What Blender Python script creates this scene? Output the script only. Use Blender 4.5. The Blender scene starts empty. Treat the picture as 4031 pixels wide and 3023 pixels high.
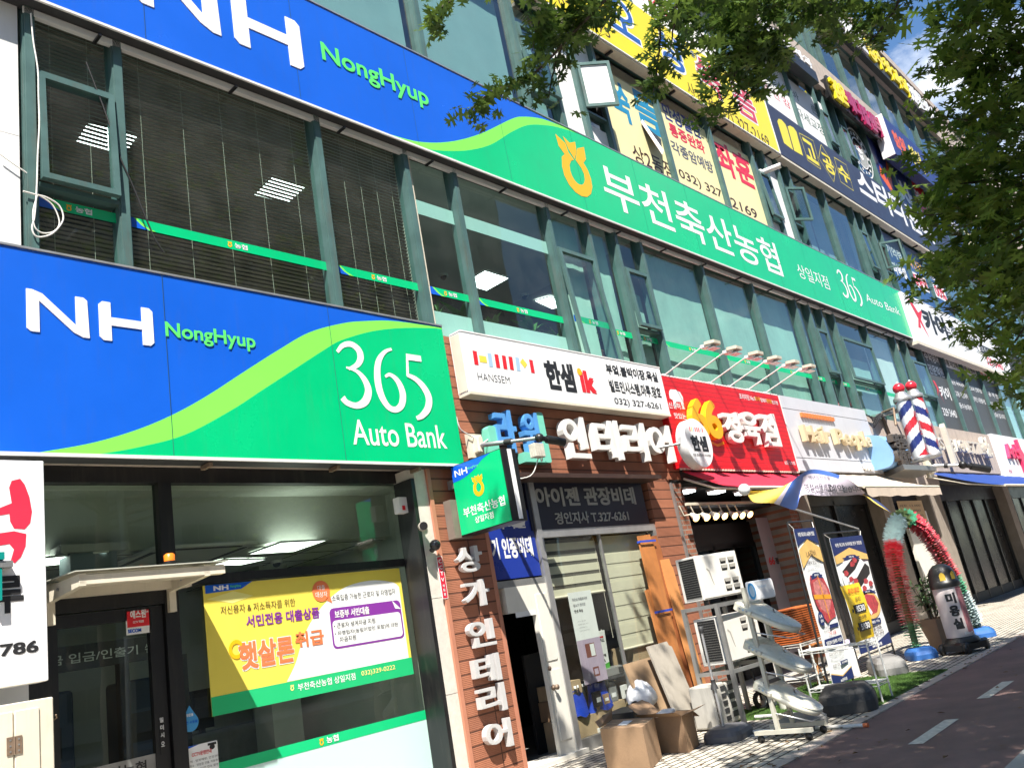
import bpy, bmesh, math, random
from mathutils import Vector, Matrix
random.seed(7)
S = bpy.context.scene
COL = S.collection
# ------------------------------------------------------------------ camera
CAM = Vector((0.0, -7.1, 1.5))
RGT = Vector((0.676496486, -0.715080242, -0.176104377)); UPV = Vector((-0.088565776, -0.316387786, 0.944486565)); FWD = Vector((0.731100956, 0.623345022, 0.277366862))
FPX = 3333.794; CX, CY = 2015.5, 1511.5
cd = bpy.data.cameras.new('camera'); cam = bpy.data.objects.new('camera', cd); COL.objects.link(cam)
cd.sensor_fit = 'HORIZONTAL'; cd.sensor_width = 36.0; cd.lens = FPX / 4031 * 36.0
cd.clip_start = 0.05; cd.clip_end = 3000
m = Matrix((RGT, UPV, -FWD)).transposed().to_4x4(); m.translation = CAM
cam.matrix_world = m
S.camera = cam
# ------------------------------------------------------------------ light
SUN = Vector((-0.473, -0.453, 1.0)).normalized()
sl = bpy.data.lights.new('sun', 'SUN'); sl.energy = 5.0; sl.angle = math.radians(0.53); sl.color = (1.0, 0.95, 0.87)
so = bpy.data.objects.new('sun', sl); COL.objects.link(so); so.rotation_euler = (-SUN).to_track_quat('-Z', 'Y').to_euler()
so.location = (-10, -20, 40)
W = bpy.data.worlds.new('World'); S.world = W; W.use_nodes = True
nt = W.node_tree; N = nt.nodes; L = nt.links
bg = N['Background']; sky = N.new('ShaderNodeTexSky'); sky.sky_type = 'NISHITA'; sky.sun_disc = False
sky.sun_elevation = math.asin(SUN.z); sky.sun_rotation = math.atan2(SUN.x, SUN.y) % (2 * math.pi)
sky.air_density = 1.0; sky.dust_density = 0.35; sky.ozone_density = 2.5; sky.altitude = 50
tc = N.new('ShaderNodeTexCoord'); mp = N.new('ShaderNodeMapping'); mp.inputs['Scale'].default_value = (2.2, 2.2, 4.5)
mp.inputs['Location'].default_value = (0.35, 0.2, 0.1)
nz = N.new('ShaderNodeTexNoise'); nz.inputs['Scale'].default_value = 1.6; nz.inputs['Detail'].default_value = 8; nz.inputs['Roughness'].default_value = 0.6
cr = N.new('ShaderNodeValToRGB'); cr.color_ramp.elements[0].position = 0.57; cr.color_ramp.elements[1].position = 0.74
mx = N.new('ShaderNodeMix'); mx.data_type = 'RGBA'
L.new(tc.outputs['Generated'], mp.inputs['Vector']); L.new(mp.outputs['Vector'], nz.inputs['Vector'])
L.new(nz.outputs['Fac'], cr.inputs['Fac']); L.new(cr.outputs['Color'], mx.inputs['Factor'])
hs = N.new('ShaderNodeHueSaturation'); hs.inputs['Saturation'].default_value = 1.15
L.new(sky.outputs['Color'], hs.inputs['Color']); L.new(hs.outputs['Color'], mx.inputs['A'])
mx.inputs['B'].default_value = (8.0, 8.2, 8.6, 1)
L.new(mx.outputs['Result'], bg.inputs['Color']); bg.inputs['Strength'].default_value = 0.095
S.view_settings.view_transform = 'Standard'; S.view_settings.look = 'None'
S.view_settings.exposure = 1.1; S.view_settings.gamma = 1.0; S.view_settings.use_curve_mapping = False
S.cycles.max_bounces = 7; S.cycles.transparent_max_bounces = 14; S.cycles.glossy_bounces = 3; S.cycles.diffuse_bounces = 3
S.cycles.caustics_reflective = False; S.cycles.caustics_refractive = False
try: S.cycles.use_denoising = True
except Exception: pass
# ------------------------------------------------------------------ photo measurement helpers (photo pixel -> point on a real plane)
WIN = {1:(0,0,.6076),2:(1344,0,.6076),3:(2688,0,.6076),4:(0,1008,.6076),5:(1344,1008,.6076),6:(2688,1008,.6076),
 7:(0,2016,.6076),8:(1344,2016,.6076),9:(2688,2016,.6076),'A':(1600,700,.4521),'B':(2400,900,.4521),'C':(3200,1000,.3918),
 'D':(3200,1550,.3757),'E':(1850,0,.3617),'G':(2550,0,.3617),'H':(3200,0,.3757),'I':(3000,450,.4661),'J':(2250,200,.4521),
 'K1':(2600,1800,.27125),'K2':(2600,2150,.27125),'K3':(2600,2500,.27125),'K4':(3050,2050,.27125),'K5':(3050,2400,.27125),'K6':(3431,2150,.27125),
 'M1':(1700,1550,.27125),'M2':(1550,1750,.4728),'M3':(2050,2100,.4728),'M4':(2050,2500,.5512),'M5':(800,2200,.6827),'M6':(0,2150,.6304),
 'P':(0,0,1.0),'V':(0,0,1.8224)}
def ray(w, x, y):
    o = WIN[w]; px = o[0] + x * o[2]; py = o[1] + y * o[2]
    return FWD * FPX + RGT * (px - CX) - UPV * (py - CY)
def F(w, x, y, yy=0.0):
    d = ray(w, x, y); return CAM + d * ((yy - CAM.y) / d.y)
def G(w, x, y, z=0.0):
    d = ray(w, x, y); return CAM + d * ((z - CAM.z) / d.z)
def AX(w, x, y, X):
    d = ray(w, x, y); return CAM + d * (X / d.x)
def AD(w, x, y, dist):
    return CAM + ray(w, x, y).normalized() * dist
# ------------------------------------------------------------------ materials
_m = {}
def mat(name, col, rough=0.5, metal=0.0, noise=0.12, nscale=6.0, bump=0.0, bscale=60.0, spec=0.5, emit=None, estr=0.0, sub=0.0, dirt=0.0, alpha=1.0, trans=0.0):
    if name in _m: return _m[name]
    M = bpy.data.materials.new(name); M.use_nodes = True; t = M.node_tree; n = t.nodes; l = t.links
    b = n['Principled BSDF']; b.inputs['Roughness'].default_value = rough; b.inputs['Metallic'].default_value = metal
    b.inputs['Specular IOR Level'].default_value = spec
    c4 = (col[0], col[1], col[2], 1)
    b.inputs['Base Color'].default_value = c4
    if noise > 0 or dirt > 0:
        g = n.new('ShaderNodeTexCoord'); z = n.new('ShaderNodeTexNoise'); z.inputs['Scale'].default_value = nscale; z.inputs['Detail'].default_value = 6
        z.inputs['Roughness'].default_value = 0.6
        l.new(g.outputs['Object'], z.inputs['Vector'])
        r = n.new('ShaderNodeMapRange'); r.inputs['From Min'].default_value = 0.25; r.inputs['From Max'].default_value = 0.75
        r.inputs['To Min'].default_value = 1 - noise; r.inputs['To Max'].default_value = 1 + noise * 0.6
        l.new(z.outputs['Fac'], r.inputs['Value'])
        k = n.new('ShaderNodeMix'); k.data_type = 'RGBA'; k.blend_type = 'MULTIPLY'; k.inputs['Factor'].default_value = 1
        k.inputs['A'].default_value = c4; l.new(r.outputs['Result'], k.inputs['B']); out = k.outputs['Result']
        if dirt > 0:
            mp2 = n.new('ShaderNodeMapping'); mp2.inputs['Scale'].default_value = (5.0, 5.0, 0.6); l.new(g.outputs['Object'], mp2.inputs['Vector'])
            z2 = n.new('ShaderNodeTexNoise'); z2.inputs['Scale'].default_value = 2.2; z2.inputs['Detail'].default_value = 7; z2.inputs['Roughness'].default_value = 0.7
            l.new(mp2.outputs['Vector'], z2.inputs['Vector'])
            r2 = n.new('ShaderNodeMapRange'); r2.inputs['From Min'].default_value = 0.52; r2.inputs['From Max'].default_value = 0.75
            r2.inputs['To Min'].default_value = 0; r2.inputs['To Max'].default_value = dirt; l.new(z2.outputs['Fac'], r2.inputs['Value'])
            k2 = n.new('ShaderNodeMix'); k2.data_type = 'RGBA'; l.new(r2.outputs['Result'], k2.inputs['Factor']); l.new(out, k2.inputs['A'])
            k2.inputs['B'].default_value = (0.11, 0.095, 0.075, 1); out = k2.outputs['Result']
        l.new(out, b.inputs['Base Color'])
        if noise > 0:
            rr = n.new('ShaderNodeMapRange'); rr.inputs['To Min'].default_value = max(0.02, rough - 0.12); rr.inputs['To Max'].default_value = min(1, rough + 0.12)
            l.new(z.outputs['Fac'], rr.inputs['Value']); l.new(rr.outputs['Result'], b.inputs['Roughness'])
    if bump > 0:
        g2 = n.new('ShaderNodeTexCoord'); zb = n.new('ShaderNodeTexNoise'); zb.inputs['Scale'].default_value = bscale; zb.inputs['Detail'].default_value = 4
        l.new(g2.outputs['Object'], zb.inputs['Vector']); bp = n.new('ShaderNodeBump'); bp.inputs['Strength'].default_value = bump; bp.inputs['Distance'].default_value = 0.02
        l.new(zb.outputs['Fac'], bp.inputs['Height']); l.new(bp.outputs['Normal'], b.inputs['Normal'])
    if emit: b.inputs['Emission Color'].default_value = (*emit, 1); b.inputs['Emission Strength'].default_value = estr
    if trans > 0: b.inputs['Transmission Weight'].default_value = trans
    if alpha < 1: b.inputs['Alpha'].default_value = alpha
    _m[name] = M; return M
def glass_mat(name, tint, ior=1.5, rough=0.0, extra=0.0, film=None, filmfac=0.0, haze=0.0):
    """window pane: clear tinted sheet that reflects by Fresnel; film = share of frosted film / dust"""
    if name in _m: return _m[name]
    M = bpy.data.materials.new(name); M.use_nodes = True; t = M.node_tree; n = t.nodes; l = t.links
    n.remove(n['Principled BSDF']); out = n['Material Output']
    tr = n.new('ShaderNodeBsdfTransparent'); tr.inputs['Color'].default_value = (*tint, 1)
    gl = n.new('ShaderNodeBsdfGlossy'); gl.inputs['Roughness'].default_value = rough; gl.inputs['Color'].default_value = (0.92, 0.97, 0.96, 1)
    g = n.new('ShaderNodeTexCoord')
    zb = n.new('ShaderNodeTexNoise'); zb.inputs['Scale'].default_value = 0.9; zb.inputs['Detail'].default_value = 1
    l.new(g.outputs['Object'], zb.inputs['Vector']); bp = n.new('ShaderNodeBump'); bp.inputs['Strength'].default_value = 0.05; bp.inputs['Distance'].default_value = 0.05
    l.new(zb.outputs['Fac'], bp.inputs['Height']); l.new(bp.outputs['Normal'], gl.inputs['Normal'])
    ge = n.new('ShaderNodeNewGeometry'); dp = n.new('ShaderNodeVectorMath'); dp.operation = 'DOT_PRODUCT'
    l.new(ge.outputs['Incoming'], dp.inputs[0]); l.new(ge.outputs['Normal'], dp.inputs[1])
    ab = n.new('ShaderNodeMath'); ab.operation = 'ABSOLUTE'; l.new(dp.outputs['Value'], ab.inputs[0])
    om = n.new('ShaderNodeMath'); om.operation = 'SUBTRACT'; om.inputs[0].default_value = 1.0; l.new(ab.outputs[0], om.inputs[1])
    pw = n.new('ShaderNodeMath'); pw.operation = 'POWER'; pw.inputs[1].default_value = 4.2; l.new(om.outputs[0], pw.inputs[0])
    f0 = ((ior - 1) / (ior + 1)) ** 2 * 1.8 + extra
    ad = n.new('ShaderNodeMath'); ad.operation = 'MULTIPLY_ADD'; ad.use_clamp = True; ad.inputs[1].default_value = 1 - f0; ad.inputs[2].default_value = f0; l.new(pw.outputs[0], ad.inputs[0])
    base = tr.outputs[0]
    df = n.new('ShaderNodeBsdfDiffuse'); df.inputs['Color'].default_value = (*(film or (0.5, 0.48, 0.44)), 1)
    ms = n.new('ShaderNodeMixShader')
    if film: ms.inputs['Fac'].default_value = filmfac
    else:
        z = n.new('ShaderNodeTexNoise'); z.inputs['Scale'].default_value = 2.5; z.inputs['Detail'].default_value = 6; l.new(g.outputs['Object'], z.inputs['Vector'])
        r = n.new('ShaderNodeMapRange'); r.inputs['From Min'].default_value = 0.4; r.inputs['From Max'].default_value = 0.8
        r.inputs['To Min'].default_value = 0.008; r.inputs['To Max'].default_value = 0.05 + haze; l.new(z.outputs['Fac'], r.inputs['Value']); l.new(r.outputs['Result'], ms.inputs['Fac'])
    l.new(tr.outputs[0], ms.inputs[1]); l.new(df.outputs[0], ms.inputs[2]); base = ms.outputs[0]
    mxs = n.new('ShaderNodeMixShader'); l.new(ad.outputs[0], mxs.inputs['Fac']); l.new(base, mxs.inputs[1]); l.new(gl.outputs[0], mxs.inputs[2])
    l.new(mxs.outputs[0], out.inputs['Surface']); _m[name] = M; return M
def pattern_mat(name, c1, c2, mortar, bw, bh, ms, rough=0.8, plane='XY', offset=0.5, bump=0.4, dirt=0.25, bias=0.0, var=0.5):
    """bricks / pavers / cladding laid out in object metres"""
    if name in _m: return _m[name]
    M = bpy.data.materials.new(name); M.use_nodes = True; t = M.node_tree; n = t.nodes; l = t.links; b = n['Principled BSDF']
    b.inputs['Roughness'].default_value = rough
    g = n.new('ShaderNodeNewGeometry'); sp = n.new('ShaderNodeSeparateXYZ'); cb = n.new('ShaderNodeCombineXYZ'); l.new(g.outputs['Position'], sp.inputs[0])
    a, c = {'XY': ('X', 'Y'), 'XZ': ('X', 'Z'), 'YZ': ('Y', 'Z')}[plane]
    l.new(sp.outputs[a], cb.inputs['X']); l.new(sp.outputs[c], cb.inputs['Y'])
    br = n.new('ShaderNodeTexBrick'); br.offset = offset; br.inputs['Scale'].default_value = 1; br.inputs['Brick Width'].default_value = bw; br.inputs['Row Height'].default_value = bh
    br.inputs['Mortar Size'].default_value = ms; br.inputs['Mortar Smooth'].default_value = 0.1; br.inputs['Bias'].default_value = bias
    br.inputs['Color1'].default_value = (*c1, 1); br.inputs['Color2'].default_value = (*c2, 1); br.inputs['Mortar'].default_value = (*mortar, 1)
    l.new(cb.outputs[0], br.inputs['Vector'])
    z = n.new('ShaderNodeTexNoise'); z.inputs['Scale'].default_value = 1.3; z.inputs['Detail'].default_value = 8; z.inputs['Roughness'].default_value = 0.65; l.new(g.outputs['Position'], z.inputs['Vector'])
    r = n.new('ShaderNodeMapRange'); r.inputs['From Min'].default_value = 0.3; r.inputs['From Max'].default_value = 0.7; r.inputs['To Min'].default_value = 1 - dirt; r.inputs['To Max'].default_value = 1.08
    l.new(z.outputs['Fac'], r.inputs['Value'])
    k = n.new('ShaderNodeMix'); k.data_type = 'RGBA'; k.blend_type = 'MULTIPLY'; k.inputs['Factor'].default_value = 1; l.new(br.outputs['Color'], k.inputs['A']); l.new(r.outputs['Result'], k.inputs['B'])
    l.new(k.outputs['Result'], b.inputs['Base Color'])
    bp = n.new('ShaderNodeBump'); bp.inputs['Strength'].default_value = bump; bp.inputs['Distance'].default_value = 0.01; bp.invert = True
    l.new(br.outputs['Fac'], bp.inputs['Height']); l.new(bp.outputs['Normal'], b.inputs['Normal'])
    _m[name] = M; return M
def emit_mat(name, col, s):
    if name in _m: return _m[name]
    M = bpy.data.materials.new(name); M.use_nodes = True; n = M.node_tree.nodes; b = n['Principled BSDF']
    b.inputs['Base Color'].default_value = (*col, 1); b.inputs['Emission Color'].default_value = (*col, 1); b.inputs['Emission Strength'].default_value = s
    _m[name] = M; return M
# ------------------------------------------------------------------ frames and mesh builder
class Fr:
    """a local frame: P(u, v, n) = o + u*ux + v*uy + n*un"""
    def __init__(s, o, ux, uy, un=None):
        s.o = Vector(o); s.ux = Vector(ux); s.uy = Vector(uy); s.un = Vector(un) if un is not None else s.ux.cross(s.uy).normalized()
    def __call__(s, u, v, n=0.0): return s.o + s.ux * u + s.uy * v + s.un * n
def FY(y): return Fr((0, y, 0), (1, 0, 0), (0, 0, 1), (0, -1, 0))     # the facade plane: u = X, v = Z, n towards the street
_tx = {}
def text_mesh(s, off, ext):
    k = (s, round(off, 4), round(ext, 4))
    if k not in _tx:
        c = bpy.data.curves.new('lettering', 'FONT'); c.body = s; c.size = 1; c.offset = off; c.extrude = 0.5 if ext else 0.0; c.resolution_u = 4
        o = bpy.data.objects.new('lettering', c); COL.objects.link(o)
        dg = bpy.context.evaluated_depsgraph_get(); me = bpy.data.meshes.new_from_object(o.evaluated_get(dg))
        vs = [tuple(v.co) for v in me.vertices]; fs = [tuple(p.vertices) for p in me.polygons]
        bpy.data.objects.remove(o); bpy.data.curves.remove(c); bpy.data.meshes.remove(me)
        _tx[k] = (vs, fs)
    return _tx[k]
class MB:
    def __init__(s): s.v = []; s.f = []; s.mi = []; s.ms = []; s.sm = []
    def mid(s, m):
        if m not in s.ms: s.ms.append(m)
        return s.ms.index(m)
    def add(s, vs, fs, m, smooth=False):
        b = len(s.v); s.v += [tuple(v) for v in vs]; k = s.mid(m)
        for f in fs: s.f.append(tuple(b + i for i in f)); s.mi.append(k); s.sm.append(smooth)
        return s
    def box(s, x0, x1, y0, y1, z0, z1, m):
        vs = [(x, y, z) for x in (x0, x1) for y in (y0, y1) for z in (z0, z1)]
        return s.add(vs, [(0,1,3,2),(4,6,7,5),(0,4,5,1),(2,3,7,6),(0,2,6,4),(1,5,7,3)], m)
    def sheet(s, x0, x1, z0, z1, y, m): return s.add([(x0, y, z0), (x1, y, z0), (x1, y, z1), (x0, y, z1)], [(0, 1, 2, 3)], m)
    def fbox(s, fr, u0, u1, v0, v1, n0, n1, m):
        vs = [fr(u, v, n) for u in (u0, u1) for v in (v0, v1) for n in (n0, n1)]
        return s.add(vs, [(0,1,3,2),(4,6,7,5),(0,4,5,1),(2,3,7,6),(0,2,6,4),(1,5,7,3)], m)
    def cbox(s, fr, u0, u1, v0, v1, n0, n1, m, r=0.02):
        """box with rounded corners in the u-v outline and a small bevel on the front"""
        pts = rrect(u0, u1, v0, v1, r)
        c = ((u0+u1)/2, (v0+v1)/2); e = min(r * 0.5, abs(n1 - n0) * 0.4)
        def ring(k, n): return [fr(c[0] + (p[0]-c[0]) * k[0], c[1] + (p[1]-c[1]) * k[1], n) for p in pts]
        kk = (1 - 2*e/max(1e-6, u1-u0), 1 - 2*e/max(1e-6, v1-v0)); n = len(pts)
        vs = ring((1,1), n0) + ring((1,1), n1 - e) + ring(kk, n1)
        fs = []
        for a in range(2):
            for i in range(n): j = (i+1) % n; fs.append((a*n+i, a*n+j, (a+1)*n+j, (a+1)*n+i))
        fs += [tuple(range(2*n, 3*n)), tuple(range(n-1, -1, -1))]
        return s.add(vs, fs, m)
    def poly(s, fr, pts, n0, n1, m):
        """prism: flat outline (u, v) from depth n0 (back) to n1 (front); n0 == n1 gives a sheet"""
        k = len(pts); front = [fr(p[0], p[1], n1) for p in pts]
        if abs(n1 - n0) < 1e-9: return s.add(front, [tuple(range(k))], m)
        back = [fr(p[0], p[1], n0) for p in pts]
        return s.add(front + back, [tuple(range(k)), tuple(range(2*k-1, k-1, -1))] + [(i, k+i, k+(i+1) % k, (i+1) % k) for i in range(k)], m)
    def ring(s, fr, cu, cv, ro, ri, n0, n1, m, k=40, a0=0, a1=360):
        """flat ring (ro, ri: (u, v) radii); a partial arc when a0..a1 is less than a full turn"""
        full = abs(a1 - a0) >= 360; q = k if full else k + 1
        an = [math.radians(a0 + (a1 - a0) * i / k) for i in range(q)]
        vs = []
        for n in (n1, n0):
            for r in (ro, ri): vs += [fr(cu + r[0] * math.cos(a), cv + r[1] * math.sin(a), n) for a in an]
        fs = []
        for i in range(k):
            j = (i + 1) % q
            fs += [(i, j, q + j, q + i), (2*q + i, 3*q + i, 3*q + j, 2*q + j), (i, 2*q + i, 2*q + j, j), (q + i, q + j, 3*q + j, 3*q + i)]
        return s.add(vs, fs, m)
    def disc(s, fr, cu, cv, ru, rv, n0, n1, m, k=32):
        return s.poly(fr, [(cu + ru * math.cos(2*math.pi*i/k), cv + rv * math.sin(2*math.pi*i/k)) for i in range(k)], n0, n1, m)
    def text(s, fr, t, u0, u1, v0, v1, n, m, off=0.0, ext=0.0):
        """lettering filling the box u0..u1, v0..v1 on the frame; ext = thickness standing out from n"""
        bold = max(0.0, off - 0.012) if off > 0.018 else 0.0; off = min(off, 0.012)
        vs, fs = text_mesh(t, off, ext)
        if not vs: return s
        x0 = min(v[0] for v in vs); x1 = max(v[0] for v in vs); y0 = min(v[1] for v in vs); y1 = max(v[1] for v in vs)
        k = bold * (v1 - v0) / max(1e-6, y1 - y0); ku = bold * (u1 - u0) / max(1e-6, x1 - x0)   # heavier strokes: shifted copies
        sx = (u1 - u0 - 2*ku) / max(1e-6, x1 - x0); sy = (v1 - v0 - 2*k) / max(1e-6, y1 - y0)
        for q, (du, dv) in enumerate(((-1, -0.91), (0.94, -1), (1, 0.92), (-0.93, 1)) if bold else ((0, 0),)):
            s.add([fr(u0 + ku*(1+du) + (v[0]-x0)*sx, v0 + k*(1+dv) + (v[1]-y0)*sy, (n + (v[2] + 0.5) * ext if ext else n) + q*0.0004) for v in vs], fs, m)
        return s
    def stroke(s, fr, pts, w, n, m, n1=None):
        """a pen stroke of width w (or a width per point) along (u, v) points"""
        k = len(pts); ws = w if isinstance(w, (list, tuple)) else [w] * k; l, r = [], []
        for i in range(k):
            a = Vector(pts[max(0, i-1)]); b = Vector(pts[min(k-1, i+1)]); d = (b - a); d = d.normalized() if d.length > 0 else Vector((1, 0)); q = Vector((-d.y, d.x)) * ws[i] / 2
            p = Vector(pts[i]); l.append(p + q); r.append(p - q)
        vs = [fr(p.x, p.y, n) for p in l] + [fr(p.x, p.y, n) for p in r]; fs = [(i, i+1, k+i+1, k+i) for i in range(k-1)]
        if n1 is not None:
            b = 2*k; vs += [fr(p.x, p.y, n1) for p in l] + [fr(p.x, p.y, n1) for p in r]
            fs += [(b+i, b+k+i, b+k+i+1, b+i+1) for i in range(k-1)] + [(i, b+i, b+i+1, i+1) for i in range(k-1)] + [(k+i, k+i+1, b+k+i+1, b+k+i) for i in range(k-1)]
            fs += [(0, k, b+k, b), (k-1, b+k-1, b+2*k-1, 2*k-1)]
        return s.add(vs, fs, m)
    def tube(s, pts, r, m, n=8, cap=True):
        pts = [Vector(p) for p in pts]; k = len(pts); rs = r if isinstance(r, (list, tuple)) else [r] * k; vs = []; fs = []
        prev = None
        for i in range(k):
            d = (pts[min(k-1, i+1)] - pts[max(0, i-1)]); d = d.normalized() if d.length > 1e-9 else Vector((0, 0, 1))
            if prev is None: a = d.cross(Vector((0, 0, 1))); a = a if a.length > 0.05 else d.cross(Vector((1, 0, 0)))
            else: a = prev - d * prev.dot(d)
            a.normalize(); prev = a; b = d.cross(a)
            vs += [pts[i] + (a * math.cos(2*math.pi*j/n) + b * math.sin(2*math.pi*j/n)) * rs[i] for j in range(n)]
        for i in range(k-1):
            for j in range(n): q = (j+1) % n; fs.append((i*n+j, i*n+q, (i+1)*n+q, (i+1)*n+j))
        s.add(vs, fs, m, True)
        if cap: s.add(vs[:n], [tuple(range(n-1, -1, -1))], m); s.add(vs[-n:], [tuple(range(n))], m)
        return s
    def lathe(s, c, prof, m, n=24, axis=(0, 0, 1), smooth=True):
        """prof: (radius, height) along axis from c"""
        ax = Vector(axis).normalized(); a = ax.cross(Vector((0, 1, 0))); a = a if a.length > 0.1 else ax.cross(Vector((1, 0, 0))); a.normalize(); b = ax.cross(a); c = Vector(c); vs = []; fs = []
        for r, h in prof: vs += [c + ax * h + (a * math.cos(2*math.pi*j/n) + b * math.sin(2*math.pi*j/n)) * max(r, 1e-4) for j in range(n)]
        for i in range(len(prof)-1):
            for j in range(n): q = (j+1) % n; fs.append((i*n+j, i*n+q, (i+1)*n+q, (i+1)*n+j))
        return s.add(vs, fs, m, smooth)
    def ball(s, c, r, m, n=16, sq=(1, 1, 1)):
        c = Vector(c); vs = []; fs = []; h = n // 2
        for i in range(h+1):
            t = math.pi * i / h
            for j in range(n): p = 2*math.pi*j/n; vs.append(c + Vector((r*sq[0]*math.sin(t)*math.cos(p), r*sq[1]*math.sin(t)*math.sin(p), r*sq[2]*math.cos(t))))
        for i in range(h):
            for j in range(n): q = (j+1) % n; fs.append((i*n+j, (i+1)*n+j, (i+1)*n+q, i*n+q))
        return s.add(vs, fs, m, True)
    def grid(s, rows, m, smooth=True, matf=None):
        k = len(rows[0]); vs = [p for r in rows for p in r]
        for i in range(len(rows)-1):
            for j in range(k-1):
                pass
        fs = [(i*k+j, i*k+j+1, (i+1)*k+j+1, (i+1)*k+j) for i in range(len(rows)-1) for j in range(k-1)]
        if matf is None: return s.add(vs, fs, m, smooth)
        b = len(s.v); s.v += [tuple(v) for v in vs]
        for idx, f in enumerate(fs):
            mm = matf(idx // (k-1), idx % (k-1)); s.f.append(tuple(b+i for i in f)); s.mi.append(s.mid(mm)); s.sm.append(smooth)
        return s
    def build(s, name, parent=None, bevel=0.0):
        o0 = wloc(parent) if parent else Vector((0, 0, 0))
        me = bpy.data.meshes.new(name); me.from_pydata([(v[0]-o0.x, v[1]-o0.y, v[2]-o0.z) for v in s.v], [], s.f)
        for mm in s.ms: me.materials.append(mm)
        me.polygons.foreach_set('material_index', s.mi); me.polygons.foreach_set('use_smooth', s.sm); me.update()
        ob = bpy.data.objects.new(name, me); COL.objects.link(ob)
        if parent: ob.parent = parent
        if bevel > 0:
            bv = ob.modifiers.new('bevel', 'BEVEL'); bv.width = bevel; bv.segments = 2; bv.limit_method = 'ANGLE'; bv.angle_limit = math.radians(40)
        return ob
def wloc(o):
    p = Vector((0, 0, 0))
    while o is not None: p = p + o.location; o = o.parent
    return p
def rrect(u0, u1, v0, v1, r, k=4):
    r = min(r, abs(u1-u0)/2, abs(v1-v0)/2); out = []
    for cx, cy, a in ((u1-r, v1-r, 0), (u0+r, v1-r, 90), (u0+r, v0+r, 180), (u1-r, v0+r, 270)):
        out += [(cx + r*math.cos(math.radians(a+90*i/k)), cy + r*math.sin(math.radians(a+90*i/k))) for i in range(k+1)]
    return out
def tag(o, label, cat, group=None, kind=None):
    if label: o['label'] = label
    if cat: o['category'] = cat
    if group: o['group'] = group
    if kind: o['kind'] = kind
    return o
def thing(name, loc, label, cat, group=None):
    o = bpy.data.objects.new(name, None); COL.objects.link(o); o.location = loc; o.empty_display_size = 0.1
    return tag(o, label, cat, group)
def struct(name, mb):
    o = mb.build(name); o['kind'] = 'structure'; return o
def spline(pts, n=8):
    """Catmull-Rom through 2-D or 3-D points"""
    P = [Vector(p) for p in pts]; out = []
    for i in range(len(P)-1):
        a = P[max(0, i-1)]; b = P[i]; c = P[i+1]; d = P[min(len(P)-1, i+2)]
        for j in range(n):
            t = j / n; out.append(0.5 * ((2*b) + (c-a)*t + (2*a-5*b+4*c-d)*t*t + (3*b-a-3*c+d)*t**3))
    out.append(P[-1]); return out
# ================================================================== materials in use
TEAL = mat('teal_aluminium', (0.080, 0.155, 0.146), 0.42, 0.0, 0.28, 3.0, dirt=0.6)
TEALD = mat('dark_green_frame', (0.02, 0.07, 0.06), 0.4, 0.0, 0.2, 4.0)
BLACKF = mat('black_frame', (0.012, 0.012, 0.013), 0.4, 0, 0.25, 5, dirt=0.25)
WHITE = mat('white_paint', (0.80, 0.79, 0.77), 0.5, 0, 0.06, 3, dirt=0.06)
WHITEG = mat('white_gloss', (0.82, 0.82, 0.82), 0.25, 0, 0.03, 3)
CREAM = mat('cream_metal', (0.72, 0.66, 0.53), 0.45, 0, 0.12, 4, dirt=0.2)
STONE = mat('white_stone', (0.66, 0.62, 0.55), 0.75, 0, 0.12, 14, bump=0.25, bscale=90, dirt=0.12)
BEIGE = mat('beige_stone', (0.50, 0.42, 0.36), 0.8, 0, 0.15, 5, bump=0.2, bscale=70, dirt=0.3)
GREYM = mat('grey_metal', (0.35, 0.35, 0.34), 0.4, 0.6, 0.2, 6, dirt=0.15)
ALU = mat('bare_aluminium', (0.55, 0.55, 0.55), 0.38, 0.7, 0.15, 6)
DARK = mat('dark_grey', (0.035, 0.035, 0.037), 0.6, 0, 0.2, 5)
BLACK = mat('black_plastic', (0.012, 0.012, 0.012), 0.4, 0, 0.1, 6)
ROOM = mat('room_paint', (0.42, 0.42, 0.40), 0.9, 0, 0.08, 1)
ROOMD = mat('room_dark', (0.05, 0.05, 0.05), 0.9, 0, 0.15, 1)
CEIL = mat('ceiling_tiles', (0.62, 0.63, 0.60), 0.9, 0, 0.05, 3)
NHBLUE = mat('sign_blue', (0.008, 0.120, 0.68), 0.24, 0, 0.12, 0.7, spec=0.9, dirt=0.09)
NHGREEN = mat('sign_green', (0.0, 0.54, 0.20), 0.24, 0, 0.12, 0.7, spec=0.8, dirt=0.09)
NHLIME = mat('sign_lime', (0.235, 0.82, 0.10), 0.32, 0, 0.04, 1.5)
NHLET = mat('sign_light_green', (0.12, 0.75, 0.16), 0.32, 0, 0.02, 1.5)
ORANGE = mat('emblem_orange', (0.92, 0.47, 0.012), 0.35, 0, 0.03, 2)
SWHITE = mat('sign_white', (0.86, 0.86, 0.86), 0.35, 0, 0.02, 2)
LINK = mat('letter_black', (0.02, 0.02, 0.022), 0.5, 0, 0.1, 3)
LRED = mat('letter_red', (0.72, 0.02, 0.03), 0.4, 0, 0.06, 3)
LAMP = emit_mat('lamp_panel', (0.93, 1.0, 0.97), 3.2)
GL_UP = glass_mat('glass_upper', (0.62, 0.80, 0.78), 1.55, 0.0, 0.05)
GL_2F = glass_mat('glass_second_floor', (0.80, 0.96, 0.92), 1.45, 0.0, 0.0)
GL_BK = glass_mat('glass_bank', (0.66, 0.74, 0.66), 1.5, 0.0, 0.02)
GL_CL = glass_mat('glass_clear', (0.86, 0.90, 0.87), 1.4, 0.0, 0.0); GL_DK = glass_mat('glass_smoked', (0.45, 0.46, 0.45), 1.3, 0.0, 0.0)
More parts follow.
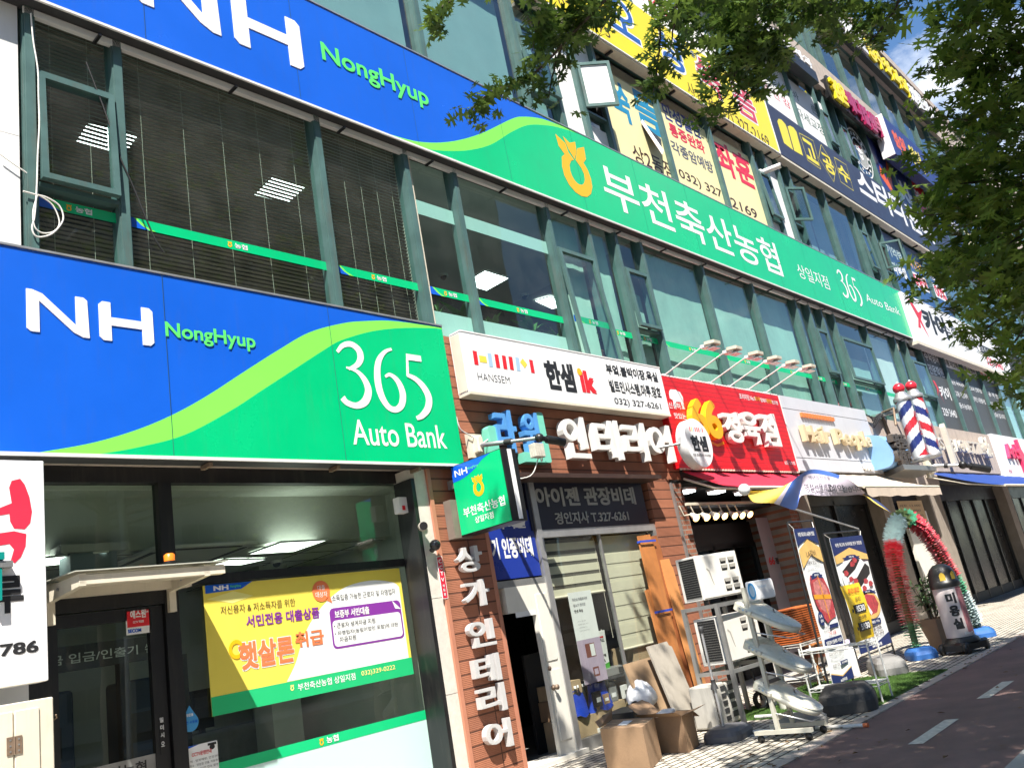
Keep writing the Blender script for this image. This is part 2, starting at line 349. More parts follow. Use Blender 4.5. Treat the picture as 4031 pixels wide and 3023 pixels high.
FILM = glass_mat('frosted_film', (0.55, 0.80, 0.76), 1.45, 0.25, 0.0, film=(0.62, 0.84, 0.80), filmfac=0.88)
BLINDW = mat('white_blind', (0.42, 0.62, 0.54), 0.9, 0, 0.30, 0.8, dirt=0.12)
BLINDP = mat('paper_blind', (0.86, 0.87, 0.82), 0.9, 0, 0.14, 1.4)
SLAT = mat('brown_slat', (0.19, 0.145, 0.115), 0.45, 0, 0.2, 4)
STRING = mat('blind_cord', (0.6, 0.55, 0.45), 0.8, 0, 0)
WIRE = mat('cable_black', (0.015, 0.015, 0.015), 0.6, 0, 0)
WIREW = mat('cable_white', (0.75, 0.73, 0.68), 0.6, 0, 0.05)
CARD = mat('cardboard', (0.34, 0.215, 0.125), 0.85, 0, 0.18, 5, bump=0.1, bscale=40, dirt=0.1)
CARDL = mat('cardboard_light', (0.46, 0.33, 0.20), 0.85, 0, 0.15, 5)
WOOD = mat('plank_wood', (0.50, 0.19, 0.055), 0.6, 0, 0.3, 3, dirt=0.2)
BRICKW = pattern_mat('old_brick', (0.40, 0.15, 0.085), (0.27, 0.10, 0.06), (0.30, 0.26, 0.22), 0.21, 0.075, 0.010, 0.9, 'XZ', dirt=0.5)
BRICKY = pattern_mat('old_brick_return', (0.40, 0.15, 0.085), (0.27, 0.10, 0.06), (0.30, 0.26, 0.22), 0.21, 0.075, 0.010, 0.9, 'YZ', dirt=0.5)
SIDING = pattern_mat('brown_cladding', (0.40, 0.155, 0.085), (0.33, 0.125, 0.07), (0.11, 0.04, 0.022), 7.0, 0.145, 0.009, 0.7, 'XZ', offset=0, bump=0.7, dirt=0.3)
def siding_ribs():
    t = SIDING.node_tree; n = t.nodes; l = t.links; b = n['Principled BSDF']
    g = n.new('ShaderNodeNewGeometry'); w = n.new('ShaderNodeTexWave'); w.bands_direction = 'Z'; w.inputs['Scale'].default_value = 17; w.inputs['Distortion'].default_value = 0.0
    l.new(g.outputs['Position'], w.inputs['Vector'])
    k = n.new('ShaderNodeBump'); k.inputs['Strength'].default_value = 0.35; k.inputs['Distance'].default_value = 0.006
    old = b.inputs['Normal'].links[0].from_socket; l.new(w.outputs['Fac'], k.inputs['Height']); l.new(old, k.inputs['Normal']); l.new(k.outputs['Normal'], b.inputs['Normal'])
siding_ribs()
TRIM = mat('brown_trim', (0.50, 0.21, 0.13), 0.55, 0, 0.1, 3, dirt=0.12)
# ================================================================== ground
PAVER = pattern_mat('paver_blocks', (0.62, 0.57, 0.47), (0.52, 0.47, 0.39), (0.03, 0.025, 0.02), 0.21, 0.105, 0.013, 0.85, 'XY', dirt=0.35)
SIDEW = pattern_mat('sidewalk_blocks', (0.34, 0.32, 0.29), (0.27, 0.25, 0.23), (0.08, 0.07, 0.06), 0.23, 0.115, 0.006, 0.9, 'XY', dirt=0.35)
ASPH = mat('asphalt', (0.05, 0.05, 0.052), 0.9, 0, 0.25, 30, bump=0.4, bscale=250)
PATH = mat('maroon_path', (0.205, 0.125, 0.112), 0.85, 0, 0.38, 1.6, bump=0.35, bscale=220, dirt=0.25)
MARK = mat('road_paint', (0.68, 0.64, 0.56), 0.7, 0, 0.35, 18, dirt=0.5)
KERB = mat('kerb_stone', (0.38, 0.37, 0.35), 0.85, 0, 0.2, 8, bump=0.2, bscale=80, dirt=0.2)
g = MB(); g.box(-400, 600, -400, 300, -0.6, -0.135, ASPH); struct('road', g)
g = MB(); g.box(-60, 90, -3.02, 0.0, -0.2, 0.0, PAVER); g.box(2.3, 60, 0.0, 14.0, -0.2, -0.004, KERB); struct('paved_forecourt', g)
g = MB(); g.box(-60, 90, -5.02, -3.16, -0.2, -0.006, PATH); struct('cycle_path', g)
g = MB()
for i in range(100): g.box(-60 + i*1.5, -60 + i*1.5 + 1.492, -3.155, -3.025, -0.2, 0.004, BEIGE)
struct('path_edging', g)
g = MB(); g.box(-60, 90, -9.2, -5.17, -0.2, 0.0, SIDEW); struct('sidewalk', g)
g = MB()
for i in range(100): g.box(-60 + i*1.5, -60 + i*1.5 + 1.492, -5.165, -5.025, -0.2, 0.006, KERB)
for i in range(100): g.box(-60 + i*1.5, -60 + i*1.5 + 1.492, -9.36, -9.205, -0.2, 0.012, KERB)
struct('kerb', g)
g = MB()
for k in range(-8, 24):
    x = 7.9 + k * 2.14; y = -4.08
    g.add([(x, y-0.065, -0.002), (x+1.05, y-0.065, -0.002), (x+1.05, y+0.065, -0.002), (x, y+0.065, -0.002)], [(0, 1, 2, 3)], MARK)
struct('path_marking', g)
g = MB(); g.box(-60, 90, -27.0, -22.0, -0.2, 0.0, SIDEW); struct('far_sidewalk', g)
random.seed(15); FLV = mat('dry_leaf', (0.16, 0.085, 0.03), 0.8, 0, 0.4, 9); g = MB()
for k in range(170):
    x = random.uniform(5.5, 17); y = random.choice((random.uniform(-5.1, -3.1), random.uniform(-3.25, -3.0), random.uniform(-3, -1.4))); a = random.uniform(0, 6.28); s_ = random.uniform(.02, .05); u = Vector((math.cos(a), math.sin(a), 0)); v = Vector((-u.y, u.x, 0)); c = Vector((x, y, .010))
    g.add([c - u*s_, c + v*s_*.45 + Vector((0, 0, random.uniform(0, .015))), c + u*s_, c - v*s_*.45 + Vector((0, 0, random.uniform(0, .015)))], [(0, 1, 2, 3)], FLV)
o = g.build('fallen_leaves'); o['kind'] = 'stuff'
# ================================================================== the commercial building
bld = thing('commercial_building', (16, 6, 0), 'long glass fronted commercial building stacked with shop signs above street level shops', 'building')
XL, XR = 1.2, 66.0
g = MB()
g.box(XL, XR, 0.30, 14, 4.55, 5.0, ROOM)                              # floor slabs
g.box(XL, XR, 0.30, 14, 8.1, 9.2, ROOM); g.box(XL, XR, 0.30, 14, 12.15, 13.4, ROOM); g.box(XL, XR, 0.30, 14, 16.45, 17.8, ROOM); g.box(XL, XR, 0.0, 14, 20.5, 22.55, BEIGE)
g.build('floor_slab', bld)
g = MB(); g.box(XL, XR, 13.9, 14.2, 0, 22.6, STONE); g.box(XL-0.2, XL, 0.3, 14, 0, 22.6, STONE); g.box(XR, XR+0.2, 0.0, 14, 0, 22.6, STONE)
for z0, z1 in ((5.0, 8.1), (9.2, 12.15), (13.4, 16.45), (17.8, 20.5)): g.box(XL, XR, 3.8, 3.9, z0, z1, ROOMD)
g.build('inner_wall', bld)
# spandrel bands behind the signs
g = MB()
g.box(6.62, XR, 0.02, 0.30, 3.36, 5.02, DARK); g.box(2.36, XR, 0.03, 0.30, 7.98, 9.28, DARK); g.box(2.36, XR, 0.03, 0.30, 12.05, 13.5, DARK)
g.build('spandrel_panel', bld)
g = MB()
g.box(XL, XR, -0.12, 0.0, 16.5, 17.86, BEIGE); g.box(XL, XR, -0.19, -0.122, 16.5, 16.72, BEIGE)
g.box(XL, XR, -0.12, -0.001, 20.38, 22.4, BEIGE); g.box(XL, XR, -0.2, 0.0, 22.401, 22.75, BEIGE); g.box(XL, XR, -0.17, -0.121, 20.38, 20.6, BEIGE)
g.build('stone_band', bld)
# white clad pier at the left end
g = MB()
for z0, z1 in ((0.0, 1.55), (1.556, 3.1), (3.106, 4.6), (4.606, 6.4), (6.406, 8.2), (8.206, 10.1), (10.106, 12.0), (12.006, 16.4)): g.box(XL-0.3, 2.33, -0.02, 0.30, z0, z1, WHITE)
g.build('pier', bld)
# ---- curtain wall: one window per bay
M2 = [2.36, 3.16, 5.52, 6.90, 7.80, 9.80, 10.84, 11.62, 12.40, 14.56, 16.66, 18.80, 19.56, 20.28, 21.06, 23.28, 25.52, 26.48, 27.86, 30.15, 32.28, 34.52, 36.8, 39.0, 41.2, 42.2, 43.2, 45.4, 47.6, 49.8, 52.0, 54.2, 56.4, 58.6, 60.8, 63.0, 65.2]
M3 = [2.36, 3.16, 5.52, 7.62, 9.96, 10.86, 11.62, 12.34, 14.48, 16.70, 18.80, 19.52, 20.30, 20.98, 23.28, 25.46, 26.18, 27.02, 27.78, 29.86, 32.0, 34.2, 36.4, 38.6, 40.8, 43.0, 45.2, 47.4, 49.6, 51.8, 54.0, 56.2, 58.4, 60.6, 62.8, 65.0]
M4 = M3
def awning_sash(par, x0, x1, z0, z1, ang, m=TEAL, pane=GL_UP, name='sash', t=0.055, back=None):
    """top-hung casement: frame + pane pushed out at the bottom by ang degrees"""
    a = math.radians(ang); uy = Vector((0, math.sin(a), math.cos(a))); o = Vector((x0, -0.07, z1)) - uy * (z1 - z0)
    fr = Fr(o, (1, 0, 0), uy, (0, -math.cos(a), math.sin(a))); w, h = x1 - x0, z1 - z0
    b = MB(); b.fbox(fr, 0, t, 0, h, -0.03, 0.03, m); b.fbox(fr, w-t, w, 0, h, -0.03, 0.03, m); b.fbox(fr, t, w-t, 0, t, -0.03, 0.03, m); b.fbox(fr, t, w-t, h-t, h, -0.03, 0.03, m)
    b.poly(fr, [(t, t), (w-t, t), (w-t, h-t), (t, h-t)], 0, 0, back or pane)
    return b.build(name, par), fr
def casement(par, x0, x1, z0, z1, ang, m=TEAL, pane=GL_UP, t=0.06, sheet=None):
    """side-hung casement swung out on its left edge"""
    a = math.radians(ang); fr = Fr((x0, -0.075, z0), (math.cos(a), -math.sin(a), 0), (0, 0, 1)); w, h = x1-x0, z1-z0; b = MB()
    for q in ((0, t, 0, h), (w-t, w, 0, h), (t, w-t, 0, t), (t, w-t, h-t, h)): b.fbox(fr, *q, -0.03, 0.03, m)
    o = b.build('sash', par); b = MB(); b.poly(fr, [(t, t), (w-t, t), (w-t, h-t), (t, h-t)], 0, 0, sheet or pane); b.build('sash_pane', par); return o
def bay(i, x0, x1, z0, z1, kind, pane=GL_2F, w=0.105, sash=None):
    """mullion on the left of the bay, rails, pane; sash = (z0, z1, opening angle)"""
    b = MB(); b.box(x0, x0+w, -0.06, 0.10, z0, z1, TEAL)
    b.box(x0+0.012, x0+w-0.012, -0.075, -0.0605, z0, z1, TEAL)
    b.box(x0+w, x1, -0.01, 0.08, z0, z0+0.06, TEAL); b.box(x0+w, x1, -0.01, 0.08, z1-0.06, z1, TEAL)
    if sash:
        s0, s1, an = sash
        for zz in (s0-0.05, s1+0.005): b.box(x0+w, x1, -0.055, 0.08, zz, zz+0.045, TEAL)
        if an > 6: b.box(x0+w, x0+w+0.05, -0.02, 0.08, s0, s1, DARK); b.box(x1-0.05, x1, -0.02, 0.08, s0, s1, DARK)
    o = b.build('window', bld)
    for a_, c_ in (((z0+0.06, sash[0]-0.05), (sash[1]+0.05, z1-0.06)) if sash else ((z0+0.06, z1-0.06),)):
        if c_ > a_: p = MB(); p.sheet(x0+w, x1, a_, c_, 0.03, pane); p.build('pane', o)
    if sash and an > 20: casement(o, x0+w*0.6, x1-0.02, s0, s1, an, TEAL, pane)
    elif sash: awning_sash(o, x0+w+0.01, x1-0.01, s0, s1, an, TEAL, pane)
    return o
def logo_shapes(b, fr, u, v, s, m=ORANGE, n0=0.0, n1=0.0):
    """the ring with three leaf tips, s tall, lower left corner at u, v"""
    X = lambda x: u + (x - 10.30) / 1.09 * s * 0.86; Z = lambda z: v + (z - 8.08) / 1.09 * s
    out = [(10.50, 8.80), (10.38, 8.72), (10.32, 8.52), (10.33, 8.36), (10.42, 8.21), (10.58, 8.11), (10.76, 8.08), (10.94, 8.11), (11.10, 8.21), (11.20, 8.36), (11.22, 8.52), (11.18, 8.68), (11.08, 8.80)]
    inn = [(10.66, 8.72), (10.58, 8.62), (10.56, 8.5), (10.58, 8.42), (10.63, 8.35), (10.70, 8.31), (10.78, 8.30), (10.87, 8.32), (10.94, 8.37), (11.0, 8.46), (11.01, 8.56), (10.97, 8.66), (10.88, 8.74)]
    k = len(out); P = [fr(X(p[0]), Z(p[1]), n1) for p in out] + [fr(X(p[0]), Z(p[1]), n1) for p in inn]
    b.add(P, [(i, k+i, k+i+1, i+1) for i in range(k-1)], m)
    for pl in ([(10.33, 9.14), (10.60, 9.04), (10.64, 8.88), (10.77, 8.77), (10.66, 8.72), (10.50, 8.80), (10.36, 8.92)], [(10.57, 9.17), (10.75, 9.09), (10.95, 9.17), (10.93, 8.98), (10.80, 8.79), (10.67, 8.94)], [(10.98, 9.05), (11.23, 9.15), (11.2, 8.9), (11.08, 8.80), (10.88, 8.74), (10.83, 8.79)]):
        b.poly(fr, [(X(p[0]), Z(p[1])) for p in pl], n1, n1, m)
    return b
def decal(par, x0, x1, z0, z1, y=0.024):
    """green strip with the blue wave start, emblem and name, stuck on the pane"""
    b = MB(); fr = FY(y); h = z1 - z0
    b.poly(fr, [(x0, z0), (x1, z0), (x1, z1), (x0, z1)], 0, 0, NHGREEN)
    b.poly(fr, [(x0, z0), (x0+h*2.0, z0), (x0+h*1.3, z0+h*0.35), (x0+h*0.6, z1), (x0, z1)], 0.002, 0.002, NHBLUE)
    b.poly(fr, [(x0+h*2.0, z0), (x0+h*2.6, z0), (x0+h*1.7, z0+h*0.35), (x0+h*0.9, z1), (x0+h*0.6, z1), (x0+h*1.3, z0+h*0.35)], 0.0015, 0.0015, NHLIME)
    c = (x0 + x1) / 2; logo_shapes(b, fr, c-h*0.9, z0+h*0.18, h*0.62, ORANGE, 0, 0.002)
    b.text(fr, '농협', c-h*0.15, c+h*1.25, z0+h*0.22, z0+h*0.78, 0.002, SWHITE, 0.02)
    return b.build('decal_strip', par)
ZS0, ZS1 = 5.775, 5.88
SASH2 = {0: (5.98, 7.10, 2), 5: (5.12, 7.02, 4), 7: (5.98, 7.05, 2), 12: (5.98, 7.1, 2), 14: (5.98, 7.1, 2), 17: (5.98, 7.1, 2), 18: (5.98, 7.1, 2), 24: (5.98, 7.1, 2), 25: (5.98, 7.1, 2)}
win2 = []
for i in range(len(M2)-1):
    sh = SASH2.get(i)
    if i == 18: sh = None
    o = bay(i, M2[i], M2[i+1], 4.95, 8.02, 0, GL_2F, 0.105, sh); win2.append(o)
    if i <= 16 and i not in (3,): decal(o, M2[i]+0.105, M2[i+1], ZS0, ZS1, -0.105 if i == 5 else 0.024)
    if i == 3: decal(o, M2[i]+0.19, M2[i+1], ZS0, ZS1)
    if i in (3, 4):
        f = MB(); f.sheet(M2[i]+0.19 if i == 3 else M2[i]+0.105, M2[i+1], 5.0, 5.55, 0.042, FILM); f.sheet(M2[i]+0.105, M2[i+1], 6.94, 7.15, 0.042, FILM); f.build('film', o)
    if i == 3:
        f = MB(); f.box(M2[i]+0.106, M2[i]+0.19, 0.0, 0.25, 5.0, 7.9, CREAM); f.build('partition_edge', o)
# academy boards stuck in the second floor bays on the right
BOARD = mat('board_grey', (0.075, 0.08, 0.085), 0.5, 0, 0.12, 2)
fr = FY(0.022)
o = win2[18]
for i in (18, 19, 20, 21):
    x0, x1 = M2[i]+0.105, M2[i+1]
    if i == 18: x0 = 28.35
    b = MB(); b.poly(fr, [(x0, 5.0), (x1, 5.0), (x1, 7.95), (x0, 7.95)], 0, 0, BOARD); w = x1 - x0
    if i == 18:
        b.text(fr, '수학영어', x0+0.1, x1-0.25, 7.35, 7.68, 0.002, SWHITE, 0.02); b.text(fr, '전문학원', x0+0.1, x1-0.15, 6.9, 7.25, 0.002, SWHITE, 0.02)
        b.poly(fr, [(x0+0.1, 6.68), (x0+0.3, 6.68), (x0+0.42, 6.5), (x0+0.62, 5.9), (x0+0.4, 6.4), (x0+0.15, 6.15), (x0+0.3, 6.45)], 0.002, 0.002, LRED)
        b.text(fr, '카이', x0+0.5, x1-0.2, 6.12, 6.55, 0.002, SWHITE, 0.03); b.text(fr, '329·3440', x0+0.1, x1-0.25, 5.52, 5.78, 0.002, SWHITE, 0.015)
    else:
        b.poly(fr, [(x0+0.12, 7.36), (x1-0.02, 7.36), (x1-0.02, 7.72), (x0+0.12, 7.72)], 0.002, 0.002, SWHITE)
        b.text(fr, ('초등 사고력', '중등 심화반', '고등 수능반')[i-19], x0+0.25, x1-0.15, 7.42, 7.66, 0.004, LINK if i < 21 else LRED, 0.03)
        for q, tx in enumerate((('초·중등 특목대비', '중·고등 내신대비', '고등수능대비'), ('개인교과 선행학습', '체계적인 수준별수업', ' '), ('성 공 적 인', '대입준비를 함께', '논술에서 입시까지'))[i-19]):
            if tx.strip(): b.text(fr, tx, x0+0.1, x1-0.2, 6.75-q*0.42-(i-19)*0.02, 6.95-q*0.42-(i-19)*0.02, 0.002, SWHITE, 0.012)
    b.build('lettered_film', win2[i])
# third to fifth floors
SASH3 = {4: (10.05, 11.35, 3), 10: (9.95, 11.2, 3), 12: (10.19, 11.15, 29), 15: (9.95, 11.2, 3), 17: (10.22, 11.12, 50)}
win3, win4, win5 = [], [], []
for i in range(len(M3)-1):
    if i == 6:
        # opened casement with a white sheet behind its pane
        b = MB(); x0, x1 = M3[6], M3[7]
        win3.append(bay(i, x0, x1, 9.2, 12.1, 0, GL_UP, 0.12, (10.25, 11.2, 39)))
    else: win3.append(bay(i, M3[i], M3[i+1], 9.2, 12.1, 0, GL_UP, 0.12, SASH3.get(i)))
    win4.append(bay(i, M3[i], M3[i+1], 13.4, 16.5, 0, GL_UP, 0.12, {10: (14.3, 15.6, 2), 12: (14.2, 15.5, 2), 15: (14.3, 15.5, 2), 17: (14.3, 15.5, 2)}.get(i)))
    if i >= 4: win5.append(bay(i, M3[i], M3[i+1], 17.82, 20.42, 0, GL_UP, 0.12, {11: (18.6, 19.7, 2), 24: (18.6, 19.7, 2), 26: (18.6, 19.7, 2)}.get(i)))
# things stuck on or hung behind the upper panes, part of their windows
WFILM = mat('white_window_film', (0.84, 0.83, 0.82), 0.6, 0, 0.03, 2); YFILM = mat('cream_window_film', (0.84, 0.76, 0.42), 0.6, 0, 0.04, 2)
NAVYF = mat('navy_window_film', (0.02, 0.035, 0.18), 0.4, 0, 0.08, 2); BLUEF = mat('blue_window_film', (0.03, 0.10, 0.28), 0.4, 0, 0.1, 2)
INKB = mat('ink_blue', (0.03, 0.04, 0.22), 0.5, 0, 0); INKR = mat('ink_red', (0.70, 0.03, 0.08), 0.5, 0, 0); INKN = mat('ink_brown', (0.06, 0.025, 0.02), 0.5, 0, 0); INKC = mat('ink_cyan', (0.02, 0.26, 0.47), 0.5, 0, 0); INKG = mat('ink_green', (0.04, 0.36, 0.20), 0.5, 0, 0); INKGY = mat('ink_grey', (0.12, 0.13, 0.17), 0.5, 0, 0); INKDG = mat('ink_dark_green', (0.02, 0.10, 0.06), 0.5, 0, 0)
fr = FY(0.024)
def film(win, i, Ms, z0, z1, m, x0=None, x1=None):
    b = MB(); b.poly(fr, [(x0 or Ms[i]+0.12, z0), (x1 or Ms[i+1], z0), (x1 or Ms[i+1], z1), (x0 or Ms[i]+0.12, z1)], 0, 0, m); return b
def bx(b, tx, p0, p1, m, off=0.0, n=0.003, y=0.024, ext=0.0):
    """lettering whose lower left and upper right corners were measured in the photo on plane y"""
    A, B = F(*p0, y), F(*p1, y); b.text(FY(y), tx, A.x, B.x, A.z, B.z, n, m, off, ext); return b
for i in (5, 6): film(win3, i, M3, 9.26, 11.9, WFILM, *( (M3[5]+0.12, M3[6]) if i == 5 else (M3[6]+0.12, M3[7]) )).build('white_film', win3[i]) if i == 5 else None
b = MB(); b.poly(fr, [(M3[6]+0.12, 9.26), (M3[7], 9.26), (M3[7], 10.0), (M3[6]+0.12, 10.0)], 0, 0, WFILM); b.poly(fr, [(M3[6]+0.12, 11.4), (M3[7], 11.4), (M3[7], 12.0), (M3[6]+0.12, 12.0)], 0, 0, WFILM); b.build('white_film', win3[6])
for c_ in list(win3[6].children):
    if c_.name.startswith('sash_pane'): c_.data.materials[0] = WFILM
b = film(win3, 7, M3, 9.26, 11.62, YFILM); bx(b, '쑥', ('J', 375, 570), ('J', 462, 315), INKC, 0.03); bx(b, '뜸', ('J', 590, 655), ('J', 718, 440), INKC, 0.03)
bx(b, '상2동점', ('J', 550, 965), ('J', 862, 985), INKN, 0.01); b.build('lettered_film', win3[7])
b = film(win3, 8, M3, 9.26, 11.62, YFILM)
bx(b, '만성질환', ('J', 812, 590), ('J', 1100, 640), INKB, 0.025); bx(b, '통증완화', ('J', 865, 735), ('J', 1140, 795), INKR, 0.025); bx(b, '각종암예방', ('J', 882, 885), ('J', 1215, 972), INKGY, 0.02)
bx(b, '032) 327', ('J', 950, 1125), ('J', 1298, 1215), INKN, 0.01); b.build('lettered_film', win3[8])
b = film(win3, 9, M3, 9.26, 11.62, YFILM); bx(b, '좌훈', ('J', 1285, 1045), ('J', 1535, 940), INKR, 0.03); bx(b, '-2169', ('J', 1360, 1340), ('J', 1602, 1388), INKN, 0.01); b.build('lettered_film', win3[9])
film(win3, 11, M3, 9.26, 12.0, WFILM).build('white_film', win3[11]); b = MB(); b.poly(fr, [(M3[10]+0.12, 9.26), (M3[11], 9.26), (M3[11], 9.9), (M3[10]+0.12, 9.9)], 0, 0, WFILM); b.build('white_film', win3[10])
for i, tx, mm in ((18, '과목별', SWHITE), (19, '집중력', INKR), (20, '100%', INKR)):
    b = film(win3, i, M3, 9.26, 11.9, BLUEF); x0, x1 = M3[i]+0.12, M3[i+1]
    b.text(fr, ('기억력', '자신감', '학습능력')[i-18], x0+0.25, x1-0.2, 11.0, 11.45, 0.003, SWHITE if i != 19 else ORANGE, 0.02)
    b.poly(fr, [(x0+0.2, 10.28), (x1-0.2, 10.28), (x1-0.2, 10.86), (x0+0.2, 10.86)], 0.001, 0.001, SWHITE if i > 18 else BLUEF); b.text(fr, tx, x0+0.28, x1-0.28, 10.34, 10.8, 0.003, mm, 0.03); b.build('lettered_film', win3[i])
# fourth floor: white boards with small lettering, a round seal, navy boards with a tick
for i, rows in ((8, (('4', INKR),)), (9, (('화회 성', INKDG), ('자 신 감', INKR))), (10, None)):
    if rows is None: continue
b = film(win4, 7, M3, 13.9, 16.2, WFILM); b.text(fr, '턱교정', 12.7, 14.2, 15.0, 15.6, 0.003, INKR, 0.02); b.build('lettered_film', win4[7])
b = film(win4, 8, M3, 13.9, 16.2, WFILM); b.text(fr, '24시', 15.0, 16.4, 14.5, 15.3, 0.003, INKR, 0.02); b.build('lettered_film', win4[8])
b = film(win4, 9, M3, 13.9, 16.2, WFILM); b.text(fr, '치아', 17.2, 18.5, 15.0, 15.6, 0.003, INKDG, 0.02); b.build('lettered_film', win4[9])
b = film(win4, 13, M3, 13.85, 15.95, WFILM)
bx(b, '회 성', ('G', 1290, 890), ('G', 1475, 930), INKDG, 0.0); bx(b, '자 신 감', ('G', 1245, 965), ('G', 1535, 1110), INKR, 0.0); b.build('lettered_film', win4[13])
b = film(win4, 14, M3, 13.85, 15.95, WFILM); bx(b, '바     른', ('G', 1580, 1060), ('G', 1830, 1180), INKDG, 0.0); bx(b, '자세교정', ('G', 1635, 1270), ('G', 1890, 1370), INKDG, 0.0); b.build('lettered_film', win4[14])
b = film(win4, 15, M3, 13.85, 14.2, WFILM); b.poly(fr, [(M3[15]+0.12, 15.7), (M3[16], 15.7), (M3[16], 16.0), (M3[15]+0.12, 16.0)], 0, 0, WFILM); b.build('white_film', win4[15])
b = MB(); c = F('I', 828, 330, 0.024); b.ring(fr, c.x, c.z, (0.98, 0.98), (0.92, 0.92), 0, 0.002, SWHITE); b.ring(fr, c.x, c.z, (0.62, 0.62), (0.57, 0.57), 0, 0.002, SWHITE)
for k in range(16):
    a = 2*math.pi*k/16; b.poly(fr, [(c.x + math.cos(a)*0.7-0.07, c.z+math.sin(a)*0.76-0.07), (c.x+math.cos(a)*0.76+0.07, c.z+math.sin(a)*0.76-0.05), (c.x+math.cos(a)*0.78+0.05, c.z+math.sin(a)*0.78+0.07), (c.x+math.cos(a)*0.74-0.05, c.z+math.sin(a)*0.78+0.05)], 0.002, 0.002, SWHITE)
b.poly(fr, [(c.x-0.3, c.z+0.1), (c.x, c.z+0.25), (c.x+0.35, c.z+0.1), (c.x, c.z-0.02)], 0.002, 0.002, SWHITE); b.poly(fr, [(c.x-0.18, c.z-0.02), (c.x, c.z-0.1), (c.x+0.2, c.z-0.02), (c.x+0.2, c.z-0.2), (c.x, c.z-0.28), (c.x-0.18, c.z-0.2)], 0.002, 0.002, SWHITE)
b.build('round_seal', win4[18])
TICK = mat('tick_orange', (0.80, 0.12, 0.03), 0.4, 0, 0)
for i in (19, 20, 21, 23, 24):
    b = film(win4, i, M3, 13.5, 16.3, NAVYF); x0, x1 = M3[i]+0.12, M3[i+1]
    if i == 19: b.poly(fr, [(F('I', *p, 0.024).x, F('I', *p, 0.024).z) for p in ((988, 430), (1000, 520), (1108, 680), (1095, 560), (1040, 350), (1055, 560))], 0.003, 0.003, TICK)
    if i == 20: b.text(fr, '사', x0+0.3, x1-0.2, 14.0, 15.3, 0.003, SWHITE, 0.04)
    if i == 21: b.poly(fr, [(x0+0.1, 14.3), (x1-0.1, 14.3), (x1-0.1, 15.8), (x0+0.1, 15.8)], 0.002, 0.002, LRED); b.text(fr, '영재', x0+0.3, x1-0.3, 14.7, 15.4, 0.004, SWHITE, 0.04); b.poly(fr, [(x0+0.1, 13.55), (x1-0.1, 13.55), (x1-0.1, 14.05), (x0+0.1, 14.05)], 0.002, 0.002, LRED); b.text(fr, '고려학습', x0+0.2, x1-0.2, 13.6, 13.95, 0.004, SWHITE, 0.02)
    if i > 21: b.text(fr, '영어', x0+0.3, x1-0.3, 14.4, 15.3, 0.003, SWHITE if i == 23 else YFILM, 0.04)
    b.build('lettered_film', win4[i])
b = MB(); b.poly(fr, [(M3[12]+0.12, 13.85), (M3[13], 13.85), (M3[13], 14.1), (M3[12]+0.12, 14.1)], 0, 0, WFILM); b.build('white_film', win4[12])
# blinds behind glass
def roller(par, x0, x1, z0, z1, m, y=0.16):
    b = MB(); rows = []
    for k in range(9):
        z = z1 + (z0 - z1) * k / 8; rows.append([Vector((x0 + (x1-x0)*j/10, y + 0.0035*math.sin(j*1.7 + x0*3 + k*0.25), z)) for j in range(11)])
    b.grid(rows, m, True); return b.build('blind', par)
for i in range(5, len(M2)-1):
    if i in (7, 12, 14, 17, 18): 
        roller(win2[i], M2[i]+0.1, M2[i+1], 4.95, 6.72 if i != 7 else 6.75, BLINDW)
    elif i < 15: roller(win2[i], M2[i]+0.11, M2[i+1]-0.02 + (0.12 if i in (8, 9) else 0), 4.95, 7.72, BLINDW)
    elif i < 18: roller(win2[i], M2[i]+0.11, M2[i+1]-0.02, 5.2, 7.6, BLINDP)
    elif i > 21: roller(win2[i], M2[i]+0.11, M2[i+1]-0.02, 4.95, 7.5, BLINDW)
BLG = mat('grey_blue_blind', (0.52, 0.63, 0.62), 0.9, 0, 0.12, 1.2); BLD = mat('dark_blue_room', (0.06, 0.10, 0.13), 0.9, 0, 0.2, 1)
for i in range(0, 5):
    roller(win3[i], M3[i]+0.11, M3[i+1]-0.02, 9.2, 12.1, BLG, 0.2); roller(win4[i], M3[i]+0.11, M3[i+1]-0.02, 13.4, 16.5, BLG, 0.2)
for i in range(13, len(M3)-1):
    if i not in (18, 19, 20): roller(win3[i], M3[i]+0.11, M3[i+1]-0.02, 9.2, 12.0, BLG if i % 3 else BLD, 0.5)
    if i not in (13, 14, 19, 20, 21): roller(win4[i], M3[i]+0.11, M3[i+1]-0.02, 13.4, 16.4, BLG if i % 2 else BLD, 0.6)
    if i - 4 < len(win5): roller(win5[i-4], M3[i]+0.11, M3[i+1]-0.02, 17.8, 20.4, BLD, 0.8)
# ================================================================== second floor office seen through the glass
def panel_light(pts, z, label, group='office ceiling lights'):
    """flat LED panel on the ceiling; pts are its corners measured in the photo"""
    P = [G(*p, z) for p in pts]; c = sum(P, Vector()) / 4
    ux = ((P[1]-P[0]) + (P[2]-P[3])) / 2; uy = ((P[3]-P[0]) + (P[2]-P[1])) / 2
    t = thing('ceiling_light', c, label, 'ceiling light', group)
    fr = Fr(c - ux/2 - uy/2 - Vector((0, 0, 0.012)), ux, uy, (0, 0, -1))
    b = MB(); b.poly(fr, [(0, 0), (1, 0), (1, 1), (0, 1)], 0, 0.004, LAMP); b.build('diffuser', t)
    b = MB()
    for q in (((-.03, -.03), (1.03, -.03), (1.03, 0), (-.03, 0)), ((-.03, 1), (1.03, 1), (1.03, 1.03), (-.03, 1.03)), ((-.03, 0), (0, 0), (0, 1), (-.03, 1)), ((1, 0), (1.03, 0), (1.03, 1), (1, 1))): b.poly(fr, q, -0.01, 0.008, WHITE)
    b.build('frame', t); return t
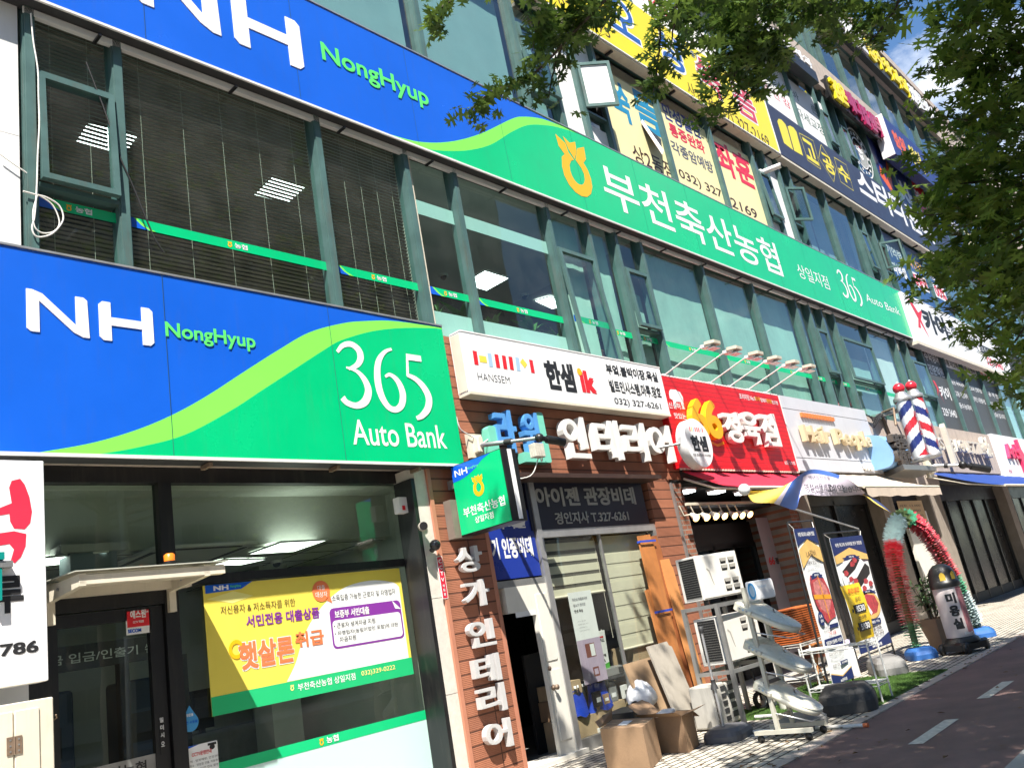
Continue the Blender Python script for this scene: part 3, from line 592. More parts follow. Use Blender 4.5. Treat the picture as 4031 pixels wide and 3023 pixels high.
panel_light(((1, 480, 925), (1, 575, 790), (1, 885, 870), (1, 815, 990)), 8.08, 'white ceiling panel seen behind the small sash window at the left end')
panel_light(((1, 1650, 1255), (1, 1765, 1140), (1, 1985, 1200), (1, 1860, 1310)), 8.08, 'white ceiling panel behind the blind of the widest dark window')
panel_light(((1, 1185, 1659), (1, 1290, 1575), (1, 1475, 1625), (4, 1395, 50)), 8.08, 'lowest ceiling panel, behind the blind just above the blue sign')
panel_light(((1, 250, 1480), (1, 270, 1370), (1, 410, 1400), (1, 330, 1500)), 8.08, 'ceiling panel behind the coil of cable at the left')
panel_light(((5, 790, 170), (5, 925, 95), (5, 1085, 135), (5, 935, 222)), 8.08, 'white ceiling panel above the pot plants behind the clear window')
panel_light(((5, 1255, 295), (5, 1350, 250), (5, 1460, 320), (5, 1365, 330)), 8.08, 'ceiling panel cut off by the pillar, right of the pot plants')
b = MB(); b.box(XL, 13.0, 0.3, 3.8, 8.082, 8.099, CEIL); b.build('ceiling', bld)
for i, (x0, x1, lab) in enumerate(((M2[0]+0.11, M2[1], 'brown slatted blind behind the small sash window at the left end'), (M2[1]+0.11, M2[2], 'brown slatted blind filling the widest window above the blue sign'), (M2[2]+0.11, M2[3], 'brown slatted blind with a ragged right edge beside the clear window'))):
    t = thing('venetian_blind', ((x0+x1)/2, 0.14, 7.95), lab, 'blind', 'brown slatted blinds')
    b = MB(); z = 7.92
    while z > 5.0:
        b.add([(x0, 0.10, z), (x1, 0.10, z), (x1, 0.125, z-0.016), (x0, 0.125, z-0.016)], [(0, 1, 2, 3)], SLAT); z -= 0.047
    b.build('slat', t)['kind'] = 'stuff'
    b = MB(); b.box(x0, x1, 0.095, 0.135, 7.93, 7.98, SLAT); b.build('head_rail', t)
    n = 2 if i == 0 else 5
    for k in range(n):
        b = MB(); xx = x0 + (x1-x0)*(k+0.5)/n; b.tube([(xx, 0.096, 7.93), (xx, 0.096, 5.0)], 0.002, STRING, 5); b.build('cord', t)
LEAFP = mat('pot_plant_leaf', (0.05, 0.16, 0.03), 0.5, 0, 0.3, 8); POT = mat('clay_pot', (0.25, 0.10, 0.05), 0.8, 0, 0.1)
def plant(x, y, z, h, kind, label):
    t = thing('pot_plant', (x, y, z), label, 'plant', 'pot plants on the office window sill'); random.seed(int(x*97))
    b = MB(); b.lathe((x, y, z), [(0.07, 0), (0.10, 0.16), (0.11, 0.17), (0.09, 0.165)], POT, 14); b.build('pot', t)
    b = MB()
    for k in range(26 if kind == 'grass' else 12):
        a = random.uniform(0, 6.28); r = random.uniform(0.10, 0.32); hh = h * random.uniform(0.6, 1.05); d = Vector((math.cos(a), math.sin(a)*0.5, 0)); s = Vector((-d.y, d.x, 0)).normalized()
        w = 0.012 if kind == 'grass' else 0.05; base = Vector((x, y, z+0.16)); rows = []
        for q in range(6):
            u = q/5; p = base + d*r*u*u*1.3 + Vector((0, 0, (hh-0.16)*(u - (0.35 if kind == 'grass' else 0.2)*u*u*u))); ww = w*(math.sin(math.pi*min(1, u*1.0))*1.0 if kind != 'grass' else (1-u)) + 0.003
            rows.append([p - s*ww, p + s*ww])
        b.grid(rows, LEAFP, True)
    b.build('foliage', t)
plant(7.45, 0.3, 5.38, 0.62, 'grass', 'bushy grass like pot plant nearest the brown blinds behind the clear window')
plant(7.9, 0.3, 5.38, 0.58, 'leaf', 'broad leaved pot plant left of the clear window mullion')
plant(8.5, 0.3, 5.38, 0.5, 'leaf', 'small leafy pot plant just right of the clear window mullion'); plant(9.35, 0.3, 5.38, 0.62, 'leaf', 'pale stemmed pot plant in the middle of the wide clear window')
plant(9.95, 0.3, 5.38, 0.55, 'grass', 'spiky pot plant at the right end of the wide clear window'); plant(10.95, 0.3, 5.38, 0.9, 'grass', 'long bladed pot plant behind the dark green casement')
def dome_cam(p, label, grp=None, s=1.0):
    t = thing('dome_camera', p, label, 'security camera', grp); b = MB(); b.lathe(p, [(0.09*s, 0), (0.09*s, -0.04*s), (0.075*s, -0.05*s)], WHITE, 20); b.build('base', t)
    b = MB(); b.ball(Vector(p) - Vector((0, 0, 0.05*s)), 0.06*s, BLACK, 14); b.build('dome', t)
dome_cam(G(5, 660, 120, 8.08), 'white dome camera on the office ceiling left of the clear mullion'); dome_cam(G(5, 1185, 250, 8.08), 'white dome camera on the office ceiling over the pot plants')
# loose cables at the left end
def cable(name, pts, r, m, label, n=10):
    b = MB(); b.tube(spline(pts, n), r, m, 6); o = b.build(name); tag(o, label, 'cable'); return o
cable('cable', [F(1, *p, -0.10) for p in ((200, 90), (215, 260), (245, 450), (250, 620), (255, 800), (245, 1000), (238, 1220), (225, 1400), (208, 1480), (240, 1535), (330, 1520), (395, 1455), (410, 1400), (380, 1330), (300, 1280), (240, 1265), (150, 1240))] , 0.0075, WIREW, 'white cable hanging down the left mullion and coiled at its end', 8)
cable('cable', [F(1, *p, -0.10) for p in ((243, 1265), (215, 1370), (225, 1470), (275, 1510), (350, 1500), (385, 1440), (340, 1330), (245, 1262))], 0.0065, WIREW, 'inner loop of the coiled white cable at the left mullion', 8)
cable('cable', [F(1, *p, -0.09) for p in ((558, 405), (610, 540), (690, 750), (770, 1000), (850, 1180), (915, 1340), (960, 1450), (1010, 1560), (1065, 1640))], 0.008, WIRE, 'black cable slanting down across the small sash window', 6)
cable('cable', [F(1, *p, -0.06) for p in ((0, 1000), (90, 1065), (170, 1120), (210, 1160), (240, 1230))], 0.006, WIREW, 'thin white wire crossing the white pier to the cable coil', 6)
# ================================================================== bank storefront
bank = MB()
yb = 0.35
bank.box(2.35, 6.62, yb-0.05, yb+0.06, 3.36, 3.50, BLACKF)
bank.box(3.53, 3.655, yb-0.06, yb+0.06, 0.0, 3.36, BLACKF); bank.box(6.47, 6.63, yb-0.06, yb+0.06, 0.0, 3.36, BLACKF); bank.box(6.28, 6.332, -0.015, yb-0.061, 0.0, 3.34, BLACKF); bank.box(2.30, 2.52, yb-0.06, yb+0.06, 0.0, 3.36, BLACKF)
bank.box(3.655, 6.47, yb-0.055, yb+0.06, 2.42, 2.50, BLACKF); bank.box(2.52, 3.53, yb-0.055, yb+0.06, 2.28, 2.42, BLACKF); bank.box(2.52, 6.47, yb-0.05, yb+0.06, 0.0, 0.12, BLACKF)
sf = bank.build('storefront', bld)
p = MB(); p.sheet(3.655, 6.47, 2.50, 3.36, yb+0.01, GL_BK); p.sheet(2.52, 3.53, 2.42, 3.36, yb+0.01, GL_BK); p.sheet(3.655, 6.47, 0.12, 2.42, yb+0.01, GL_BK); p.build('glazing', sf)
d = MB(); d.box(2.53, 2.66, yb-0.02, yb+0.04, 0.12, 2.27, BLACKF); d.box(3.40, 3.52, yb-0.02, yb+0.04, 0.12, 2.27, BLACKF); d.box(2.66, 3.40, yb-0.02, yb+0.04, 2.17, 2.27, BLACKF); d.box(2.66, 3.40, yb-0.02, yb+0.04, 0.12, 0.35, BLACKF); d.sheet(2.66, 3.40, 0.35, 2.17, yb+0.01, GL_BK)
d.box(2.67, 3.40, yb-0.002, yb+0.008, 0.93, 1.08, GREYM); d.text(FY(yb), '부천축산농협', 2.72, 3.32, 0.95, 1.05, 0.004, LINK, 0.02)
d.box(3.435, 3.475, yb-0.025, yb-0.0205, 1.06, 1.36, BLACK); d.text(FY(yb), '미', 3.44, 3.47, 1.25, 1.29, 0.028, SWHITE, 0.02); d.text(FY(yb), '시', 3.44, 3.47, 1.19, 1.23, 0.028, SWHITE, 0.02); d.text(FY(yb), '오', 3.44, 3.47, 1.12, 1.16, 0.028, SWHITE, 0.02); d.text(FY(yb), '밀', 3.44, 3.47, 1.31, 1.35, 0.028, SWHITE, 0.02)
d.build('door', sf)
LIMEF = mat('strip_green', (0.005, 0.52, 0.19), 0.4, 0, 0.03)
p = MB(); p.sheet(3.655, 6.47, 0.12, 0.80, yb+0.004, FILM); p.build('film', sf)
p = MB(); f5 = FY(yb); p.poly(f5, [(3.655, 0.79), (6.47, 0.79), (6.47, 0.885), (3.655, 0.885)], -0.002, -0.002, LIMEF); logo_shapes(p, f5, 4.98, 0.805, 0.065, ORANGE, 0, 0.001); p.text(f5, '농협', 5.06, 5.20, 0.81, 0.87, 0.001, SWHITE, 0.02); p.build('decal_strip', sf)
# soffit under the blue sign, bank room
p = MB()
for k in range(8): p.box(2.3 + k*0.55, 2.3 + k*0.55 + 0.543, -0.02, 0.30, 3.505, 3.53, BEIGE)
p.box(2.3, 6.95, -0.10, -0.02, 3.50, 3.56, WHITE); p.box(2.3, 6.95, -0.02, 0.3, 3.535, 4.55, DARK); p.build('soffit', bld)
GREENW = mat('bank_wall', (0.50, 0.53, 0.48), 0.9, 0, 0.05); SUSP = mat('bank_ceiling', (0.55, 0.57, 0.51), 0.9, 0, 0.05)
p = MB(); p.box(1.2, 6.64, 0.42, 6.0, 3.36, 3.40, SUSP); p.box(1.2, 6.64, 0.9, 1.0, 2.86, 3.36, SUSP)
p.box(1.2, 6.7, 4.4, 4.5, 0.0, 3.4, GREENW); p.box(6.64, 6.7, 0.42, 4.4, 0, 3.36, GREENW); p.box(1.1, 1.2, 0.42, 4.4, 0, 3.36, GREENW); p.build('bank_room', bld)
p = MB(); p.box(1.2, 6.64, 1.0, 4.4, 2.84, 2.86, SUSP); p.build('ceiling', bld)
panel_light(((7, 1610, 260), (7, 1825, 188), (7, 2108, 170), (7, 1905, 245)), 2.835, 'bright ceiling panel inside the bank right of the black mullion', 'bank ceiling lights')
panel_light(((7, 180, 348), (7, 250, 285), (7, 690, 250), (7, 600, 300)), 2.835, 'bright ceiling panel inside the bank beside the white shop sign', 'bank ceiling lights')
panel_light(((7, 1300, 330), (7, 1450, 305), (7, 1725, 290), (7, 1560, 335)), 2.835, 'long ceiling panel inside the bank just above the door canopy', 'bank ceiling lights')
c = G(7, 1180, 270, 2.83); t = thing('ceiling_cassette', c, 'square ceiling air conditioner with dark slots inside the bank', 'air conditioner')
fr = Fr(c, (0.55, 0, 0), (0, 0.55, 0), (0, 0, -1)); b = MB(); b.cbox(fr, -1, 1, -1, 1, 0, 0.03, WHITE, 0.1); b.build('panel', t)
for k, q in enumerate(((-.7, .7, -.9, -.8), (-.7, .7, .8, .9), (-.9, -.8, -.7, .7), (.8, .9, -.7, .7))): b = MB(); b.fbox(fr, *q, 0.031, 0.036, BLACK); b.build('slot', t)
dome_cam(G(7, 1790, 310, 2.835), 'white dome camera on the bank ceiling above the yellow poster', None, 0.8)
t = thing('hanging_box', G(7, 560, 160, 2.86), 'blue grey box with a wide cap hanging from the bank ceiling', 'fitting'); q = F(7, 560, 160, 0.85); BGB = mat('box_blue_grey', (0.16, 0.21, 0.22), 0.6, 0, 0.1); b = MB(); b.box(q.x-0.20, q.x+0.20, 0.70, 0.95, 2.56, 2.83, BGB); b.build('body', t); b = MB(); b.box(q.x-0.29, q.x+0.29, 0.66, 0.99, 2.831, 2.90, ROOM); b.build('cap', t)
p = MB()
for k in range(9): p.box(1.6+k*0.6, 1.606+k*0.6, 1.0, 4.4, 2.834, 2.8395, DARK)
for k in range(6): p.box(1.25, 6.6, 1.0+k*0.6, 1.006+k*0.6, 2.834, 2.8392, DARK)
p.build('ceiling_joint', bld)['kind'] = 'stuff'
t = thing('bank_column', (5.9, 2.6, 0), 'pale square column inside the bank behind the poster', 'column'); b = MB(); b.box(5.75, 6.15, 2.4, 2.8, 0, 2.84, GREENW); b.build('shaft', t); b = MB(); b.box(5.73, 6.17, 2.38, 2.82, 0, 0.12, DARK); b.build('skirting', t)
# dark cash machine room behind the door
t = thing('cash_machine_booth', (3.4, 2.6, 0), 'dark booth front for cheque and cash machines inside the bank door', 'cash machine')
b = MB(); b.box(2.3, 4.75, 2.5, 2.62, 1.93, 2.18, DARK); b.text(FY(2.5), '수표·현금 입금/인출기', 2.9, 4.25, 2.0, 2.1, 0.004, SWHITE, 0.01); b.text(FY(2.5), '수표·현금 입금/인출기', 4.33, 4.74, 2.0, 2.1, 0.004, SWHITE, 0.01); b.build('header', t)
for x in (2.3, 3.0, 4.05, 4.7): b = MB(); b.box(x, x+0.1, 2.5, 2.62, 0, 1.93, BLACKF); b.build('post', t)
SCR = mat('machine_blue', (0.03, 0.05, 0.10), 0.4, 0, 0.3, 3)
for x in (2.42, 3.12, 4.16): b = MB(); b.cbox(Fr((x, 2.75, 0), (1, 0, 0), (0, 0, 1), (0, -1, 0)), 0, 0.55 if x > 2.5 else .5, 0, 1.75, -0.4, 0.0, SCR, 0.05); b.box(x+0.08, x+0.42, 2.742, 2.75, 1.1, 1.4, BLACK); b.build('machine', t)
# counter and pictures farther in
t = thing('service_counter', (5.4, 3.9, 0), 'grey service counter with screens at the back of the bank', 'counter'); b = MB(); b.box(4.85, 6.5, 3.5, 4.0, 0, 1.0, GREYM); b.build('desk', t)
for x in (4.95, 5.35): b = MB(); b.box(x, x+0.3, 3.6, 3.63, 1.05, 1.3, BLACK); b.box(x+.12, x+.18, 3.6, 3.66, 1.0, 1.06, BLACK); b.build('screen', t)
for x, lab in ((5.15, 'left of two dark framed notices on the bank back wall'), (5.75, 'right of two dark framed notices on the bank back wall')):
    t = thing('framed_notice', (x+0.25, 4.38, 1.3), lab, 'notice', 'dark framed notices in the bank'); b = MB(); b.box(x, x+0.5, 4.36, 4.399, 1.18, 1.52, BLACK); b.build('frame', t); b = MB(); b.box(x+0.04, x+0.46, 4.352, 4.359, 1.22, 1.48, DARK); b.build('sheet', t)
# ---- canopy over the bank door
cl = F('M6', 300, 330, 0.30); cfl = AX('M6', 505, 200, cl.x); xr = 3.74; yf = cfl.y
t = thing('door_canopy', (3.1, 0.3, 2.45), 'glass topped metal canopy over the bank door', 'canopy')
zc = cfl.z; zw = cl.z + 0.05
b = MB(); b.tube([(cl.x-0.02, yf, zc), (xr, yf, zc)], 0.03, CREAM, 10); b.box(cl.x-0.02, xr, yf-0.03, yf+0.05, zc-0.05, zc+0.02, CREAM); b.build('front_beam', t)
b = MB(); b.box(cl.x-0.02, xr, 0.20, 0.29, zw-0.06, zw+0.06, CREAM); b.box(cl.x-0.02, xr, -0.05, 0.0, (zc+zw)/2-0.02, (zc+zw)/2+0.02, CREAM); b.build('wall_beam', t)
frx = Fr((0, 0, 0), (0, 1, 0), (0, 0, 1), (-1, 0, 0))
for x in (cl.x, 3.58):
    b = MB(); b.poly(Fr((x, 0, 0), (0, 1, 0), (0, 0, 1), (-1, 0, 0)), [(0.29, zw-0.09), (0.29, zw+0.04), (yf-0.03, zc+0.03), (yf-0.03, zc-0.06)], -0.025, 0.025, CREAM); b.box(x-0.03, x+0.03, 0.24, 0.295, zw-0.26, zw-0.05, CREAM); b.tube([(x-0.04, 0.0, zw-0.02), (x-0.03, 0.0, zw-0.02)], 0.012, GREYM, 8); b.build('arm', t)
PCB = mat('canopy_sheet', (0.52, 0.54, 0.46), 0.25, 0, 0.08, 2, dirt=0.2)
b = MB(); b.add([(cl.x-0.06, 0.29, zw+0.075), (xr+0.02, 0.29, zw+0.075), (xr+0.02, yf-0.06, zc+0.045), (cl.x-0.06, yf-0.06, zc+0.045), (cl.x-0.06, 0.29, zw+0.083), (xr+0.02, 0.29, zw+0.083), (xr+0.02, yf-0.06, zc+0.053), (cl.x-0.06, yf-0.06, zc+0.053)], [(3, 2, 1, 0), (4, 5, 6, 7), (0, 1, 5, 4), (1, 2, 6, 5), (2, 3, 7, 6), (3, 0, 4, 7)], PCB); b.build('glass_top', t)
p0 = F('M6', 1060, 108, 0.12); t = thing('beacon', p0, 'small orange warning beacon on top of the door canopy', 'beacon')
AMB = mat('amber_lens', (0.95, 0.22, 0.02), 0.3, 0, 0.1, 20); b = MB(); b.lathe(p0, [(0.05, 0), (0.05, 0.02)], BLACK, 20); b.build('base', t); b = MB(); b.lathe(p0, [(0.046, 0.02), (0.046, 0.075), (0.03, 0.088), (0, 0.09)], AMB, 20); b.build('lens', t)
# ---- bank poster
t = thing('loan_poster', (5.05, 0.33, 1.85), 'yellow and white loan poster with a green foot on the bank window', 'poster')
PY = mat('poster_yellow', (0.80, 0.66, 0.09), 0.6, 0, 0.03); PWH = mat('poster_white', (0.84, 0.85, 0.84), 0.6, 0, 0.02); PGR = mat('poster_green', (0.01, 0.48, 0.17), 0.6, 0, 0.03); PPU = mat('poster_purple', (0.22, 0.03, 0.32), 0.6, 0, 0); POR = mat('poster_orange', (0.85, 0.20, 0.07), 0.6, 0, 0); PLY = mat('poster_pale_yellow', (0.85, 0.78, 0.25), 0.6, 0, 0.02)
yp = 0.33; fp = FY(yp)
px0, px1, pz0, pz1 = 3.91, 6.23, 1.27, 2.405
b = MB(); b.poly(fp, [(px0, pz0), (px1, pz0), (px1, pz1), (px0, pz1)], -0.006, 0, PY)
wx = [(4.68, pz0+0.17), (4.80, 1.60), (4.93, 1.85), (5.15, 2.08), (5.45, 2.25), (5.8, 2.30), (6.10, 2.26), (6.19, 2.20), (6.19, pz0+0.17)]
b.poly(fp, [tuple(v[:2]) for v in spline([(p[0], p[1]) for p in wx[:-1]], 5)] + [wx[-1]], 0.001, 0.001, PWH)
b.poly(fp, [(px0+0.03, 2.28), (px0+0.3, 2.33), (px0+0.5, 2.27), (px0+0.28, 2.22)], 0.0015, 0.0015, PLY)
b.poly(fp, [(px0, pz0), (px1, pz0), (px1, pz0+0.175), (px0, pz0+0.16)], 0.002, 0.002, PGR); b.build('sheet', t)
def M5p(x, y): q = F('M5', x, y, yp); return q.x, q.z
def ptx(b, tx, p0, p1, m, off=0.0, n=0.004, h=0.055):
    A = M5p(*p0); B = M5p(*p1); z = (A[1] + B[1] - h)/2; b.text(fp, tx, A[0], B[0], z, z + h, n, m, off)
b = MB(); ptx(b, '저신용자 & 저소득자를 위한', (100, 312), (527, 235), INKN, 0.0, 0.004, 0.075); ptx(b, '소득입증 가능한 근로자 및 자영업자', (742, 238), (1105, 175), LINK, 0.0, 0.004, 0.062)
ptx(b, '• 근로자 생계자금 지원', (752, 395), (988, 345), LINK, 0.005, 0.008, 0.052); ptx(b, '• 자영업자(농림어업인 포함)에 대한', (757, 440), (1120, 370), LINK, 0.005, 0.008, 0.052); ptx(b, '자금지원', (785, 475), (878, 440), LINK, 0.005, 0.008, 0.052)
ptx(b, '서민전용 대출상품', (248, 385), (666, 285), PPU, 0.025, 0.004, 0.11); b.build('lettering', t)
b = MB()
q0 = M5p(712, 268); q1 = M5p(1122, 225); q2 = M5p(745, 522); A = (q0[0]+0.02, q2[1]-0.0); Bq = (q1[0]+0.02, q1[1]-0.02)
b.poly(fp, rrect(A[0], Bq[0], A[1], Bq[1], 0.05), 0.0035, 0.0035, PPU); b.poly(fp, rrect(A[0]+0.02, Bq[0]-0.02, A[1]+0.02, Bq[1]-0.125, 0.04), 0.005, 0.005, PWH); b.text(fp, '보증부 서민대출', A[0]+0.06, A[0]+0.5, Bq[1]-0.105, Bq[1]-0.025, 0.006, SWHITE, 0.03)
b.poly(fp, [(Bq[0]-0.11, Bq[1]+0.002), (Bq[0]+0.002, Bq[1]-0.1), (Bq[0]-0.08, Bq[1]-0.085)], 0.006, 0.006, SWHITE); b.build('loan_box', t)
b = MB(); ptx(b, '햇살론', (212, 655), (515, 430), PWH, 0.06, 0.003, 0.265); ptx(b, '햇살론', (212, 650), (512, 432), POR, 0.035, 0.006, 0.245); ptx(b, '취급', (532, 505), (690, 410), POR, 0.03, 0.005, 0.15)
q = M5p(190, 520); b.ring(fp, q[0], q[1], (0.075, 0.085), (0.045, 0.05), 0, 0.006, ORANGE, 24); b.build('headline', t)
q = M5p(678, 185); b = MB(); b.disc(fp, q[0], q[1], 0.105, 0.105, 0.005, 0.005, POR); b.poly(fp, [(q[0]+0.04, q[1]-0.09), (q[0]+0.1, q[1]-0.05), (q[0]+0.12, q[1]-0.13)], 0.005, 0.005, POR); b.text(fp, '대출', q[0]-0.04, q[0]+0.05, q[1]+0.01, q[1]+0.06, 0.006, PWH, 0.0); b.text(fp, '대상자', q[0]-0.07, q[0]+0.07, q[1]-0.06, q[1]-0.005, 0.006, PWH, 0.0); b.build('speech_bubble', t)
b = MB(); ptx(b, '부천축산농협 상일지점', (545, 745), (875, 668), PWH, 0.01, 0.004, 0.068); ptx(b, '032)329-0222', (912, 668), (1105, 620), PLY, 0.01, 0.004, 0.06); q = M5p(503, 760); logo_shapes(b, fp, q[0], q[1], 0.055, PLY, 0, 0.004)
for (u, v) in ((px0, pz1), ):
    b.poly(fp, [(u+0.02, v-0.075), (u+0.38, v-0.06), (u+0.5, v), (u+0.02, v)], 0.003, 0.003, NHBLUE); b.text(fp, 'NH', u+0.1, u+0.25, v-0.055, v-0.012, 0.004, SWHITE, 0.04); b.text(fp, 'NongHyup', u+0.27, u+0.38, v-0.045, v-0.018, 0.004, NHLET, 0.01)
b.build('footer', t)
# ---- stickers
def sticker(name, x0, x1, z0, z1, y, label, cat, draw, m=PWH, r=0.0):
    t = thing(name, ((x0+x1)/2, y, (z0+z1)/2), label, cat); fr = FY(y); b = MB(); b.poly(fr, rrect(x0, x1, z0, z1, r) if r else [(x0, z0), (x1, z0), (x1, z1), (x0, z1)], -0.003, 0, m); b.build('sheet', t); b = MB(); draw(b, fr); b.build('print', t); return t
A = F('M6', 790, 555, 0.33); Bq = F('M6', 935, 385, 0.33)
def d1(b, fr):
    x0, x1, z0, z1 = A.x, Bq.x, A.z, Bq.z; w = x1-x0
    b.poly(fr, [(x0+0.01, z0+0.06), (x1-0.01, z0+0.06), (x1-0.01, z1-0.01), (x0+0.01, z1-0.01)], 0.001, 0.001, LRED); b.text(fr, '에스원', x0+w*.18, x1-w*.18, z0+0.13, z0+0.2, 0.002, SWHITE, 0.03); b.text(fr, 'CCTV 작동중', x0+w*.28, x1-w*.28, z0+0.09, z0+0.112, 0.002, SWHITE, 0.02); b.text(fr, 'SECOM', x0+w*.06, x0+w*.6, z0+0.015, z0+0.045, 0.002, NHBLUE, 0.04); b.text(fr, '안심존', x1-w*.3, x1-w*.06, z1-0.035, z1-0.018, 0.002, SWHITE, 0.02)
sticker('security_sticker', A.x, Bq.x, A.z, Bq.z, 0.33, 'red and white security sticker on the bank door glass', 'sticker', d1)
A2 = F(7, 1180, 1650, 0.33); B2 = F(7, 1420, 1470, 0.33)
def d2(b, fr):
    x0, x1, z0, z1 = A2.x, B2.x-0.02, 0.86, B2.z
    b.poly(fr, [(x0, z1-0.03), (x0+0.16, z1), (x0, z1)], 0.001, 0.001, NHBLUE); b.text(fr, 'CCTV운영안내', x0+0.09, x1-0.06, z1-0.09, z1-0.055, 0.002, LRED, 0.02)
    for k, tx in enumerate(('목   적 : 범죄예방, 안전관리', '설치장소 : 영업점 건물, 자동화기기', '촬영범위 : 24시간 연속 촬영', '책 임 관 : 총무팀', '연 락 처 : 032) 329-0222', '부천축산농협 상일지점')): b.text(fr, tx, x0+0.02, x0+(0.34, 0.36, 0.32, 0.2, 0.28, 0.34)[k], z1-0.135-k*0.034, z1-0.115-k*0.034, 0.002, NHBLUE if k == 5 else LINK, 0.0)
    b.disc(fr, x1-0.05, z1-0.045, 0.025, 0.02, 0.002, 0.002, LINK); b.poly(fr, [(x1-0.09, z1-0.03), (x1-0.01, z1-0.03), (x1-0.01, z1-0.01), (x1-0.09, z1-0.01)], 0.002, 0.002, LINK)
sticker('camera_notice', A2.x, B2.x-0.02, 0.84, B2.z, 0.33, 'white camera operation notice with red heading low on the bank window', 'notice', d2, PWH, 0.01)
q = F(7, 1232, 1345, 0.33); t = thing('droplet_sticker', q, 'light blue water drop sticker on the bank window', 'sticker'); DROP = mat('drop_blue', (0.05, 0.30, 0.62), 0.5, 0, 0.05)
b = MB(); b.poly(FY(0.33), [(q.x + 0.075*math.cos(math.radians(a)), q.z - 0.02 + 0.075*math.sin(math.radians(a))) for a in range(-215, 36, 12)] + [(q.x, q.z+0.12)], -0.003, 0, DROP); b.build('sheet', t)
b = MB(); b.text(FY(0.33), '맑은물', q.x-0.03, q.x+0.03, q.z+0.03, q.z+0.055, 0.002, SWHITE, 0.02); b.text(FY(0.33), '부천 수돗물', q.x-0.065, q.x+0.065, q.z-0.03, q.z-0.005, 0.002, NHBLUE, 0.02); b.build('print', t)
# ---- left shop sign and cabinet at the frame edge
ys = -0.5; sx1 = F(7, 305, 600, ys).x; zb = F(7, 300, 1090, ys).z; zt = F(4, 200, 1325, ys).z
t = thing('shop_sign_board', (1.6, ys+0.1, zb), 'white upright shop sign with red and black brush lettering at the left edge', 'sign')
b = MB(); b.cbox(FY(ys), 1.0, sx1, zb, zt, -0.2, 0, SWHITE, 0.01); b.build('panel', t)
SREDL = mat('brush_red', (0.75, 0.03, 0.07), 0.4, 0, 0.15, 6)
fs = FY(ys)
def S7(w, pts): return [(F(w, *p, ys).x, F(w, *p, ys).z) for p in pts]
b = MB(); b.poly(fs, S7(4, [(0, 1630), (75, 1600), (58, 1500), (75, 1455), (130, 1442), (160, 1480), (190, 1560), (207, 1655)]) + S7(7, [(195, 70), (160, 110), (90, 105), (65, 60), (60, 10), (0, 20), (-250, 10)]), 0.002, 0.002, SREDL)
b.poly(fs, S7(7, [(0, 135), (90, 122), (170, 140), (165, 220), (135, 290), (95, 330), (70, 310), (90, 240), (60, 205), (0, 215), (-250, 220), (-250, 140)]), 0.002, 0.002, SREDL); b.build('emblem', t)
b = MB(); A = F(7, -60, 665, ys); Bq = F(7, 150, 405, ys); b.text(fs, '루', A.x, Bq.x, A.z, Bq.z, 0.003, LINK, 0.035); A = F(7, -150, 955, ys); Bq = F(7, 248, 825, ys); b.text(fs, '-5786', A.x, Bq.x, A.z, Bq.z, 0.003, LINK, 0.03); b.build('lettering', t)
q = F(7, 30, 420, -0.56); t = thing('sign_bracket', q, 'teal strapped metal bracket in front of the white shop sign', 'bracket'); TE = mat('teal_strap', (0.0, 0.25, 0.22), 0.4, 0, 0.1)
fb = FY(-0.56); A = F(7, 0, 360, -0.56); Bq = F(7, 78, 305, -0.56); b = MB(); b.box(A.x-0.05, Bq.x, -0.58, -0.502, A.z, Bq.z-0.01, GREYM); b.build('clamp', t)
b = MB(); b.box(A.x-0.05, A.x+0.02, -0.59, -0.502, Bq.z, Bq.z+0.05, TE); A3 = F(7, 10, 570, -0.56); b.box(A.x-0.05, A3.x, -0.575, -0.502, A3.z, A.z, TE); b.build('strap', t)
yc = -0.62; A = F(7, 0, 1245, yc); Bq = F(7, 345, 1192, yc)
t = thing('utility_cabinet', (1.7, yc+0.15, 0), 'cream metal cabinet with rusty hinges under the white shop sign', 'cabinet')
b = MB(); b.cbox(FY(yc), 1.0, Bq.x, 0.0, Bq.z, -0.3, 0, CREAM, 0.012); b.build('body', t)
xd = F(7, 85, 1250, yc).x; xe = F(7, 250, 1210, yc).x; b = MB(); b.cbox(FY(yc), xd+0.004, xe, 0.05, Bq.z-0.05, 0.001, 0.012, CREAM, 0.01); b.build('door', t)
b = MB(); b.cbox(FY(yc), 1.02, xd-0.004, 0.05, Bq.z-0.05, 0.001, 0.012, CREAM, 0.01); b.build('door', t)
RUST = mat('rusty_steel', (0.28, 0.20, 0.14), 0.6, 0.5, 0.3, 30)
for zz in (F(7, 85, 1510, yc).z, 0.4):
    b = MB(); b.box(xd-0.045, xd-0.006, yc-0.019, yc-0.0125, zz-0.055, zz+0.055, RUST); b.box(xd+0.006, xd+0.045, yc-0.019, yc-0.0125, zz-0.055, zz+0.055, RUST); b.tube([(xd, yc-0.016, zz-0.055), (xd, yc-0.016, zz+0.055)], 0.006, RUST, 8)
    for dx in (-0.025, 0.025):
        for dz in (-0.035, 0, 0.035): b.disc(FY(yc-0.019), xd+dx, zz+dz, 0.006, 0.006, 0, 0.003, GREYM, 8)
    b.build('hinge', t)
b = MB(); q = F(7, 360, 1330, yc); b.tube([(Bq.x, yc+0.05, q.z-0.02), (Bq.x+0.03, yc+0.03, q.z), (Bq.x+0.02, yc+0.02, q.z+0.02)], 0.006, RUST, 6); b.build('latch', t)
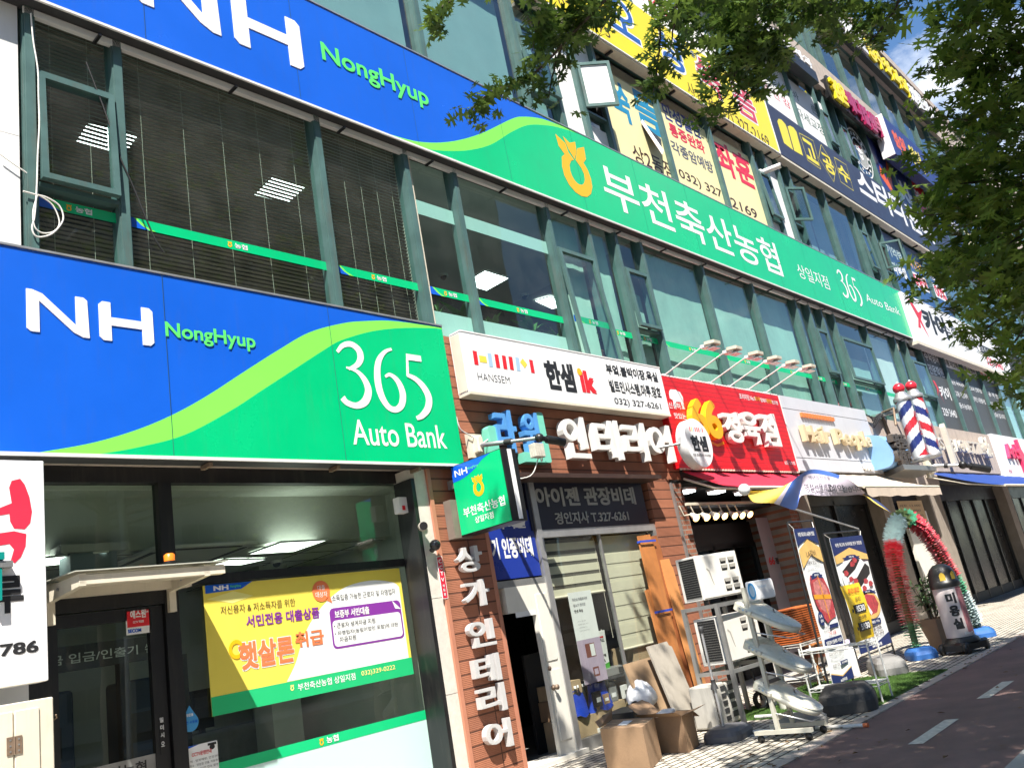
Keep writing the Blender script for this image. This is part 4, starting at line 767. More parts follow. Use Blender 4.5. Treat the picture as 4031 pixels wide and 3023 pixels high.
# ================================================================== the big bank signs
def wave_sign(name, x0, x1, z0, z1, y, back, up, lo, label, parts):
    t = thing(name, ((x0+x1)/2, y, (z0+z1)/2), label, 'sign', 'blue and green bank fascia signs'); fr = FY(y)
    b = MB(); b.cbox(fr, x0, x1, z0, z1, -back, 0, NHBLUE, 0.004); b.build('panel', t)
    up2 = [tuple(v[:2]) for v in spline(up, 6)]; lo2 = [tuple(v[:2]) for v in spline(lo, 6)]
    b = MB(); b.poly(fr, up2 + [(x1, z1), (x1, z0)], 0, 0.003, NHLIME); b.build('lime_wave', t)
    b = MB(); b.poly(fr, lo2 + [(x1, z1), (x1, z0)], 0.0, 0.006, NHGREEN); b.build('green_field', t)
    b = MB(); b.box(x0-0.01, x1+0.01, y-0.012, y+0.012, z0-0.028, z0-0.001, WHITE); b.box(x0-0.005, x1+0.005, y+0.0125, y+back, z0-0.024, z0-0.002, DARK); b.box(x0-0.01, x1+0.01, y-0.012, y+back, z1+0.001, z1+0.02, ALU); b.build('trim', t)  # dark underside strip carries the shade below the sign in its colour
    SEAM = mat('panel_seam', (0.02, 0.08, 0.12), 0.6, 0, 0)
    x = x0 + 1.55
    while x < x1 - 0.5: b = MB(); b.poly(fr, [(x, z0), (x+0.005, z0), (x+0.005, z1), (x, z1)], 0.007, 0.0075, SEAM); b.build('panel_seam', t); x += 1.83
    return t, fr
NHL = [[(2.30, 4.85), (2.345, 4.85), (2.42, 4.825), (2.68, 4.58), (2.68, 4.845), (2.745, 4.845), (2.775, 4.82), (2.785, 4.48), (2.735, 4.48), (2.66, 4.515), (2.395, 4.76), (2.395, 4.48), (2.33, 4.48), (2.30, 4.505)],
       [(2.87, 4.81), (2.90, 4.84), (2.97, 4.84), (2.97, 4.70), (3.24, 4.70), (3.24, 4.84), (3.31, 4.84), (3.34, 4.81), (3.34, 4.51), (3.31, 4.48), (3.24, 4.48), (3.24, 4.625), (2.97, 4.625), (2.97, 4.48), (2.90, 4.48), (2.87, 4.51)]]
def NH(b, fr, u, v, h, n0, n1, m=SWHITE):
    s = h / 0.37
    for pl in NHL: b.poly(fr, [(u + (p[0]-2.30)*s, v + (p[1]-4.48)*s) for p in pl], n0, n1, m)
def num365(b, fr, u, v, h, n, m, n1=None):
    """the hand drawn 365 with thick and thin strokes, 1 unit tall"""
    S = lambda pts: [(u + p[0]*h, v + p[1]*h) for p in pts]
    cnt = [0]
    def st(pts, ws):
        cnt[0] += 1
        q = spline([Vector((p[0], p[1], w)) for p, w in zip(S(pts), ws)], 8); b.stroke(fr, [(x.x, x.y) for x in q], [max(0.004*h, x.z*h) for x in q], n + cnt[0]*0.0006, m, n1)
    st([(0.04, 0.82), (0.15, 0.93), (0.30, 0.97), (0.42, 0.90), (0.44, 0.78), (0.36, 0.66), (0.20, 0.58)], [.05, .07, .09, .11, .11, .08, .04])
    st([(0.16, 0.60), (0.34, 0.56), (0.46, 0.44), (0.50, 0.28), (0.42, 0.12), (0.26, 0.04), (0.10, 0.07), (0.03, 0.14)], [.03, .06, .10, .12, .12, .09, .09, .10])
    st([(1.05, 0.99), (0.90, 0.92), (0.76, 0.75), (0.70, 0.50), (0.72, 0.25), (0.82, 0.07), (0.96, 0.03), (1.09, 0.12), (1.14, 0.30), (1.08, 0.48), (0.95, 0.57), (0.85, 0.53)], [.04, .06, .10, .12, .12, .10, .09, .11, .12, .10, .06, .04])
    st([(1.32, 0.90), (1.62, 0.90)], [.10, .10]); st([(1.34, 0.93), (1.31, 0.72), (1.29, 0.58)], [.04, .05, .05]); st([(1.28, 0.60), (1.44, 0.55), (1.58, 0.43), (1.65, 0.27), (1.60, 0.10), (1.46, -0.03), (1.34, -0.08)], [.06, .09, .12, .13, .12, .09, .06])
t, fr = wave_sign('bank_fascia_sign', 1.9, 6.97, 3.47, 5.21, -0.2, 0.22, [(2.37, 3.47), (2.78, 3.565), (3.16, 3.70), (3.49, 3.86), (3.82, 4.06), (4.24, 4.35), (4.61, 4.60), (5.01, 4.85), (5.45, 5.02), (5.78, 5.10), (6.24, 5.17), (6.97, 5.195)],
   [(2.83, 3.47), (3.15, 3.54), (3.57, 3.67), (4.04, 3.93), (4.39, 4.16), (4.77, 4.41), (5.18, 4.68), (5.42, 4.82), (5.87, 4.99), (6.35, 5.10), (6.85, 5.17), (6.97, 5.17)], 'lower blue and green bank sign over the bank door, reading 365 Auto Bank', 0)
b = MB(); NH(b, fr, 2.30, 4.48, 0.37, 0.0, 0.009); b.build('initials', t)
b = MB(); b.text(fr, 'NongHyup', 3.45, 4.36, 4.545, 4.735, 0.009, NHLET, 0.02); b.build('name', t)
b = MB(); num365(b, fr, 5.31, 4.05, 0.76, 0.0095, SWHITE); b.build('number', t)
b = MB(); b.text(fr, 'Auto Bank', 5.40, 6.74, 3.645, 3.925, 0.0095, SWHITE, 0.008); b.build('lettering', t)
for k, x in enumerate((3.8, 5.2, 6.3)): b = MB(); b.box(x, x+0.04, -0.15, 0.0, 3.40, 3.438, RUST); b.build('bracket', t)
t, fr = wave_sign('bank_fascia_sign', 1.9, 27.2, 7.82, 9.40, -0.2, 0.20, [(6.55, 7.82), (7.12, 7.89), (7.73, 8.10), (8.42, 8.47), (9.23, 9.02), (9.57, 9.19), (10.06, 9.33), (10.59, 9.38), (11.0, 9.40), (27.2, 9.40)],
   [(7.1, 7.82), (7.39, 7.85), (8.01, 8.05), (8.59, 8.34), (9.16, 8.76), (9.6, 9.04), (10.02, 9.20), (10.45, 9.31), (11.0, 9.38), (12, 9.40), (27.2, 9.40)], 'upper blue and green bank sign running along the whole second storey', 0)
b = MB(); NH(b, fr, 3.38, 8.27, 0.715, 0.0, 0.009); b.build('initials', t)
b = MB(); b.text(fr, 'NongHyup', 5.68, 7.44, 8.48, 8.83, 0.009, NHLET, 0.02); b.build('name', t)
b = MB(); logo_shapes(b, fr, 10.30, 8.08, 1.09, ORANGE, 0, 0.0095); b.build('emblem', t)
def rectext(b, tx, p0, p1, m, off, fr, n, y=-0.2, ext=0.0): A, B2 = F(*p0, y), F(*p1, y); b.text(fr, tx, A.x, B2.x, A.z, B2.z, n, m, off, ext)
b = MB(); rectext(b, '부천축산농협', ('J', 315, 1350), ('B', 1430, 130), SWHITE, 0.012, fr, 0.0095); b.build('lettering', t)
b = MB(); rectext(b, '상일지점', ('B', 1650, 425), ('B', 1885, 420), SWHITE, 0.0, fr, 0.0095); b.build('branch_name', t)
A = F('B', 2010, 560, -0.2); b = MB(); num365(b, fr, F('B', 1975, 400, -0.2).x, 8.28, 0.82, 0.0095, SWHITE); b.build('number', t)
b = MB(); rectext(b, 'Auto Bank', ('C', 540, 475), ('C', 855, 545), SWHITE, 0.0, fr, 0.0095); b.build('tagline', t)
b = MB(); b.box(2.36, 27.2, -0.075, -0.02, 7.715, 7.785, WHITE)
b.build('support_rail', t)
for k in range(17):
    b = MB(); x = 3.0 + k*1.45; b.box(x, x+0.03, -0.17, -0.02, 7.69, 7.713, BLACKF); b.build('bracket', t)
# ================================================================== street level: pillar, cladding, interior shop
g = MB()
for z0, z1 in ((0.0, 1.0), (1.006, 2.0), (2.006, 3.47)): g.box(6.335, 6.50, -0.02, 0.34, z0, z1, STONE)
g.build('stone_pillar', bld)
g = MB(); g.box(6.501, 6.555, -0.05, 0.30, 0.0, 5.2, TRIM); g.build('corner_trim', bld)
g = MB(); g.box(6.556, 7.36, -0.03, 0.30, 0.0, 3.36, SIDING); g.box(6.556, 12.0, -0.03, 0.018, 3.36, 5.18, SIDING); g.box(10.98, 11.62, -0.03, 0.30, 0.0, 3.36, SIDING); g.build('cladding', bld)
g = MB(); g.box(7.36, 11.0, -0.30, -0.031, 3.30, 3.359, mat('dark_brown', (0.05, 0.025, 0.018), 0.6, 0, 0.2)); g.box(7.36, 11.0, -0.03, 0.098, 3.30, 3.359, DARK); g.build('lintel_shade_lip', bld)  # dark header edge, projecting lip added to throw shade on the sign below
g = MB(); g.box(7.30, 7.362, -0.034, 0.30, 0.0, 3.30, TRIM); g.build('corner_trim', bld)
# stud screws
# shopfront of the interior shop: header, white door, window
g = MB(); g.box(7.362, 10.98, 0.10, 0.30, 3.30, 3.359, DARK); g.box(8.30, 10.98, -0.01, 0.08, 2.58, 2.68, ALU); g.box(8.26, 8.36, -0.02, 0.10, 0.0, 3.30, ALU); g.box(10.90, 10.98, -0.01, 0.10, 0.0, 2.58, GREYM); g.box(8.36, 10.90, -0.01, 0.08, 0.0, 0.14, GREYM); g.box(9.58, 9.62, 0.02, 0.06, 0.14, 2.58, GREYM)
g.box(7.362, 8.26, 0.0, 0.10, 2.02, 2.10, GREYM)
shop = g.build('shopfront', bld); g = MB(); g.sheet(8.36, 10.90, 0.14, 2.58, 0.04, GL_CL); g.build('glazing', shop)
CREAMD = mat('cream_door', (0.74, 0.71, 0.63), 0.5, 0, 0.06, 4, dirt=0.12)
# the door stands open inwards, its white leaf and frame facing the street
g = MB(); g.box(7.98, 8.26, 0.0, 0.06, 0.03, 2.02, CREAMD); g.cbox(FY(0.0), 8.02, 8.22, 0.2, 1.0, 0.0, 0.01, CREAMD, 0.02); g.cbox(FY(0.0), 8.02, 8.22, 1.1, 1.9, 0.0, 0.01, CREAMD, 0.02)
d = g.build('door', shop)
g = MB(); g.lathe((8.045, 0.0, 0.80), [(0.035, 0), (0.035, 0.01), (0.014, 0.015), (0.014, 0.045), (0.03, 0.055), (0.03, 0.08), (0, 0.085)], RUST, 16, (0, -1, 0)); g.lathe((8.04, 0.0, 1.02), [(0.028, 0), (0.028, 0.012), (0, 0.014)], RUST, 16, (0, -1, 0)); g.build('handle', d)
g = MB(); g.box(7.50, 7.98, 0.0, 0.10, 1.72, 2.02, CREAMD); g.box(7.62, 7.98, -0.004, 0.0, 1.66, 1.72, WHITE); g.box(7.362, 8.4, -0.08, 0.3, 0.0, 0.05, CREAMD); g.build('door_frame', shop)
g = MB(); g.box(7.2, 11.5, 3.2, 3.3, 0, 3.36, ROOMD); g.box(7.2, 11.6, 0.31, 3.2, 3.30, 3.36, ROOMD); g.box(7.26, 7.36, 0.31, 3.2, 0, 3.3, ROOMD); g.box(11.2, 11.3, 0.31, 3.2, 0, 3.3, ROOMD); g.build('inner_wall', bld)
NAVY = mat('navy_sign', (0.012, 0.014, 0.035), 0.35, 0, 0.1, 2); SILV = mat('silver_letter', (0.42, 0.42, 0.40), 0.4, 0.3, 0.1, 5); BLU2 = mat('blue_sign', (0.015, 0.04, 0.30), 0.3, 0, 0.06, 2)
t = thing('window_sign', (9.5, 0.1, 2.68), 'navy lintel sign with silver bidet dealer lettering over the shop window', 'sign')
b = MB(); b.box(8.20, 10.86, 0.0, 0.04, 2.68, 3.30, NAVY); b.build('panel', t)
b = MB(); A = F(5, 1205, 1640, 0.0); b.text(FY(-0.004), '아이젠 관장비데', 8.36, 10.62, 2.98, 3.24, 0, SILV, 0.03, 0.006); b.text(FY(-0.004), '경인지사 T.327-6261', 8.68, 10.35, 2.74, 2.90, 0, SILV, 0.02, 0.006); b.build('lettering', t)
t = thing('door_sign', (7.8, 0.02, 2.1), 'blue sign above the shop door with white bidet lettering', 'sign')
b = MB(); b.box(7.40, 8.24, 0.02, 0.06, 2.12, 2.95, BLU2); b.build('panel', t); b = MB(); b.text(FY(0.018), '기 인증비데', 7.42, 8.16, 2.36, 2.62, 0, SWHITE, 0.035); b.text(FY(0.018), '아이젠', 7.55, 8.1, 2.72, 2.86, 0, SWHITE, 0.03); b.disc(FY(0.017), 7.95, 2.82, 0.16, 0.09, 0, 0, SWHITE); b.build('lettering', t)
# roller blinds inside the shop window
ZEB = mat('blind_cream', (0.72, 0.68, 0.52), 0.85, 0, 0.08, 3); ZEBD = mat('blind_sheer', (0.10, 0.095, 0.075), 0.8, 0, 0.1, 3)
for (x0, x1, z0, n, lab) in ((8.38, 9.56, 1.82, 5, 'half lowered zebra roller blind at the left of the shop window'), (9.64, 10.86, 1.02, 8, 'long cream zebra roller blind at the right of the shop window')):
    t = thing('roller_blind', ((x0+x1)/2, 0.12, 2.55), lab, 'blind', 'zebra blinds in the shop window'); z1 = 2.56; h = (z1 - z0) / n
    b = MB()
    for k in range(n): b.box(x0, x1, 0.10, 0.104, z1-(k+1)*h, z1-(k+1)*h+h*0.68, ZEB); b.box(x0, x1, 0.106, 0.108, z1-(k+1)*h+h*0.68, z1-k*h, ZEBD if n == 5 else ZEB)
    b.build('fabric', t); b = MB(); b.tube([(x0, 0.10, z0), (x1, 0.10, z0)], 0.018, CREAM, 10); b.build('bottom_bar', t); b = MB(); b.tube([(x1-0.03, 0.09, 2.55), (x1-0.03, 0.09, 1.2)], 0.004, STRING, 5); b.build('pull_cord', t)
# posters and stock behind the glass
def hang_poster(x0, x1, z0, z1, y, label, draw, lean=0.0):
    t = thing('hanging_poster', ((x0+x1)/2, y, z0), label, 'poster'); fr = Fr((x0-lean, y, z0), (1, 0, 0), (lean/(z1-z0)*0, 0, 1), (0, -1, 0)); b = MB(); b.poly(fr, [(0, 0), (x1-x0, 0), (x1-x0, z1-z0), (0, z1-z0)], -0.003, 0, PWH); b.build('sheet', t); b = MB(); draw(b, fr, x1-x0, z1-z0); b.build('print', t); return t
LIL = mat('print_lilac', (0.50, 0.40, 0.52), 0.6, 0, 0.1, 3); BRN = mat('print_brown', (0.22, 0.07, 0.05), 0.6, 0, 0.1); LGRY = mat('print_grey', (0.35, 0.35, 0.37), 0.6, 0, 0)
def dr(b, fr, w, h):
    b.poly(fr, [(0, 0), (w, 0), (w, h*0.47), (0, h*0.47)], 0.001, 0.001, LIL); b.poly(fr, [(w*.3, h*.27), (w*.7, h*.27), (w*.7, h*.42), (w*.3, h*.42)], 0.002, 0.002, BRN); b.poly(fr, [(w*.5, h*.28), (w*.68, h*.28), (w*.68, h*.41), (w*.5, h*.41)], 0.003, 0.003, PWH); b.poly(fr, [(w*.45, h*.06), (w*.7, h*.06), (w*.7, h*.16), (w*.45, h*.16)], 0.002, 0.002, BRN); b.poly(fr, [(w*.5, h*.08), (w*.66, h*.08), (w*.66, h*.14), (w*.5, h*.14)], 0.003, 0.003, LIL)
    for k, tx in enumerate(('휴관실 휴롤로바로', '청소가 편리한', '한샘 욕실')): b.text(fr, tx, w*.14, w*(.78, .66, .5)[k], h*(.90-k*.065), h*(.935-k*.065), 0.001, LGRY if k < 2 else LINK, 0.02)
    for k in range(4): b.text(fr, ('비누대가 필요없어', '물빠짐 좋은 바닥', '스마트한 욕실 수납', '한번에 끝내는 욕실')[k], w*.2, w*(.55+.08*(k % 2)), h*(.665-k*.035), h*(.68-k*.035), 0.001, LGRY, 0)
hang_poster(8.73, 9.22, 0.72, 1.86, 0.07, 'white bathroom poster hanging in the shop window beside the door', dr)
t = thing('mini_banner', (9.42, 0.25, 0.82), 'narrow white and green cleaner banner on a desk stand in the shop window', 'banner'); frb = Fr((9.34, 0.28, 0.80), (0.24, 0, 0), (0, -0.03, 0.52), (0, -1, 0)); GRB = mat('print_green', (0.08, 0.42, 0.05), 0.6, 0, 0.1)
b = MB(); b.poly(frb, [(0, 0), (1, 0), (1, 1), (0, 1)], -0.003, 0, PWH); b.poly(frb, [(0, 0), (1, 0), (1, 0.2), (0, 0.12)], 0.002, 0.002, GRB); b.poly(frb, [(.2, .82), (.8, .82), (.8, .86), (.2, .86)], .002, .002, LRED); b.text(frb, 'ZENFULL', .15, .85, .72, .8, 0.002, LINK, 0.03); b.text(frb, '분사력', .2, .8, .34, .42, 0.002, LINK, 0.02); b.poly(frb, [(.3, .1), (.5, .1), (.55, .25), (.7, .2), (.6, .3), (.35, .28)], .003, .003, LINK); b.build('sheet', t)
b = MB(); b.tube([(9.34, 0.30, 1.33), (9.30, 0.32, 1.05), (9.45, 0.36, 0.82)], 0.006, WIREW, 6); b.tube([(9.58, 0.30, 1.33), (9.45, 0.36, 0.82)], 0.006, WIREW, 6); b.build('stand', t)
def carton(name, P, h, label, mm=CARD, cat='cardboard box', group=None, open_=False, tape=True):
    """P: four ground corners anticlockwise (x, y, z0); closed or open flaps"""
    P = [Vector(p) for p in P]; c = sum(P, Vector())/4; t = thing(name, c, label, cat, group); up = Vector((0, 0, h)); b = MB(); T = [p + up for p in P]
    b.add(P + T, [(3, 2, 1, 0), (0, 1, 5, 4), (1, 2, 6, 5), (2, 3, 7, 6), (3, 0, 4, 7)], mm)
    if not open_: b.add([p + Vector((0, 0, h)) for p in P], [(0, 1, 2, 3)], mm)
    else:
        ins = [p + (c - p)*0.02 for p in P]; ft = [q + up for q in ins]; b.add(ins + ft, [(0, 4, 5, 1), (1, 5, 6, 2), (2, 6, 7, 3), (3, 7, 4, 0)], mm)
    b.build('body', t, 0.003)
    if open_:
        for k in range(4):
            a, d = T[k], T[(k+1) % 4]; o = ((a+d)/2 - c); o.z = 0; o.normalize(); L_ = (T[(k+2) % 4] - d).length*0.45; tilt = (0.25, -0.5, 0.6, 0.35)[k]; e = o*L_*math.cos(tilt) + Vector((0, 0, L_*math.sin(tilt))); q = MB(); q.add([a, d, d + e*0.97, a + e], [(0, 1, 2, 3), (3, 2, 1, 0)][:1], mm); q.add([v + Vector((0, 0, 0.004)) for v in (a, d, d + e*0.97, a + e)], [(3, 2, 1, 0)], mm); q.build('flap', t)
    elif tape:
        q = MB(); m1 = (T[0]+T[1])/2; m2 = (T[2]+T[3])/2; s = (T[1]-T[0]).normalized()*0.025; q.add([m1-s+Vector((0, 0, .003)), m1+s+Vector((0, 0, .003)), m2+s+Vector((0, 0, .003)), m2-s+Vector((0, 0, .003))], [(0, 1, 2, 3)], CARDL); q.build('tape', t)
    return t
def rect4(x0, x1, y0, y1, z): return [(x0, y0, z), (x1, y0, z), (x1, y1, z), (x0, y1, z)]
carton('stock_box', rect4(8.42, 8.98, 0.15, 0.6, 0.0), 0.36, 'pale carton on the shop floor at the left of the window', CARDL)
carton('stock_box', rect4(8.95, 9.55, 0.12, 0.6, 0.0), 0.42, 'wide pale carton on the shop floor under the blue bags', CARDL)
carton('stock_box', rect4(9.75, 10.25, 0.2, 0.6, 0.0), 0.62, 'tall carton behind the open box on the pavement', CARDL)
carton('stock_box', rect4(10.15, 10.75, 0.15, 0.55, 0.0), 0.55, 'carton at the lower right corner of the shop window', CARDL)
carton('stock_box', rect4(9.95, 10.62, 0.12, 0.5, 0.621), 0.42, 'large pale carton on top of the stack at the right of the shop window', CARDL)
carton('stock_box', rect4(8.52, 9.0, 0.35, 0.7, 0.60), 0.18, 'small carton behind the bottles in the shop window', CARDL)
carton('stock_box', rect4(8.50, 8.98, 0.36, 0.7, 0.361), 0.235, 'carton under the small one behind the bottles', CARD)
t = thing('label_box', (10.63, 0.3, 0.62), 'white carton standing on end at the right of the shop window', 'box'); b = MB(); b.box(10.64, 10.84, 0.1, 0.3, 0.56, 0.98, WHITE); b.build('body', t); b = MB(); b.box(10.66, 10.8, 0.096, 0.0995, 0.7, 0.74, DARK); b.build('label_patch', t)
BLUB = mat('blue_bag', (0.01, 0.05, 0.45), 0.45, 0, 0.25, 8)
for k, (x0, x1, h) in enumerate(((8.5, 8.85, .28), (8.88, 9.4, .36))):
    t = thing('blue_bag', ((x0+x1)/2, 0.12, 0.2), ('smaller', 'larger')[k] + ' glossy blue bag of goods behind the shop glass', 'bag'); rows = []; b = MB()
    for r in range(7):
        v = r/6; rows.append([(x0 + (x1-x0)*(0.5+0.5*math.cos(a)*(1-0.25*v)), 0.20 + 0.10*math.sin(a)*(1-0.5*v), 0.37 + h*v*0.9 + 0.02*math.sin(a*5+r)) for a in [2*math.pi*j/24 for j in range(25)]])
    b.grid(rows, BLUB, True); b.build('body', t); b = MB(); b.tube([(x0+.08, .2, .36+h*.85), (x0+.12, .2, .36+h*1.1), (x1-.12, .2, .36+h*1.1), (x1-.08, .2, .36+h*.85)], 0.008, BLUB, 6); b.build('handle', t)
random.seed(3)
for k in range(9):
    x = 8.5 + k*0.085; t = thing('bottle', (x, 0.27+0.03*(k % 2), 0.42), 'black bottle with a pale cap, one of a row in the shop window', 'bottle', 'bottles in the shop window'); b = MB(); b.lathe((x, 0.33+0.03*(k % 2), 0.36), [(0.033, 0), (0.035, 0.02), (0.035, 0.24), (0.015, 0.3), (0.015, 0.32)], BLACK, 12); b.build('body', t); b = MB(); b.lathe((x, 0.33+0.03*(k % 2), 0.68), [(0.018, 0), (0.018, 0.035), (0, 0.036)], WHITE, 10); b.build('cap', t)
t = thing('desk_device', (9.6, 0.25, 0.78), 'flat silver device with a black front in the shop window', 'device'); b = MB(); b.box(9.25, 9.85, 0.12, 0.4, 0.74, 0.83, ALU); b.build('body', t); b = MB(); b.box(9.55, 9.84, 0.115, 0.1195, 0.75, 0.82, BLACK); b.build('front', t)
t = thing('display_shelf', (9.5, 0.5, 0.0), 'dark display shelf behind the goods in the shop window', 'shelf'); b = MB(); b.box(8.4, 10.85, 0.72, 0.76, 0, 1.2, DARK); b.box(9.2, 9.95, 0.1, 0.6, 0.70, 0.735, DARK); b.box(9.25, 9.29, 0.14, 0.18, 0, 0.7, DARK); b.build('frame', t)
BUB = glass_mat('bubble_wrap', (0.85, 0.88, 0.88), 1.3, 0.15, 0.05, film=(0.7, 0.72, 0.72), filmfac=0.3)
t = tag((lambda b: (b.ball((9.45, 0.30, 0.52), 0.24, BUB, 20, (0.8, 0.5, 0.9)), b.build('plastic_sack'))[1])(MB()), 'clear plastic sack of wrapped goods under the silver device', 'sack')
GCOL = (('white', WHITE), ('navy', NAVY), ('tan', CARDL), ('black', BLACK), ('brown', CARD), ('grey', ALU))
random.seed(44)
for k in range(26):
    nm, mm = GCOL[k % 6]; row = k // 9; x = 8.98 + (k % 9)*0.2 + random.uniform(-.03, .03); z = (0.0, 0.425, 0.742)[row] if x < 9.6 else (0.0, 0.0, 0.0)[row] + (0.0, .2, .38)[row]; y = 0.11 if x < 9.6 and row == 0 else 0.09 + 0.02*(k % 3); w_ = random.uniform(.10, .18); h_ = random.uniform(.10, .19)
    if 9.6 <= x < 9.75 or (row == 2 and 9.2 < x < 9.9): continue
    if x >= 9.75: y = 0.06
    t = thing('goods_box', (x, y, z), nm + ' small carton of goods stacked behind the lower shop glass', 'box', nm + ' goods cartons in the shop window'); b = MB(); b.box(x-w_/2, x+w_/2, y-.0, y+.05, z, z+h_, mm); b.build('body', t); b = MB(); b.box(x-w_*.3, x+w_*.3, y-.003, y-.0005, z+h_*.3, z+h_*.6, SWHITE if nm != 'white' else DARK); b.build('label_patch', t)
# leaning planks, boards, cartons and bag on the pavement
def plank(x0, x1, ztop, yb_, yt, label, mm=WOOD, w2=None, z0=0.02, xl=0.0):
    t = MB(); a = 0.024; fr = Fr((x0, yb_, z0), (1, 0, 0), Vector((xl, yt-yb_, ztop-z0)).normalized()); L_ = math.hypot(yt-yb_, ztop-z0); w = x1-x0
    t.poly(fr, [(0, 0), (w, 0), (w, L_*0.93), (w*0.9, L_*0.95), (w*0.88, L_), (0, L_*0.995)], -a, 0, mm); o = t.build('plank'); return tag(o, label, 'plank', 'planks leaning by the shop window')
plank(10.26, 10.62, 2.52, -0.20, -0.06, 'tallest orange wooden plank leaning at the right edge of the shop window', xl=0.14)
plank(10.60, 10.82, 2.50, -0.16, -0.045, 'second tall orange plank just behind the tallest one', mat('plank_dark', (0.36, 0.12, 0.04), 0.6, 0, 0.3, 3), xl=0.12)
plank(10.74, 11.02, 2.14, -0.26, -0.07, 'shorter pale orange plank beside the air conditioners', mat('plank_pale', (0.62, 0.27, 0.09), 0.6, 0, 0.2, 3), xl=0.08)
plank(10.17, 10.26, 1.75, -0.24, -0.08, 'thin plank edge left of the tallest plank', xl=0.1)
for z in (2.42, 1.42):
    b = MB(); y = -0.20 + (z/2.52)*0.14 - 0.028; x = 10.26 + 0.14*z/2.5; b.box(x-0.015, x+0.38, y-0.006, y, z-0.018, z+0.012, mat('blue_tape', (0.03, 0.08, 0.5), 0.5, 0, 0)); b.box(x-0.015, x-0.003, y, y+0.06, z-0.018, z+0.012, _m['blue_tape']); tag(b.build('tape_band'), ('upper' if z > 2 else 'lower') + ' blue tape band round the leaning planks', 'tape')
BRD = mat('grey_board', (0.40, 0.36, 0.30), 0.7, 0, 0.25, 3, dirt=0.4); BRD2 = mat('tan_board', (0.36, 0.24, 0.14), 0.8, 0, 0.25, 4, dirt=0.3)
plank(8.92, 9.42, 1.06, -1.10, -0.85, 'scuffed grey sheet of board leaning beside the air conditioner rack', BRD)
plank(8.52, 9.18, 0.92, -0.98, -0.75, 'stained tan sheet of board leaning behind the plastic bag', BRD2)
h1 = 0.37; B1 = [(7.26, -1.75, 0), (7.84, -1.50, 0), (7.93, -0.88, 0), (7.36, -1.14, 0)]
t = carton('delivery_box', [B1[0], B1[1], B1[2], B1[3]], 0.40, 'big brown cardboard box with a pale label, nearest on the pavement', CARD, tape=True)
T0 = [Vector(p)+Vector((0, 0, 0.405)) for p in B1]; b = MB(); c = sum(T0, Vector())/4; u = (T0[1]-T0[0]).normalized(); v = (T0[3]-T0[0]).normalized()
b.add([c-u*.16-v*.05, c+u*.14-v*.05, c+u*.14+v*.09, c-u*.16+v*.09], [(0, 1, 2, 3)], PWH); b.build('address_label', t)
b = MB(); fr = Fr(B1[1], (Vector(B1[2])-Vector(B1[1])).normalized(), (0, 0, 1)); b.disc(fr, 0.2, 0.28, 0.03, 0.02, 0.0, 0.002, BLACK, 14); b.build('hand_hole', t)
b = MB(); b.add([T0[3], T0[2], T0[2]+Vector((0.05, 0.02, 0.09)), T0[3]+Vector((-.02, .03, .07))], [(0, 1, 2, 3)], CARD); b.build('flap', t)
carton('open_box', [(8.02, -1.72, 0), (8.40, -1.62, 0), (8.52, -1.12, 0), (8.10, -1.16, 0)], 0.36, 'open brown cardboard box with white foam sticking out, next to the grey stand base', CARD, open_=True)
t = thing('foam_block', (8.22, -1.4, 0.3), 'white foam packing block sticking out of the open box', 'packing'); b = MB(); b.cbox(Fr((8.08, -1.52, 0.36), (0.95, 0.25, 0.05), (-0.2, 0.97, 0.02)), 0, 0.28, 0, 0.16, 0, 0.035, WHITE, 0.02); b.build('block', t)
t = thing('black_case', (8.5, -0.9, 0.3), 'flat black box with a carry handle on the stacked cartons', 'case'); b = MB(); b.cbox(Fr((8.1, -1.05, 0.34), (0.90, 0.20, 0), (-0.2, 0.9, 0)), 0, 0.62, 0, 0.42, 0, 0.10, BLACK, 0.01); b.build('body', t)
b = MB(); b.tube(spline([(8.30, -0.92, 0.44), (8.32, -0.9, 0.50), (8.43, -0.88, 0.50), (8.45, -0.88, 0.44)], 6), 0.010, BLACK, 8); b.build('handle', t); b = MB(); fr = Fr((8.1, -1.05, 0.34), (0.90, 0.20, 0), (0, 0, 1)); b.text(fr, 'hanssem', .36, .5, .045, .06, 0.003, SILV, 0.02); b.build('lettering', t)
carton('stacked_box', rect4(8.08, 8.62, -1.02, -0.62, 0.0), 0.335, 'plain carton under the flat black case', CARDL)
t = thing('paint_tin', (8.17, -1.2, 0), 'white and blue tin between the two brown boxes', 'tin'); b = MB(); b.lathe((8.0, -1.0, 0), [(0.09, 0), (0.095, 0.01), (0.095, 0.28), (0.10, 0.29), (0.09, 0.30), (0, 0.30)], WHITE, 20); b.build('body', t); b = MB(); b.lathe((8.0, -1.0, 0.24), [(0.0965, 0), (0.0965, 0.03)], NHBLUE, 20); b.build('band', t)
random.seed(11); b = MB(); rows = []
for r in range(10):
    th = math.pi*r/9; rows.append([(8.62+0.20*math.sin(th)*math.cos(p)*(1+.18*math.sin(p*5+r)), -0.82+0.16*math.sin(th)*math.sin(p)*(1+.15*math.cos(p*7)), 0.52+0.17*math.cos(th)*(1+.2*math.sin(p*3+r))) for p in [2*math.pi*j/22 for j in range(23)]])
b.grid(rows, mat('plastic_bag', (0.75, 0.76, 0.78), 0.35, 0, 0.2, 12, bump=0.6, bscale=22), True); tag(b.build('plastic_bag'), 'knotted white plastic bag behind the flat black case', 'bag')
# ================================================================== signs over the shops
def letters(parent, tx, boxes, y, depth, m, off=0.02, side=None, name='letter'):
    for ch, (x0, x1, z0, z1) in zip(tx, boxes): b = MB(); b.text(FY(y), ch, x0, x1, z0, z1, -depth, m, off, depth); b.build(name, parent)
